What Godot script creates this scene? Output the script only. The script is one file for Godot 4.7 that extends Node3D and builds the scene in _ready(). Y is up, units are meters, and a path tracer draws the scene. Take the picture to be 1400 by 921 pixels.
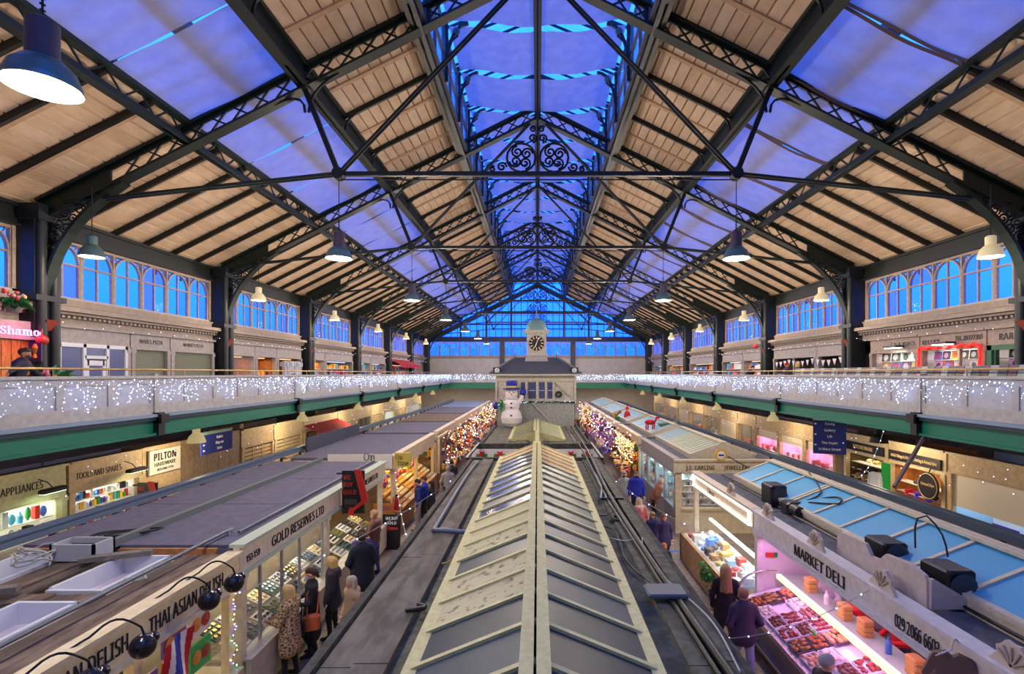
extends Node3D
# Victorian market hall at dusk, seen from the gallery. x right, y up, the hall runs away along -z; "d" is the distance from the camera along the hall.

const EYE := 6.1
const BAY := 8.31
const D1 := 14.3
const WALL := 14.3
const GAL := 10.8
const GFLOOR := 4.9
const DEND := 66.0
const DNEAR := -6.0

var mats := {}
var taken := {}
var rng := RandomNumberGenerator.new()


class Mx:
	var v := PackedVector3Array()
	var n := PackedVector3Array()
	var c := PackedColorArray()
	var tint := Color(1, 1, 1)
	var colored := false

	func tri(a: Vector3, b: Vector3, cc: Vector3) -> void:
		var nn := (cc - a).cross(b - a).normalized()
		v.append(a); v.append(b); v.append(cc)
		n.append(nn); n.append(nn); n.append(nn)
		if colored:
			c.append(tint); c.append(tint); c.append(tint)

	func tri_n(a: Vector3, b: Vector3, cc: Vector3, na: Vector3, nb: Vector3, nc: Vector3) -> void:
		v.append(a); v.append(b); v.append(cc)
		n.append(na); n.append(nb); n.append(nc)
		if colored:
			c.append(tint); c.append(tint); c.append(tint)

	func quad(a: Vector3, b: Vector3, cc: Vector3, d: Vector3) -> void:
		tri(a, b, cc)
		tri(a, cc, d)

	# eight corners: 0-3 the bottom ring, 4-7 the top ring above it; the winding is put right by the centre
	func hexa(p: Array) -> void:
		var mid := Vector3.ZERO
		for q in p:
			mid += q / 8.0
		for f in [[0, 1, 2, 3], [4, 5, 6, 7], [0, 1, 5, 4], [1, 2, 6, 5], [2, 3, 7, 6], [3, 0, 4, 7]]:
			var a: Vector3 = p[f[0]]
			var b: Vector3 = p[f[1]]
			var cc: Vector3 = p[f[2]]
			var d: Vector3 = p[f[3]]
			if (cc - a).cross(b - a).dot(a + b + cc + d - mid * 4.0) >= 0.0:
				quad(a, b, cc, d)
			else:
				quad(a, d, cc, b)

	func bx(x0: float, x1: float, y0: float, y1: float, d0: float, d1: float) -> void:
		hexa([Vector3(x0, y0, -d0), Vector3(x1, y0, -d0), Vector3(x1, y0, -d1), Vector3(x0, y0, -d1), Vector3(x0, y1, -d0), Vector3(x1, y1, -d0), Vector3(x1, y1, -d1), Vector3(x0, y1, -d1)])

	func box(at: Vector3, size: Vector3, b := Basis()) -> void:
		var h := size * 0.5
		var p := []
		for k in [[-1, -1, -1], [1, -1, -1], [1, -1, 1], [-1, -1, 1], [-1, 1, -1], [1, 1, -1], [1, 1, 1], [-1, 1, 1]]:
			p.append(at + b * (h * Vector3(k[0], k[1], k[2])))
		hexa(p)

	# a box with its upper and vertical edges taken off
	func soft_box(at: Vector3, size: Vector3, e: float, b := Basis()) -> void:
		var h := size * 0.5
		var ring := func(y: float, i: float) -> Array:
			var r := []
			var x := h.x - i
			var z := h.z - i
			for k in [[-x + e, -z], [x - e, -z], [x, -z + e], [x, z - e], [x - e, z], [-x + e, z], [-x, z - e], [-x, -z + e]]:
				r.append(at + b * Vector3(k[0], y, k[1]))
			return r
		var rings := [ring.call(-h.y, 0.0), ring.call(h.y - e, 0.0), ring.call(h.y, e)]
		loft(rings, false)
		cap(rings[0], -b.y)
		cap(rings[2], b.y)

	func cap(r: Array, out: Vector3) -> void:
		var m := Vector3.ZERO
		for q in r:
			m += q / r.size()
		for i in r.size():
			var a: Vector3 = r[i]
			var bb: Vector3 = r[(i + 1) % r.size()]
			if (bb - m).cross(a - m).dot(out) >= 0.0:
				tri(m, a, bb)
			else:
				tri(m, bb, a)

	func loft(rings: Array, smooth := true) -> void:
		var cs := []
		for r in rings:
			var m := Vector3.ZERO
			for q in r:
				m += q / r.size()
			cs.append(m)
		for j in rings.size() - 1:
			var r0: Array = rings[j]
			var r1: Array = rings[j + 1]
			var k := r0.size()
			var mid: Vector3 = (cs[j] + cs[j + 1]) * 0.5
			for i in k:
				var a: Vector3 = r0[i]
				var b: Vector3 = r0[(i + 1) % k]
				var cc: Vector3 = r1[(i + 1) % k]
				var d: Vector3 = r1[i]
				var flip := (cc - a).cross(b - a) + (d - a).cross(cc - a)
				var out := flip.dot((a + b + cc + d) * 0.25 - mid) >= 0.0
				if not smooth:
					if out:
						quad(a, b, cc, d)
					else:
						quad(a, d, cc, b)
				else:
					var na: Vector3 = (a - cs[j]).normalized()
					var nb: Vector3 = (b - cs[j]).normalized()
					var nc: Vector3 = (cc - cs[j + 1]).normalized()
					var nd: Vector3 = (d - cs[j + 1]).normalized()
					if na == Vector3.ZERO: na = nd
					if nb == Vector3.ZERO: nb = nc
					if nc == Vector3.ZERO: nc = nb
					if nd == Vector3.ZERO: nd = na
					if out:
						tri_n(a, b, cc, na, nb, nc)
						tri_n(a, cc, d, na, nc, nd)
					else:
						tri_n(a, d, cc, na, nd, nc)
						tri_n(a, cc, b, na, nc, nb)

	# beam of width w (sideways) and height h between two points
	func bar(a: Vector3, b: Vector3, w: float, h: float, up := Vector3.UP) -> void:
		var f := (b - a).normalized()
		if absf(f.dot(up)) > 0.98:
			up = Vector3(0, 0, 1) if absf(f.z) < 0.9 else Vector3.RIGHT
		var s := f.cross(up).normalized() * w * 0.5
		var u := s.cross(f).normalized() * h * 0.5
		hexa([a - s - u, a + s - u, b + s - u, b - s - u, a - s + u, a + s + u, b + s + u, b - s + u])

	func tube(pts: Array, r: float, sides := 6, closed := false, r_end := -1.0) -> void:
		var rings := []
		var last := Vector3.ZERO
		for i in pts.size():
			var p: Vector3 = pts[i]
			var f: Vector3
			if closed:
				f = (pts[(i + 1) % pts.size()] - pts[(i + pts.size() - 1) % pts.size()]).normalized()
			else:
				f = (pts[mini(i + 1, pts.size() - 1)] - pts[maxi(i - 1, 0)]).normalized()
			var s: Vector3
			if last == Vector3.ZERO:
				s = f.cross(Vector3.UP if absf(f.y) < 0.9 else Vector3.RIGHT).normalized()
			else:
				s = (last - f * last.dot(f)).normalized()
			last = s
			var u := s.cross(f)
			var rr := r if r_end < 0.0 else lerpf(r, r_end, float(i) / maxf(1.0, pts.size() - 1.0))
			var ring := []
			for k in sides:
				var t := TAU * k / sides
				ring.append(p + (s * cos(t) + u * sin(t)) * rr)
			rings.append(ring)
		if closed:
			rings.append(rings[0])
		loft(rings, sides > 4)
		if not closed:
			cap(rings[0], pts[0] - pts[1])
			cap(rings[-1], pts[-1] - pts[-2])

	# profile: Vector2(radius, height) from the bottom to the top
	func lathe(profile: Array, at: Vector3, sides := 16, b := Basis(), smooth := true) -> void:
		var rings := []
		for p in profile:
			var ring := []
			for k in sides:
				var t := TAU * k / sides
				ring.append(at + b * Vector3(cos(t) * p.x, p.y, sin(t) * p.x))
			rings.append(ring)
		for j in rings.size() - 1:
			var dr: float = profile[j + 1].x - profile[j].x
			var dy: float = profile[j + 1].y - profile[j].y
			for k in sides:
				var k2 := (k + 1) % sides
				var t0 := TAU * k / sides
				var t1 := TAU * (k + 1) / sides
				var n0 := (b * Vector3(cos(t0) * dy, -dr, sin(t0) * dy)).normalized()
				var n1 := (b * Vector3(cos(t1) * dy, -dr, sin(t1) * dy)).normalized()
				var a: Vector3 = rings[j][k]
				var bb: Vector3 = rings[j][k2]
				var cc: Vector3 = rings[j + 1][k2]
				var d: Vector3 = rings[j + 1][k]
				if not smooth:
					n0 = (n0 + n1).normalized()
					n1 = n0
				var face := (cc - a).cross(bb - a) + (d - a).cross(cc - a)
				if face.dot(n0 + n1) >= 0.0:
					tri_n(a, bb, cc, n0, n1, n1)
					tri_n(a, cc, d, n0, n1, n0)
				else:
					tri_n(a, cc, bb, n0, n1, n1)
					tri_n(a, d, cc, n0, n0, n1)

	func ball(at: Vector3, r: Vector3, sides := 12, rings := 8, b := Basis()) -> void:
		var rr := []
		for j in rings + 1:
			var t := -PI / 2 + PI * j / rings
			rr.append(Vector2(maxf(cos(t), 0.001), sin(t)))
		lathe(rr, at, sides, b * Basis.from_scale(r))

	# polygon in the plane of basis x and y, pushed out along z by depth (both ways)
	func plate(poly: PackedVector2Array, at: Vector3, b: Basis, depth: float) -> void:
		var idx := Geometry2D.triangulate_polygon(poly)
		var f := b.z * depth * 0.5
		for i in range(0, idx.size(), 3):
			var p := []
			for k in 3:
				var q := poly[idx[i + k]]
				p.append(at + b.x * q.x + b.y * q.y)
			var front := (p[2] - p[0] as Vector3).cross(p[1] - p[0]).dot(b.z) >= 0.0
			if front:
				tri(p[0] + f, p[1] + f, p[2] + f)
				tri(p[0] - f, p[2] - f, p[1] - f)
			else:
				tri(p[0] + f, p[2] + f, p[1] + f)
				tri(p[0] - f, p[1] - f, p[2] - f)
		var ccw := not Geometry2D.is_polygon_clockwise(poly)
		for i in poly.size():
			var q0 := poly[i]
			var q1 := poly[(i + 1) % poly.size()]
			var a := at + b.x * q0.x + b.y * q0.y
			var bb := at + b.x * q1.x + b.y * q1.y
			if ccw:
				quad(a - f, a + f, bb + f, bb - f)
			else:
				quad(a - f, bb - f, bb + f, a + f)

	func mesh(m: Material, off := Vector3.ZERO) -> ArrayMesh:
		var a := []
		a.resize(Mesh.ARRAY_MAX)
		var w := v
		if off != Vector3.ZERO:
			w = PackedVector3Array()
			w.resize(v.size())
			for i in v.size():
				w[i] = v[i] - off
		a[Mesh.ARRAY_VERTEX] = w
		a[Mesh.ARRAY_NORMAL] = n
		if colored:
			a[Mesh.ARRAY_COLOR] = c
		var out := ArrayMesh.new()
		out.add_surface_from_arrays(Mesh.PRIMITIVE_TRIANGLES, a)
		out.surface_set_material(0, m)
		return out


func W(x: float, y: float, d: float) -> Vector3:
	return Vector3(x, y, -d)


func numbered(called: String) -> String:
	var k: int = taken.get(called, 0)
	taken[called] = k + 1
	return called if k == 0 else "%s_%03d" % [called, k]


func origin_of(o: Node3D) -> Vector3:
	var p := Vector3.ZERO
	var q: Node = o
	while q != null and q != self and q is Node3D:
		p += (q as Node3D).position
		q = q.get_parent()
	return p


func tag(o: Node3D, label: String, category := "", group := "", kind := "") -> Node3D:
	o.set_meta("label", label)
	if category: o.set_meta("category", category)
	if group: o.set_meta("group", group)
	if kind: o.set_meta("kind", kind)
	return o


# a thing: a Node3D at its base; its parts are written in world coordinates and moved by part()
func thing(called: String, label: String, category: String, at := Vector3.ZERO, group := "", kind := "") -> Node3D:
	var o := Node3D.new()
	o.name = numbered(called)
	o.position = at
	add_child(o)
	return tag(o, label, category, group, kind)


func structure(called: String, label: String, at := Vector3.ZERO) -> Node3D:
	var o := Node3D.new()
	o.name = numbered(called)
	o.position = at
	add_child(o)
	o.set_meta("label", label)
	o.set_meta("kind", "structure")
	return o


func part(called: String, m: Mx, material: Material, parent: Node3D, kind := "") -> MeshInstance3D:
	var o := MeshInstance3D.new()
	o.name = called
	o.mesh = m.mesh(material, origin_of(parent))
	parent.add_child(o, true)
	if kind: o.set_meta("kind", kind)
	return o


func put(called: String, mesh: Mesh, parent: Node3D, at := Vector3.ZERO, b := Basis()) -> MeshInstance3D:
	var o := MeshInstance3D.new()
	o.name = called
	o.mesh = mesh
	o.transform = Transform3D(b, at)
	parent.add_child(o, true)
	return o


# a thing that is one mesh
func single(called: String, m: Mx, material: Material, at: Vector3, label: String, category: String, group := "", kind := "") -> MeshInstance3D:
	var o := MeshInstance3D.new()
	o.name = numbered(called)
	o.position = at
	o.mesh = m.mesh(material, at)
	add_child(o)
	tag(o, label, category, group, kind)
	return o


func single_mesh(called: String, mesh: Mesh, at: Vector3, b: Basis, label: String, category: String, group := "") -> MeshInstance3D:
	var o := MeshInstance3D.new()
	o.name = numbered(called)
	o.transform = Transform3D(b, at)
	o.mesh = mesh
	add_child(o)
	tag(o, label, category, group)
	return o


func copy(o: Node3D, at: Vector3, label: String, turn := 0.0) -> Node3D:
	var r: Node3D = o.duplicate()
	var base := String(o.name)
	if base.length() > 4 and base[-4] == "_" and base.right(3).is_valid_int():
		base = base.left(-4)
	r.name = numbered(base)
	add_child(r)
	r.position = at
	r.rotation.y = turn
	r.set_meta("label", label)
	return r


func C(r: int, g: int, b: int) -> Color:
	return Color(r / 255.0, g / 255.0, b / 255.0)


func mat(key: String, color := Color.WHITE, rough := 0.7, metal := 0.0) -> StandardMaterial3D:
	if mats.has(key):
		return mats[key]
	var m := StandardMaterial3D.new()
	m.resource_name = key
	m.albedo_color = color
	m.roughness = rough
	m.metallic = metal
	mats[key] = m
	return m


# two colours mixed by noise; stretch makes grain along one axis
func noisy(key: String, c1: Color, c2: Color, scale: Vector3, rough := 0.8, bump := 0.0, freq := 0.02, world := true) -> StandardMaterial3D:
	if mats.has(key):
		return mats[key]
	var m := mat(key, Color.WHITE, rough)
	var f := FastNoiseLite.new()
	f.seed = key.hash() % 1000
	f.noise_type = FastNoiseLite.TYPE_SIMPLEX_SMOOTH
	f.frequency = freq
	f.fractal_octaves = 5
	f.fractal_gain = 0.6
	var t := NoiseTexture2D.new()
	t.width = 512
	t.height = 512
	t.seamless = true
	t.noise = f
	var g := Gradient.new()
	g.offsets = PackedFloat32Array([0.25, 0.5, 0.75])
	g.colors = PackedColorArray([c1, c1.lerp(c2, 0.5), c2])
	t.color_ramp = g
	m.albedo_texture = t
	m.uv1_triplanar = true
	m.uv1_world_triplanar = world
	m.uv1_scale = scale
	if bump > 0.0:
		var h := NoiseTexture2D.new()
		h.width = 512
		h.height = 512
		h.seamless = true
		h.noise = f
		m.heightmap_enabled = true
		m.heightmap_texture = h
		m.heightmap_scale = bump
	return m


func glow(key: String, color: Color, energy: float, base := Color(0.9, 0.9, 0.9)) -> StandardMaterial3D:
	if mats.has(key):
		return mats[key]
	var m := mat(key, base, 0.5)
	m.emission_enabled = true
	m.emission = color
	m.emission_energy_multiplier = energy
	return m


func glass(key: String, color := Color.WHITE, alpha := 0.05, rough := 0.03) -> StandardMaterial3D:
	if mats.has(key):
		return mats[key]
	var m := mat(key, Color(color, alpha), rough)
	m.transparency = BaseMaterial3D.TRANSPARENCY_ALPHA
	return m


func painted(key: String, rough := 0.6) -> StandardMaterial3D:
	if mats.has(key):
		return mats[key]
	var m := mat(key, Color.WHITE, rough)
	m.vertex_color_use_as_albedo = true
	return m


func omni(parent: Node3D, at: Vector3, color: Color, energy: float, size := 0.1) -> void:
	var l := OmniLight3D.new()
	l.name = "bulb"
	l.position = at - origin_of(parent)
	l.light_color = color
	l.light_energy = energy
	l.light_size = size
	l.omni_range = 90.0
	l.omni_attenuation = 2.0
	l.shadow_enabled = true
	parent.add_child(l, true)


func area(parent: Node3D, at: Vector3, towards: Vector3, size: Vector2, color: Color, energy: float) -> void:
	var l := AreaLight3D.new()
	l.name = "tube"
	var up := Vector3(0, 0, -1) if absf(towards.y) > 0.9 else Vector3.UP
	l.transform = Transform3D(Basis.looking_at(towards, up), at - origin_of(parent))
	l.area_size = size
	l.light_color = color
	l.light_energy = energy
	l.area_range = 60.0
	l.area_attenuation = 2.0
	l.shadow_enabled = true
	parent.add_child(l, true)


var fonts := {}
func font(called: String, bold := false) -> Font:
	var key := called + str(bold)
	if not fonts.has(key):
		var f := SystemFont.new()
		f.font_names = PackedStringArray([called])
		f.font_weight = 700 if bold else 400
		fonts[key] = f
	return fonts[key]


# flat lettering: cap height h, fitted to width w (0: natural), centred on "at"; faces +z before the turn
func letters(s: String, at: Vector3, turn: float, h: float, w: float, m: Material, parent: Node3D, serif := false, bold := false) -> MeshInstance3D:
	var t := TextMesh.new()
	t.text = s
	t.font = font("Droid Serif" if serif else "Droid Sans", bold)
	t.font_size = 32
	t.pixel_size = h / 32.0 * 1.38
	t.depth = 0.012
	t.curve_step = 4.0
	t.material = m
	var o := MeshInstance3D.new()
	o.name = "lettering"
	o.mesh = t
	o.position = at - origin_of(parent)
	o.rotation.y = turn
	if w > 0.0:
		var now: float = t.get_aabb().size.x
		if now > 0.001:
			o.scale.x = w / now
	parent.add_child(o, true)
	return o


func _ready() -> void:
	rng.seed = 7
	# camera: level, lens shifted so that the hall's vanishing point lies at (735, 510) of 1400 x 921
	var cam := Camera3D.new()
	cam.name = "camera"
	cam.projection = Camera3D.PROJECTION_FRUSTUM
	cam.near = 0.1
	cam.far = 300.0
	cam.size = 2.0 * 0.1 * 460.5 / 700.0
	cam.frustum_offset = Vector2(-35.0, 49.5) * 0.1 / 700.0
	cam.position = Vector3(0, EYE, 0)
	cam.current = true
	add_child(cam)
	# dusk sky
	var sky_mat := ProceduralSkyMaterial.new()
	sky_mat.sky_top_color = C(42, 116, 236)
	sky_mat.sky_horizon_color = C(16, 76, 224)
	sky_mat.sky_curve = 0.25
	sky_mat.ground_bottom_color = C(14, 70, 170)
	sky_mat.ground_horizon_color = C(16, 96, 226)
	sky_mat.sky_energy_multiplier = SKY_ENERGY
	sky_mat.ground_energy_multiplier = SKY_ENERGY
	var sky := Sky.new()
	sky.sky_material = sky_mat
	var env := Environment.new()
	env.background_mode = Environment.BG_SKY
	env.sky = sky
	env.tonemap_mode = Environment.TONE_MAPPER_LINEAR
	env.tonemap_exposure = EXPOSURE
	env.sdfgi_enabled = true
	env.ssao_enabled = true
	env.ssil_enabled = true
	var we := WorldEnvironment.new()
	we.name = "environment"
	we.environment = env
	add_child(we)
	# the place
	build_floor()
	build_ceiling()
	build_roof_lights()
	build_trusses()
	build_walls()
	build_gallery()
	build_pendants()
	build_gallery_shops()
	build_ground_shops()
	build_centre()
	build_left_row()
	build_right_row()
	build_people()
	build_decor()


func chord_y(x: float) -> float:
	return 17.3 - 0.505 * absf(x)


func roof_y(x: float) -> float:
	return chord_y(x) + 0.66


# a slab that follows the roof slope on one side
func slope_slab(m: Mx, s: int, x0: float, x1: float, d0: float, d1: float, lo: float, hi: float) -> void:
	m.hexa([W(s * x0, roof_y(x0) + lo, d0), W(s * x1, roof_y(x1) + lo, d0), W(s * x1, roof_y(x1) + lo, d1), W(s * x0, roof_y(x0) + lo, d1),
		W(s * x0, roof_y(x0) + hi, d0), W(s * x1, roof_y(x1) + hi, d0), W(s * x1, roof_y(x1) + hi, d1), W(s * x0, roof_y(x0) + hi, d1)])


func side_word(s: int) -> String:
	return "left" if s < 0 else "right"


const NTH := ["first", "second", "third", "fourth", "fifth", "sixth", "seventh", "eighth", "ninth", "tenth"]


func build_floor() -> void:
	var f := structure("floor", "worn brown-grey floor of the market aisles")
	var m := Mx.new()
	m.bx(-16.0, 16.0, -0.3, 0.0, DNEAR, DEND + 1.0)
	part("slab", m, noisy("floor_paving", C(120, 105, 95), C(158, 142, 128), Vector3(0.6, 0.6, 0.6), 0.55), f)
	# blue tape lines stuck along the aisles
	for a in [[-3.2, 6.0, 26.0], [3.15, 12.0, 20.0]]:
		var t := Mx.new()
		t.bx(a[0] - 0.07, a[0] + 0.07, 0.0, 0.004, a[1], a[2])
		single("floor_tape", t, mat("blue_tape", C(30, 110, 210), 0.5), W(a[0], 0, a[1]), "blue tape line stuck to the floor of the %s aisle" % side_word(int(signf(a[0]))), "tape")
	var t2 := Mx.new()
	t2.bx(3.4, 5.0, 0.0, 0.004, 17.5, 17.65)
	single("floor_tape", t2, mat("blue_tape"), W(3.4, 0, 17.5), "short blue tape line across the floor before the jewellers stall", "tape")


func build_ceiling() -> void:
	var tan_a := noisy("board_tan_a", C(206, 176, 146), C(222, 194, 164), Vector3(0.25, 0.6, 0.12), 0.75)
	var tan_b := noisy("board_tan_b", C(198, 167, 136), C(216, 186, 155), Vector3(0.25, 0.6, 0.12), 0.75)
	var tan_c := noisy("board_tan_c", C(212, 184, 156), C(228, 202, 174), Vector3(0.25, 0.6, 0.12), 0.75)
	var tones := [tan_a, tan_b, tan_c]
	var iron := mat("iron_dark", C(10, 18, 18), 0.5)
	var batten := noisy("batten_tan", C(186, 152, 120), C(204, 170, 138), Vector3(0.4, 0.4, 0.4), 0.8)
	for s in [-1, 1]:
		var c := structure("ceiling_" + side_word(s), "sloping %s side of the roof lined with tan boards" % side_word(s))
		var back := Mx.new()
		slope_slab(back, s, 9.72, 15.4, DNEAR, DEND, 0.1, 0.3)
		slope_slab(back, s, 3.3, 6.52, DNEAR, DEND, 0.1, 0.3)
		part("roof_deck", back, mat("roof_deck", C(90, 70, 55), 0.9), c)
		var zones := [[9.84, 14.78, 14, 6], [3.46, 6.40, 9, 3]]
		for z in zones:
			var x0: float = z[0]
			var nb: int = z[2]
			var per: int = z[3]
			var bw: float = (z[1] - x0) / nb
			var seg := BAY / per
			var shared := []
			for k in 3:
				var b := Mx.new()
				var e := 0.03 if per == 6 else 0.02
				b.hexa([W(s * e, -0.505 * e, 0.05), W(s * (bw - e), -0.505 * (bw - e), 0.05), W(s * (bw - e), -0.505 * (bw - e), seg - 0.05), W(s * e, -0.505 * e, seg - 0.05),
					W(s * e, 0.1 - 0.505 * e, 0.05), W(s * (bw - e), 0.1 - 0.505 * (bw - e), 0.05), W(s * (bw - e), 0.1 - 0.505 * (bw - e), seg - 0.05), W(s * e, 0.1 - 0.505 * e, seg - 0.05)])
				shared.append(b.mesh(tones[k]))
			var far := Mx.new()
			for bay in range(-3, 7):
				for p in per:
					var d0 := D1 + bay * BAY + p * seg
					if d0 > DEND - 0.3:
						continue
					for i in nb:
						var x := x0 + i * bw
						if bay == -1 and d0 > 6.9 or bay == 0:
							put("board", shared[(i * 7 + p * 5 + bay * 3 + 9) % 3 if (i + p) % 2 == 0 else 0], c, W(s * x, roof_y(x), d0))
						else:
							var e2 := minf(d0 + seg - 0.05, DEND)
							far.hexa([W(s * (x + 0.012), roof_y(x + 0.012), d0 + 0.05), W(s * (x + bw - 0.012), roof_y(x + bw - 0.012), d0 + 0.05), W(s * (x + bw - 0.012), roof_y(x + bw - 0.012), e2), W(s * (x + 0.012), roof_y(x + 0.012), e2),
								W(s * (x + 0.012), roof_y(x + 0.012) + 0.1, d0 + 0.05), W(s * (x + bw - 0.012), roof_y(x + bw - 0.012) + 0.1, d0 + 0.05), W(s * (x + bw - 0.012), roof_y(x + bw - 0.012) + 0.1, e2), W(s * (x + 0.012), roof_y(x + 0.012) + 0.1, e2)])
			part("boarding", far, tan_a, c, "stuff")
			# rafters between the panels, battens in the middle of each or beside the rafters
			var x1: float = z[1]
			var rm := Mx.new()
			rm.bar(W(s * -0.1, -0.05 + 0.505 * 0.1, 0), W(s * (x1 - x0 + 0.05), -0.505 * (x1 - x0 + 0.05) - 0.05, 0), 0.09, 0.16)
			# curved knee at the lower end
			var last := Vector3.ZERO
			for k in 6:
				var t := k / 5.0
				var q := W(s * (x1 - x0 + 0.02 - 0.45 * (1 - t) * (1 - t)), -0.505 * (x1 - x0 - 0.45 * (1 - t) * (1 - t)) - 0.12 - 0.42 * t * t, 0)
				if k > 0:
					rm.bar(last, q, 0.06, 0.05)
				last = q
			var rmesh := rm.mesh(iron)
			var bm := Mx.new()
			bm.bar(W(s * -0.02, -0.02, 0), W(s * (x1 - x0 + 0.02), -0.505 * (x1 - x0) - 0.02, 0), 0.16, 0.07)
			var bmesh := bm.mesh(batten)
			for bay in range(-2, 7):
				for p in per:
					var d := D1 + bay * BAY + p * seg
					if d > DEND - 0.3 or d < 0.5:
						continue
					if p > 0:
						put("rafter", rmesh, c, W(s * x0, roof_y(x0) - 0.04, d))
					put("batten", bmesh, c, W(s * x0, roof_y(x0), d + (seg * 0.5 if per == 3 else 0.2)))


func build_roof_lights() -> void:
	# mid zone: glazed strips with cloth blinds hung under them, three to a bay
	var iron := mat("iron_dark")
	var cloth := noisy("blind_cloth", C(172, 171, 202), C(186, 185, 212), Vector3(0.15, 0.15, 0.15), 0.9)
	cloth.backlight_enabled = true
	cloth.backlight = Color(0.84, 0.85, 0.88)
	var hem := mat("blind_hem", C(120, 100, 95), 0.9)
	var pane := glass("roof_glass", Color(0.8, 0.9, 1.0), 0.06)
	for s in [-1, 1]:
		for bay in range(-2, 7):
			var d0 := D1 + bay * BAY
			if d0 > DEND - 3: continue
			var w := structure("window_%d" % (20 + (bay + 2) * 2 + (1 if s > 0 else 0)), "glazed strip of the %s roof slope, bay %s from the near end, over cloth blinds" % [side_word(s), NTH[bay + 2]], W(s * 8.1, roof_y(8.1), d0))
			var g := Mx.new()
			slope_slab(g, s, 6.55, 9.7, d0 + 0.05, minf(d0 + BAY - 0.05, DEND), 0.30, 0.31)
			part("pane", g, pane, w)
			var b := Mx.new()
			var k := 0.0
			while k < BAY - 0.1:
				if d0 + k < DEND:
					slope_slab(b, s, 6.55, 9.7, d0 + k, d0 + k + 0.07, 0.06, 0.3)
				k += BAY / 12.0
			slope_slab(b, s, 8.0, 8.3, d0, minf(d0 + BAY, DEND), 0.07, 0.3)
			part("glazing_bars", b, mat("bar_grey", C(120, 120, 125), 0.7), w)
			for p in 3:
				var a := d0 + p * BAY / 3.0 + (0.035 if s < 0 else 0.02)
				var e := minf(d0 + (p + 1) * BAY / 3.0 - (0.035 if s < 0 else 0.02), DEND)
				if a > DEND - 0.5 or a < 0.3: continue
				if s < 0 and p == 2: e -= 0.12
				var m := Mx.new()
				var nx := 10
				var nz := 6
				var sag := 0.03 if s < 0 else 0.09
				var at := func(i: int, j: int) -> Vector3:
					var u := float(i) / nx
					var t := float(j) / nz
					var x := lerpf(6.62, 9.62, u)
					return W(s * x, roof_y(x) - 0.02 - sag * sin(PI * u) * (0.55 + 0.45 * absf(2 * t - 1.0)) - 0.02 * sin(u * 9.0 + p * 2.0 + bay), lerpf(a, e, t))
				for i in nx:
					for j in nz:
						var q := [at.call(i, j), at.call(i + 1, j), at.call(i + 1, j + 1), at.call(i, j + 1)]
						if s > 0:
							m.quad(q[0], q[1], q[2], q[3])
						else:
							m.quad(q[0], q[3], q[2], q[1])
				var called := "%s pale cloth blind in bay %s of the %s roof slope" % [NTH[p], NTH[bay + 2], side_word(s)]
				var o := single("cloth_blind", m, cloth, W(s * 8.1, roof_y(8.1), a), called, "blind", "cloth blinds under the roof glazing")
				if s > 0:
					for j in [0, nz]:
						var h := Mx.new()
						var pts := []
						for i in nx + 1:
							pts.append(at.call(i, j) + Vector3(0, -0.012, 0.05 * (1 if j else -1)))
						h.tube(pts, 0.045, 4)
						part("hem", h, hem, o)
	# lantern along the ridge
	var lw := 3.15
	for s in [-1, 1]:
		for bay in range(-2, 7):
			var d0 := D1 + bay * BAY
			if d0 > DEND - 3 or bay < -1: continue
			var w := structure("window_%d" % (50 + (bay + 2) * 2 + (1 if s > 0 else 0)), "row of upright panes on the %s side of the roof lantern, bay %s" % [side_word(s), NTH[bay + 2]], W(s * lw, 15.9, d0))
			var fr := Mx.new()
			var pm := Mx.new()
			pm.bx(-0.01, 0.01, 0.0, 0.82, 0.03, BAY / 6.0 - 0.06)
			var pmesh := pm.mesh(glass("lantern_glass", Color(0.7, 0.8, 1.0), 0.12))
			for p in 6:
				var d := d0 + p * BAY / 6.0
				if d > DEND - 1: continue
				fr.bx(s * lw - 0.05, s * lw + 0.05, 15.85, 17.75, d - 0.04, d + 0.04)
				for r in 2:
					put("pane", pmesh, w, W(s * lw, 15.95 + r * 0.9, d + 0.02) - w.position)
			for y in [15.9, 16.8, 17.72]:
				fr.bx(s * lw - 0.05, s * lw + 0.05, y - 0.04, y + 0.04, d0, minf(d0 + BAY, DEND))
			part("frame", fr, mat("bar_grey"), w)
	var lan := structure("trim_1", "dark iron ribs, ridge beam and glazing bars of the roof lantern")
	var rib := Mx.new()
	for s in [-1, 1]:
		var last := Vector3.ZERO
		for k in 9:
			var t := k / 8.0
			var q := W(s * (lw - 0.1 - 0.75 * t * t), 16.0 + 1.75 * sin(t * PI / 2), 0)
			if k: rib.bar(last, q, 0.08, 0.09)
			last = q
		rib.bar(W(s * (lw - 0.12), 15.8, 0), W(s * (lw - 0.12), 17.75, 0), 0.1, 0.1)
		rib.bar(W(s * (lw - 0.1), 17.0, 0), W(s * (lw - 0.5), 17.35, 0), 0.05, 0.05)
		# diagonal glazing rafter
		rib.bar(W(s * lw, 17.85, 0), W(0, 19.2, 0), 0.1, 0.14)
	var ribm := rib.mesh(iron)
	var ball := Mx.new()
	ball.ball(Vector3.ZERO, Vector3(0.13, 0.13, 0.13), 10, 8)
	var ballm := ball.mesh(mat("bracket_boss", C(60, 110, 120), 0.4))
	var bars := Mx.new()
	var d := 3.0
	while d < DEND:
		for s in [-1, 1]:
			bars.bar(W(s * lw, 17.9, d), W(0, 19.2, d), 0.05, 0.08)
		d += BAY / 12.0
	part("glazing_bars", bars, iron, lan)
	var beam := Mx.new()
	beam.bx(-0.13, 0.13, 17.42, 17.5, 0.0, DEND)
	beam.bx(-0.05, 0.05, 17.5, 17.66, 0.0, DEND)
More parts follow.
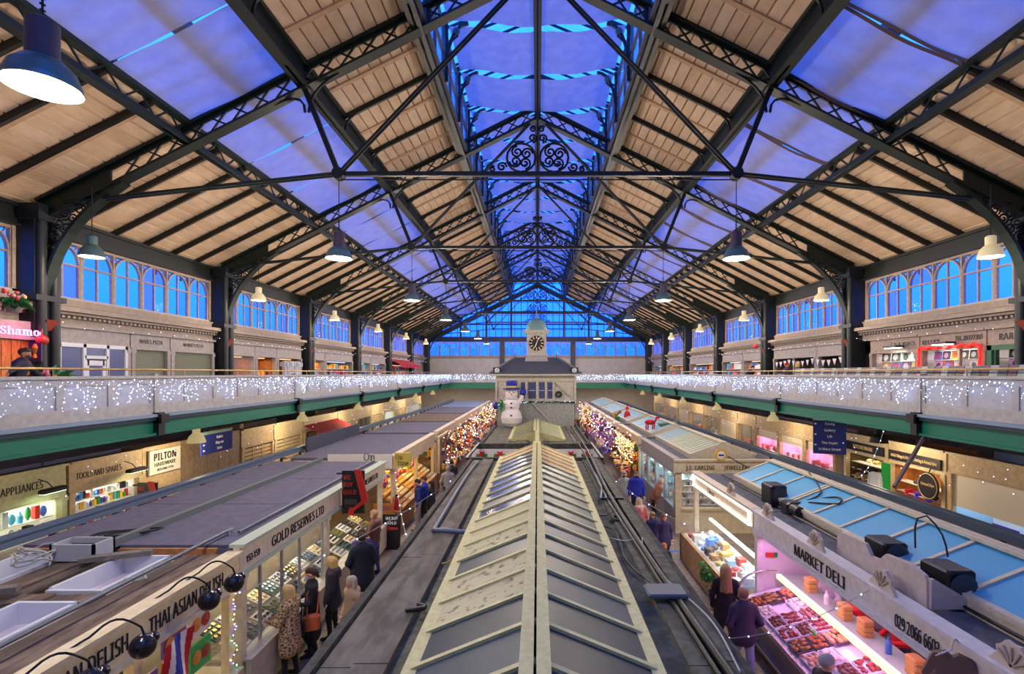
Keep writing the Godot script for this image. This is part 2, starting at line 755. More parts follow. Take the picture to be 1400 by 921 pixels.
	beam.bx(-0.08, 0.08, 19.1, 19.3, 0.0, DEND)
	part("ridge_beam", beam, iron, lan)
	var lg := Mx.new()
	for s in [-1, 1]:
		lg.hexa([W(s * 3.3, 17.95, 0), W(0, 19.3, 0), W(0, 19.3, DEND), W(s * 3.3, 17.95, DEND), W(s * 3.3, 17.96, 0), W(0, 19.31, 0), W(0, 19.31, DEND), W(s * 3.3, 17.96, DEND)])
	part("pane", lg, pane, lan)
	for bay in range(-2, 7):
		for p in 3:
			var dd := D1 + bay * BAY + p * BAY / 3.0
			if dd > DEND - 1 or dd < 1.0: continue
			put("rib", ribm, lan, W(0, 0, dd))
			for s in [-1, 1]:
				put("boss", ballm, lan, W(s * 2.72, 17.5, dd + 0.02))
			var e := minf(dd + BAY / 3.0, DEND) - 0.16
			var m := Mx.new()
			var nx := 12
			var nz := 3
			var at := func(i: int, j: int) -> Vector3:
				var u := float(i) / nx * 2.0 - 1.0
				var t := float(j) / nz
				return W(u * 2.98, 17.68 + 0.12 * u * u + 0.05 * sin(u * 8.0 + p) * absf(2 * t - 1.0) - 0.14 * (1.0 - absf(u)) * absf(2 * t - 1), lerpf(dd + 0.16, e, t))
			for i in nx:
				for j in nz:
					m.quad(at.call(i, j), at.call(i + 1, j), at.call(i + 1, j + 1), at.call(i, j + 1))
			single("cloth_blind", m, cloth, W(0, 17.7, dd), "%s cloth blind slung across the roof lantern in bay %s from the camera end" % [NTH[p], NTH[bay + 2]], "blind", "cloth blinds across the lantern")
	# purlins
	var iron_green := mat("iron_green", C(10, 30, 26), 0.5)
	for s in [-1, 1]:
		var n := 2 if s < 0 else 5
		var pl := structure("trim_%d" % n, "outer lattice purlin running along the %s roof slope" % side_word(s))
		var m := Mx.new()
		var x := 9.72
		var y0 := chord_y(x) + 0.05
		m.bx(s * x - 0.13, s * x + 0.13, y0, y0 + 0.07, 0, DEND)
		m.bx(s * x - 0.04, s * x + 0.04, y0, y0 + 0.2, 0, DEND)
		m.bx(s * x - 0.12, s * x + 0.12, y0 + 0.55, y0 + 0.75, 0, DEND)
		part("flange", m, iron_green, pl)
		var web := Mx.new()
		var q := 0.0
		while q < DEND:
			web.bar(W(s * x, y0 + 0.15, q), W(s * x, y0 + 0.58, q + 0.5), 0.03, 0.045)
			web.bar(W(s * x, y0 + 0.58, q + 0.5), W(s * x, y0 + 0.15, q + 1.0), 0.03, 0.045)
			q += 1.0
		part("lacing", web, iron_green, pl)
		for i in 2:
			var xx: float = [6.5, 3.35][i]
			var p2 := structure("trim_%d" % (n + 1 + i), "%s iron purlin running along the %s roof slope" % [["middle", "inner"][i], side_word(s)])
			var b := Mx.new()
			var yy := chord_y(xx) + 0.02
			b.bx(s * xx - 0.17, s * xx + 0.17, yy, yy + 0.05, 0, DEND)
			b.bx(s * xx - 0.035, s * xx + 0.035, yy, yy + 0.62, 0, DEND)
			b.bx(s * xx - 0.15, s * xx + 0.15, yy + 0.58, yy + 0.68, 0, DEND)
			part("beam", b, iron_green if i == 0 else mat("iron_grey", C(36, 38, 40), 0.5), p2)
		# eaves beam on top of the wall windows
		var ev := structure("trim_%d" % (n + 6 if s < 0 else n + 6), "dark iron eaves beam above the %s gallery windows" % side_word(s))
		var em := Mx.new()
		em.bx(s * 14.15, s * 14.6, 10.12, 10.72, DNEAR, DEND)
		em.bx(s * 14.05, s * 14.6, 10.62, 10.72, DNEAR, DEND)
		em.bx(s * 14.05, s * 14.6, 10.1, 10.16, DNEAR, DEND)
		part("beam", em, iron, ev)


func spiral(m: Mx, at: Vector3, b: Basis, r: float, turns: float, t: float, from := 0.0) -> void:
	var pts := []
	var n := int(9 * turns) + 2
	for i in n:
		var k := float(i) / (n - 1)
		var a := from + TAU * turns * k
		var rr := r * (1.0 - 0.82 * k)
		pts.append(at + b * Vector3(cos(a) * rr, sin(a) * rr, 0))
	m.tube(pts, t, 4)


func build_trusses() -> void:
	var iron := mat("iron_dark")
	var green := mat("iron_green")
	var root: Node3D = null
	for k in range(-1, 7):
		var d := D1 + k * BAY
		var label := "%s roof truss from the camera, dark green lattice rafters tied by thin rods" % NTH[k + 1]
		if root != null:
			copy(root, W(0, 0, d), label)
			continue
		root = thing("roof_truss", label, "roof truss", Vector3.ZERO, "lattice roof trusses")
		for s in [-1, 1]:
			var c := Mx.new()
			var a := W(s * 0.0, chord_y(0), 0)
			var b := W(s * 13.9, chord_y(13.9), 0)
			c.bar(a, b, 0.34, 0.06)
			c.bar(a + Vector3(0, 0.08, 0), b + Vector3(0, 0.08, 0), 0.05, 0.14)
			c.bar(a + Vector3(0, 0.62, 0), b + Vector3(0, 0.62, 0), 0.30, 0.09)
			c.bar(a + Vector3(0, 0.54, 0), b + Vector3(0, 0.54, 0), 0.05, 0.12)
			# solid web near the wall
			c.hexa([W(s * 11.9, chord_y(11.9), -0.03), W(s * 14.0, chord_y(14.0), -0.03), W(s * 14.0, chord_y(14.0), 0.03), W(s * 11.9, chord_y(11.9), 0.03),
				W(s * 11.9, chord_y(11.9) + 0.6, -0.03), W(s * 14.0, chord_y(14.0) + 0.6, -0.03), W(s * 14.0, chord_y(14.0) + 0.6, 0.03), W(s * 11.9, chord_y(11.9) + 0.6, 0.03)])
			part("rafter", c, green, root)
			var l := Mx.new()
			var x := 0.2
			while x < 11.5:
				var y := chord_y(x)
				var y2 := chord_y(x + 0.6)
				l.bar(W(s * x, y + 0.05, 0), W(s * (x + 0.6), y2 + 0.6, 0), 0.045, 0.045)
				l.bar(W(s * x, y + 0.6, 0), W(s * (x + 0.6), y2 + 0.05, 0), 0.045, 0.045)
				x += 0.6
			part("lattice", l, iron, root)
			var node := W(s * 5.55, 11.66, 0)
			var st := Mx.new()
			st.bar(node, W(s * 6.5, chord_y(6.5) + 0.02, 0), 0.13, 0.13)
			# small curved knees at the head of the strut
			for q in [-1, 1]:
				var last := Vector3.ZERO
				for i in 6:
					var t := i / 5.0
					var p := W(s * 6.44 + q * s * (0.05 + 0.85 * t * t), chord_y(6.44 + q * 0.9 * t * t) - 0.65 * (1 - t) * (1 - t) - 0.02, 0)
					if i: st.bar(last, p, 0.06, 0.05)
					last = p
			part("strut", st, iron, root)
			for q in [-0.07, 0.07]:
				var tie := Mx.new()
				tie.tube([node + Vector3(0, 0, q), W(s * 0.12, 17.35, 0) + Vector3(0, 0, q)], 0.04, 6)
				part("tie_rod", tie, iron, root)
				var t3 := Mx.new()
				t3.tube([node + Vector3(0, 0, q), W(s * 13.2, 10.85, 0) + Vector3(0, 0, q)], 0.045, 6)
				part("tie_rod", t3, green, root)
			var jn := Mx.new()
			jn.lathe([Vector2(0.01, -0.12), Vector2(0.17, -0.12), Vector2(0.17, 0.12), Vector2(0.01, 0.12)], node, 10, Basis(Vector3.RIGHT, PI / 2))
			part("pin_joint", jn, iron, root)
			# arched bracket with scrolled infill
			var br := Mx.new()
			var pts := []
			for i in 13:
				var t := i / 12.0
				var p := Vector2(13.86, 7.55).bezier_interpolate(Vector2(13.62, 9.3), Vector2(13.2, 10.3), Vector2(11.5, 11.42), t)
				pts.append(W(s * p.x, p.y, 0))
			for i in 12:
				br.bar(pts[i], pts[i + 1], 0.3, 0.09, Vector3(s, 0.4, 0))
			part("arched_bracket", br, green, root)
			var sc := Mx.new()
			for i in 13:
				var t := (i + 0.5) / 13.0
				var p := Vector2(13.86, 7.75).bezier_interpolate(Vector2(13.62, 9.3), Vector2(13.2, 10.3), Vector2(11.6, 11.36), t)
				var top := chord_y(p.x)
				var lim := minf(13.98 - p.x, (top - p.y)) if t > 0.1 else 0.12
				var r := clampf(lim * 0.42, 0.05, 0.17)
				var dirx := 1.0 if t < 0.55 else 0.55
				var diry := 0.0 if t < 0.4 else 0.75
				spiral(sc, W(s * (p.x + dirx * (r + 0.05)), p.y + diry * (r + 0.05), 0), Basis(), r, 1.6, 0.026, i * 1.3)
				if lim > 0.42:
					spiral(sc, W(s * (p.x + dirx * (3 * r + 0.05)), p.y + diry * (2.2 * r), 0), Basis(), r, 1.6, 0.024, i * 2.1)
			part("scrollwork", sc, iron, root)
			# clustered column below the truss
			var co := Mx.new()
			co.bx(s * 13.98 - 0.27, s * 13.98 + 0.27, GFLOOR, 10.7, -0.36, 0.36)
			co.lathe([Vector2(0.13, GFLOOR), Vector2(0.13, 10.6)], W(s * 13.68, 0, 0.2), 10)
			co.lathe([Vector2(0.13, GFLOOR), Vector2(0.13, 10.6)], W(s * 13.68, 0, -0.2), 10)
			co.bx(s * 13.86 - 0.3, s * 13.86 + 0.3, 8.1, 8.25, -0.45, 0.45)
			co.bx(s * 13.86 - 0.3, s * 13.86 + 0.3, GFLOOR, 5.3, -0.42, 0.42)
			co.bx(s * 13.8 - 0.3, s * 13.8 + 0.3, 10.3, 10.72, -0.45, 0.45)
			part("column", co, mat("iron_column", C(14, 24, 32), 0.5), root)
			var cor := Mx.new()
			cor.hexa([W(s * 13.78, 7.28, -0.1), W(s * 13.66, 7.28, -0.1), W(s * 13.66, 7.28, 0.1), W(s * 13.78, 7.28, 0.1), W(s * 13.78, 7.58, -0.2), W(s * 13.5, 7.58, -0.2), W(s * 13.5, 7.58, 0.2), W(s * 13.78, 7.58, 0.2)])
			part("corbel", cor, mat("corbel_red", C(140, 62, 46), 0.6), root)
		var tr := Mx.new()
		tr.bar(W(-5.55, 11.66, 0), W(5.55, 11.66, 0), 0.1, 0.12)
		tr.tube([W(-5.5, 11.5, 0), W(5.5, 11.5, 0)], 0.02, 5)
		part("tie_beam", tr, iron, root)
		var pl := Mx.new()
		pl.tube([W(0, 11.66, 0), W(0, 17.4, 0)], 0.03, 5)
		part("hanger_rod", pl, iron, root)
		var o := Mx.new()
		for s in [-1, 1]:
			var cx := W(s * 0.46, 12.12, 0)
			var ring := []
			for i in 16:
				ring.append(cx + Vector3(cos(TAU * i / 16) * 0.4, sin(TAU * i / 16) * 0.4, 0))
			o.tube(ring, 0.035, 5, true)
			for i in 4:
				spiral(o, cx + Vector3(cos(i * PI / 2 + 0.6) * 0.19, sin(i * PI / 2 + 0.6) * 0.19, 0), Basis(), 0.17, 1.6, 0.03, i * 1.6)
			spiral(o, W(s * 1.0, 11.86, 0), Basis(), 0.14, 1.4, 0.03, PI if s > 0 else 0.0)
			spiral(o, W(s * 1.25, 11.8, 0), Basis(), 0.09, 1.3, 0.028, 1.0)
			spiral(o, W(s * 0.14, 12.66, 0), Basis(), 0.13, 1.5, 0.03, 1.5 * PI)
			spiral(o, W(s * 0.12, 12.92, 0), Basis(), 0.1, 1.4, 0.028, 0.5)
		o.tube([W(0, 11.7, 0), W(0, 13.1, 0)], 0.03, 5, false, 0.01)
		part("scroll_ornament", o, iron, root)
		root.position = W(0, 0, d)


func arch_outline(w: float, h: float, n := 9) -> PackedVector2Array:
	var p := PackedVector2Array()
	var r := w * 0.5
	p.append(Vector2(-r, 0))
	for i in n:
		var a := PI - PI * i / (n - 1)
		p.append(Vector2(cos(a) * r, h - r + sin(a) * r))
	p.append(Vector2(r, 0))
	return p


func build_walls() -> void:
	var plaster := noisy("cream_plaster", C(176, 168, 158), C(188, 180, 168), Vector3(0.2, 0.2, 0.2), 0.85)
	var cream := noisy("cream_paint", C(205, 192, 172), C(220, 208, 188), Vector3(0.3, 0.3, 0.3), 0.6)
	for s in [-1, 1]:
		var w := structure("wall_" + side_word(s), "outer %s wall behind the shops" % side_word(s))
		var m := Mx.new()
		m.bx(s * 16.2, s * 16.5, -0.3, 8.4, DNEAR, DEND + 0.5)
		m.bx(s * 14.2, s * 16.5, 8.2, 8.4, DNEAR, DEND + 0.5)
		part("masonry", m, plaster, w)
		# window sill cornice over the gallery shops
		var co := Mx.new()
		co.bx(s * 14.1, s * 14.5, 8.12, 8.32, DNEAR, DEND)
		co.bx(s * 13.75, s * 14.3, 7.92, 8.05, DNEAR, DEND)
		co.bx(s * 13.9, s * 14.3, 7.84, 7.92, DNEAR, DEND)
		co.bx(s * 14.12, s * 14.4, 7.5, 8.2, DNEAR, DEND)
		part("cornice", co, noisy("cornice_cream", C(150, 137, 127), C(166, 152, 141), Vector3(0.3, 0.3, 0.3), 0.7), w)
		var mod := Mx.new()
		mod.bx(s * 13.95, s * 14.12, 7.74, 7.82, 0, 0.09)
		var modm := mod.mesh(mats["cornice_cream"])
		var dd := 8.0
		var field := MultiMesh.new()
		field.transform_format = MultiMesh.TRANSFORM_3D
		field.mesh = modm
		var list := []
		while dd < DEND:
			list.append(dd)
			dd += 0.18
		field.instance_count = list.size()
		for i in list.size():
			field.set_instance_transform(i, Transform3D(Basis(), W(0, 0, list[i])))
		var fi := MultiMeshInstance3D.new()
		fi.name = "dentils"
		fi.multimesh = field
		fi.set_meta("kind", "stuff")
		w.add_child(fi)
	# clerestory windows, one row of six arches in each bay
	var frame := noisy("window_frame_cream", C(160, 142, 128), C(178, 160, 144), Vector3(0.5, 0.5, 0.5), 0.65)
	var panes := [glass("pane_blue_a", Color(0.35, 0.5, 0.95), 0.06, 0.05), glass("pane_blue_b", Color(0.3, 0.4, 0.95), 0.18, 0.05), glass("pane_blue_c", Color(0.4, 0.35, 0.9), 0.3, 0.05)]
	for q in panes: q.metallic_specular = 0.05
	var y0 := 8.32
	var y1 := 10.12
	var aw := 1.235
	var fm := Mx.new()
	var b := Basis(Vector3(0, 0, -1), Vector3.UP, Vector3.RIGHT)
	# frame of one arch: outer rectangle less the arch, made of strips
	var hh := y1 - y0 - 0.1
	var ow := aw - 0.1
	var arch := arch_outline(ow, hh, 13)
	for i in range(0, arch.size() - 1):
		var p := arch[i]
		var q := arch[i + 1]
		var a3 := b * Vector3(p.x, p.y, 0)
		var b3 := b * Vector3(q.x, q.y, 0)
		fm.bar(a3, b3, 0.055, 0.1, Vector3.RIGHT)
	fm.box(b * Vector3(0, 0.03, 0), Vector3(0.14, 0.09, aw))
	fm.box(b * Vector3(0, hh * 0.5, 0), Vector3(0.07, hh, 0.05))
	fm.box(b * Vector3(0, hh - ow * 0.5 - 0.05, 0), Vector3(0.08, 0.06, ow))
	for q in [-1, 1]:
		fm.box(b * Vector3(q * aw * 0.5, hh * 0.5, 0), Vector3(0.12, hh + 0.1, 0.06))
		fm.box(b * Vector3(q * (aw * 0.5 - 0.15), hh - 0.1, 0), Vector3(0.05, 0.3, 0.02), Basis(Vector3.RIGHT, q * -0.6))
	fm.box(b * Vector3(0, hh + 0.05, 0), Vector3(0.12, 0.1, aw))
	var arch_mesh := fm.mesh(frame)
	var sp := hh - ow * 0.5 - 0.05
	var low := []
	var up := []
	var span := []
	for k in 3:
		var l := Mx.new()
		l.box(b * Vector3(0, sp * 0.5, 0), Vector3(0.012, sp - 0.04, ow * 0.5 - 0.05))
		low.append(l.mesh(panes[k]))
		var u := Mx.new()
		var poly := PackedVector2Array([Vector2(0, 0)])
		for i in 8:
			var a := PI / 2 * i / 7
			poly.append(Vector2(cos(a) * (ow * 0.5 - 0.03), 0.03 + sin(a) * (ow * 0.5 - 0.03)))
		u.plate(poly, Vector3.ZERO, b, 0.012)
		up.append(u.mesh(panes[k]))
	var sm := Mx.new()
	sm.plate(PackedVector2Array([Vector2(0, 0), Vector2(-0.17, 0.3), Vector2(0.17, 0.3)]), Vector3.ZERO, b, 0.012)
	span.append(sm.mesh(panes[0]))
	for s in [-1, 1]:
		for bay in range(-2, 7):
			var d0 := D1 + bay * BAY
			if d0 > DEND - 3: continue
			var w := structure("window_%d" % (1 + (bay + 2) * 2 + (1 if s > 0 else 0)), "row of arched gallery windows in the %s wall, bay %s from the camera end" % [side_word(s), NTH[bay + 2]], W(s * WALL, y0, d0))
			var np := 6
			for i in np:
				var c := W(0, 0, 0.45 + aw * (i + 0.5))
				put("frame", arch_mesh, w, c)
				for q in [-1, 1]:
					var kk: int = [0, 0, 1, 0, 2, 1, 0][(i * 3 + q + bay * 2 + 11 + s) % 7]
					put("pane", low[kk], w, c + b * Vector3(q * ow * 0.25, sp * 0.5, 0) - b * Vector3(0, sp * 0.5, 0))
					put("pane", up[[0, 1, 0, 2][(i + bay + 4) % 4]], w, c + b * Vector3(0, sp, 0), Basis() if q > 0 else Basis(Vector3.UP, PI))
				put("pane", span[0], w, c + b * Vector3(aw * 0.5 - 0.02, hh - 0.32, 0))
			var j := Mx.new()
			j.bx(s * WALL - 0.06, s * WALL + 0.1, y0, y1, d0 - 0.1, d0 + 0.46)
			j.bx(s * WALL - 0.06, s * WALL + 0.1, y0, y1, d0 + 0.44 + aw * 6, d0 + BAY - 0.05)
			part("jamb", j, frame, w)
	# end walls
	var we := structure("wall_back", "far end wall of the hall under the glazed gable", W(0, 0, DEND))
	var em := Mx.new()
	em.bx(-16.5, 16.5, -0.3, 8.1, DEND + 0.05, DEND + 0.4)
	part("masonry", em, noisy("end_wall", C(196, 190, 186), C(206, 200, 195), Vector3(0.1, 0.1, 0.1), 0.9), we)
	var wn := structure("wall_front", "near end wall of the hall behind the camera", W(0, 0, DNEAR))
	var nm := Mx.new()
	nm.bx(-16.5, 16.5, -0.3, 19.5, DNEAR - 0.4, DNEAR)
	part("masonry", nm, plaster, wn)
	var bars := structure("window_90", "great glazed gable of the far end wall with blue sky behind", W(0, 8.1, DEND))
	var fm2 := Mx.new()
	fm2.bx(-14.5, 14.5, 10.15, 10.75, DEND - 0.2, DEND + 0.2)
	fm2.bx(-14.5, 14.5, 10.65, 10.78, DEND - 0.3, DEND + 0.2)
	for x in [-4.55, 4.55]:
		fm2.bx(x - 0.3, x + 0.3, GFLOOR, 10.2, DEND - 0.4, DEND)
	for x in [-9.9, -6.6, -3.4, 3.4, 6.6, 9.9]:
		fm2.bx(x - 0.12, x + 0.12, 10.7, chord_y(x) + 0.4, DEND - 0.12, DEND + 0.1)
	for y in [12.4, 14.0, 15.4]:
		var half: float = (17.5 - y) / 0.505
		fm2.bx(-half, half, y - 0.09, y + 0.09, DEND - 0.1, DEND + 0.1)
	for s in [-1, 1]:
		fm2.bar(W(0, 17.4, DEND - 0.2), W(s * 14.4, chord_y(14.4), DEND - 0.2), 0.5, 0.5)
		fm2.bar(W(s * 3.4, 15.5, DEND - 0.1), W(s * 6.6, 12.6, DEND - 0.1), 0.1, 0.12)
		for x in [7.5]:
			fm2.bar(W(s * 14.3, 8.2, DEND), W(s * 14.3, 10.6, DEND), 0.5, 0.5)
	part("frame", fm2, mat("iron_blue", C(22, 36, 66), 0.5), bars)
	var mu := Mx.new()
	var xx := -13.6
	while xx < 13.7:
		var top := chord_y(xx) + 0.2
		mu.bx(xx - 0.035, xx + 0.035, 10.7, top, DEND - 0.03, DEND + 0.03)
		xx += 0.82
	part("mullion", mu, mat("mullion_blue", C(60, 70, 100), 0.6), bars)
	# gable panes between the larger posts
	var gp := glass("pane_gable", Color(0.5, 0.8, 1.0), 0.08)
	gp.metallic_specular = 0.05
	var xs := [-13.9, -9.9, -6.6, -3.4, 0.0, 3.4, 6.6, 9.9, 13.9]
	var ys := [10.75, 12.4, 14.0, 15.4, 17.6]
	for i in 8:
		for k in 4:
			var a0: float = xs[i]
			var a1: float = xs[i + 1]
			var ylo: float = ys[k]
			if (17.4 - 0.505 * minf(absf(a0), absf(a1))) < ylo: continue
			var p := Mx.new()
			var poly := PackedVector2Array([Vector2(a0, ylo), Vector2(a1, ylo), Vector2(a1, maxf(ylo + 0.001, minf(ys[k + 1], chord_y(a1) + 0.3))), Vector2(a0, maxf(ylo + 0.001, minf(ys[k + 1], chord_y(a0) + 0.3)))])
			p.plate(poly, W(0, 0, DEND), Basis(), 0.012)
			part("pane", p, gp, bars)
	# arched windows under the beam
	var wb := structure("window_91", "row of arched windows under the great gable of the far end", W(0, 8.3, DEND))
	var turn := Basis(Vector3.UP, PI / 2)
	for seg in [[-13.9, -4.9, 7], [-4.2, 4.2, 7], [4.9, 13.9, 7]]:
		for i in seg[2]:
			var x: float = lerpf(seg[0], seg[1], (i + 0.5) / seg[2])
			put("frame", arch_mesh, wb, W(x, 0, 0), turn)
			put("pane", up[0], wb, W(x, sp, 0), turn)
			put("pane", up[1], wb, W(x, sp, 0), turn * Basis(Vector3.UP, PI))
			for q in [-1, 1]:
				put("pane", low[(i + 1) % 2], wb, W(x + q * ow * 0.25, 0, 0), turn)
	var sill := Mx.new()
	sill.bx(-14.3, 14.3, 8.05, 8.3, DEND - 0.3, DEND + 0.2)
	part("sill", sill, mats["cornice_cream"], wb)


func build_gallery() -> void:
	var cream := noisy("panel_cream", C(158, 160, 167), C(170, 171, 176), Vector3(0.4, 0.4, 0.4), 0.6)
	var edge := noisy("panel_edge", C(154, 150, 146), C(168, 164, 158), Vector3(0.4, 0.4, 0.4), 0.6)
	var green := mat("gallery_green", C(8, 104, 82), 0.4)
	var dark := mat("iron_dark")
	var brass := mat("brass", C(190, 160, 100), 0.35, 0.8)
	for s in [-1, 1]:
		var f := structure("floor_gallery_" + side_word(s), "deck of the %s gallery" % side_word(s))
		var m := Mx.new()
		m.bx(s * GAL, s * 16.2, GFLOOR - 0.18, GFLOOR, DNEAR, DEND)
		part("deck", m, mat("gallery_deck", C(70, 66, 64), 0.8), f)
		# joists below
		var j := Mx.new()
		var d := -2.0
		while d < DEND:
			j.bx(s * GAL, s * 13.9, GFLOOR - 0.45, GFLOOR - 0.18, d - 0.08, d + 0.08)
			d += BAY / 4
		part("joist", j, dark, f)
		var be := structure("trim_%d" % (20 if s < 0 else 21), "deep green iron edge beam of the %s gallery" % side_word(s))
		var g := Mx.new()
		g.bx(s * (GAL - 0.06), s * (GAL + 0.12), 4.42, 4.86, DNEAR, 62.2)
		g.bx(s * (GAL - 0.16), s * (GAL + 0.2), 4.36, 4.43, DNEAR, 62.2)
		part("beam", g, green, be)
		var g2 := Mx.new()
		g2.bx(s * (GAL - 0.16), s * (GAL + 0.2), 4.78, 4.88, DNEAR, 62.2)
		part("flange", g2, mat("flange_dark", C(18, 44, 60), 0.4), be)
		var g3 := Mx.new()
		g3.bx(s * (GAL - 0.2), s * (GAL + 0.2), 4.88, 4.96, DNEAR, 62.2)
		part("kerb", g3, mat("kerb_blue", C(120, 140, 160), 0.5), be)
		# parapet panels bay by bay
		var pm := Mx.new()
		var pw := BAY / 6.0
		pm.bx(-0.02, 0.02, 0.28, 0.86, 0.07, pw - 0.07)
		var pmesh := pm.mesh(cream)
		var rm := Mx.new()
		rm.bx(-0.05, 0.05, 0.0, 0.3, 0.0, pw)
		rm.bx(-0.05, 0.05, 0.84, 1.0, 0.0, pw)
		rm.bx(-0.05, 0.05, 0.28, 0.86, 0.0, 0.09)
		rm.bx(-0.05, 0.05, 0.28, 0.86, pw - 0.09, pw)
		var rmesh := rm.mesh(edge)
		for bay in range(-2, 6):
			var d0 := D1 + bay * BAY
			var label := "%s stretch of cream panelled parapet on the %s gallery, with brass handrail" % [NTH[bay + 2], side_word(s)]
			var t := thing("gallery_parapet", label, "parapet", W(s * GAL, 4.96, d0), "panelled parapet of the galleries")
			for i in 6:
				if d0 + i * pw > 61.5: continue
				put("panel", pmesh, t, W(0, 0, i * pw))
				put("rail_frame", rmesh, t, W(0, 0, i * pw))
			var cap := Mx.new()
			var dl := minf(d0 + BAY, 62.0)
			cap.bx(s * GAL - 0.12, s * GAL + 0.12, 5.96, 6.03, d0, dl)
			part("cap", cap, edge, t)
			var h := Mx.new()
			h.tube([W(s * (GAL + 0.02), 6.2, d0), W(s * (GAL + 0.02), 6.2, dl)], 0.028, 8)
			var q := d0 + BAY / 6
			while q < dl:
				h.tube([W(s * (GAL + 0.02), 6.02, q), W(s * (GAL + 0.02), 6.2, q)], 0.018, 6)
				q += BAY / 3
			part("handrail", h, brass, t)
			var po := Mx.new()
			po.bx(s * GAL - 0.1, s * GAL + 0.1, 4.96, 6.08, d0 + 0.02, d0 + 0.16)
			part("post", po, edge, t)
			var br := Mx.new()
			br.bx(s * (GAL - 0.22), s * (GAL + 0.1), 4.36, 5.0, d0 + 0.0, d0 + 0.24)
			br.bx(s * (GAL - 0.3), s * (GAL + 0.1), 4.7, 4.95, d0, d0 + 0.3)
			br.bar(W(s * (GAL + 0.1), 4.3, d0 + 0.1), W(s * (GAL + 1.0), 4.7, d0 + 0.1), 0.12, 0.12)
			part("bracket", br, dark, t)
	# end gallery
	var fe := structure("floor_gallery_back", "deck of the gallery across the far end")
	var m2 := Mx.new()
	m2.bx(-16.2, 16.2, GFLOOR - 0.18, GFLOOR, 62.0, DEND + 0.1)
	part("deck", m2, mats["gallery_deck"], fe)
	var be2 := structure("trim_22", "green iron edge beam of the gallery across the far end")
	var g4 := Mx.new()
	g4.bx(-GAL, GAL, 4.25, 4.95, 61.95, 62.15)
	part("beam", g4, green, be2)
	var te := thing("gallery_parapet", "cream panelled parapet of the gallery across the far end", "parapet", W(0, 4.95, 62.0), "panelled parapet of the galleries")
	for i in 14:
		var x0 := -GAL + i * GAL * 2 / 14
		var p := Mx.new()
		p.bx(x0 + 0.05, x0 + GAL * 2 / 14 - 0.05, 4.98, 6.0, 62.02, 62.08)
		part("panel", p, cream, te)
	var c2 := Mx.new()
	c2.bx(-GAL, GAL, 5.98, 6.06, 61.95, 62.15)
	part("cap", c2, edge, te)


const SKY_ENERGY := 2.0
const EXPOSURE := 1.08
const HALL_LAMP := 19.0
const GALLERY_LAMP := 3.0
const AISLE_LAMP := 3.2
const ICICLE := 15.0


func bell_lamp(big: bool, shade: Material, lit: Material, top: float) -> Node3D:
	var t := Node3D.new()
	var r := 0.36 if big else 0.3
	var a := Mx.new()
	a.lathe([Vector2(r, 0), Vector2(r * 0.97, 0.06), Vector2(r * 0.82, 0.2), Vector2(r * 0.55, 0.3), Vector2(r * 0.4, 0.33)], Vector3.ZERO, 24)
	a.lathe([Vector2(r * 0.4, 0.32), Vector2(r * 0.53, 0.29), Vector2(r * 0.8, 0.19), Vector2(r * 0.95, 0.05), Vector2(r - 0.008, 0.0)], Vector3.ZERO, 24)
	part("shade", a, shade, t)
	var b := Mx.new()
	var h := 0.4 if big else 0.22
	b.lathe([Vector2(0.01, 0.33), Vector2(r * 0.42, 0.33), Vector2(r * 0.42, 0.33 + h), Vector2(r * 0.3, 0.36 + h), Vector2(0.01, 0.37 + h)], Vector3.ZERO, 16)
	part("gear_housing", b, mat("lamp_housing", C(70, 62, 78), 0.5) if big else shade, t)
	var l := Mx.new()
	l.lathe([Vector2(0.005, 0.03), Vector2(r * 0.9, 0.03), Vector2(r * 0.92, 0.045), Vector2(0.005, 0.05)], Vector3.ZERO, 24)
	part("lit_diffuser", l, lit, t)
	var c := Mx.new()
	c.tube([Vector3(0, 0.35 + h, 0), Vector3(0, top, 0)], 0.012, 5)
	if big:
		for i in 4:
			c.tube([Vector3(0.03, 0.38 + h + i * 0.07, 0), Vector3(-0.03, 0.41 + h + i * 0.07, 0)], 0.014, 4)
	part("cable", c, mat("iron_dark"), t)
	return t


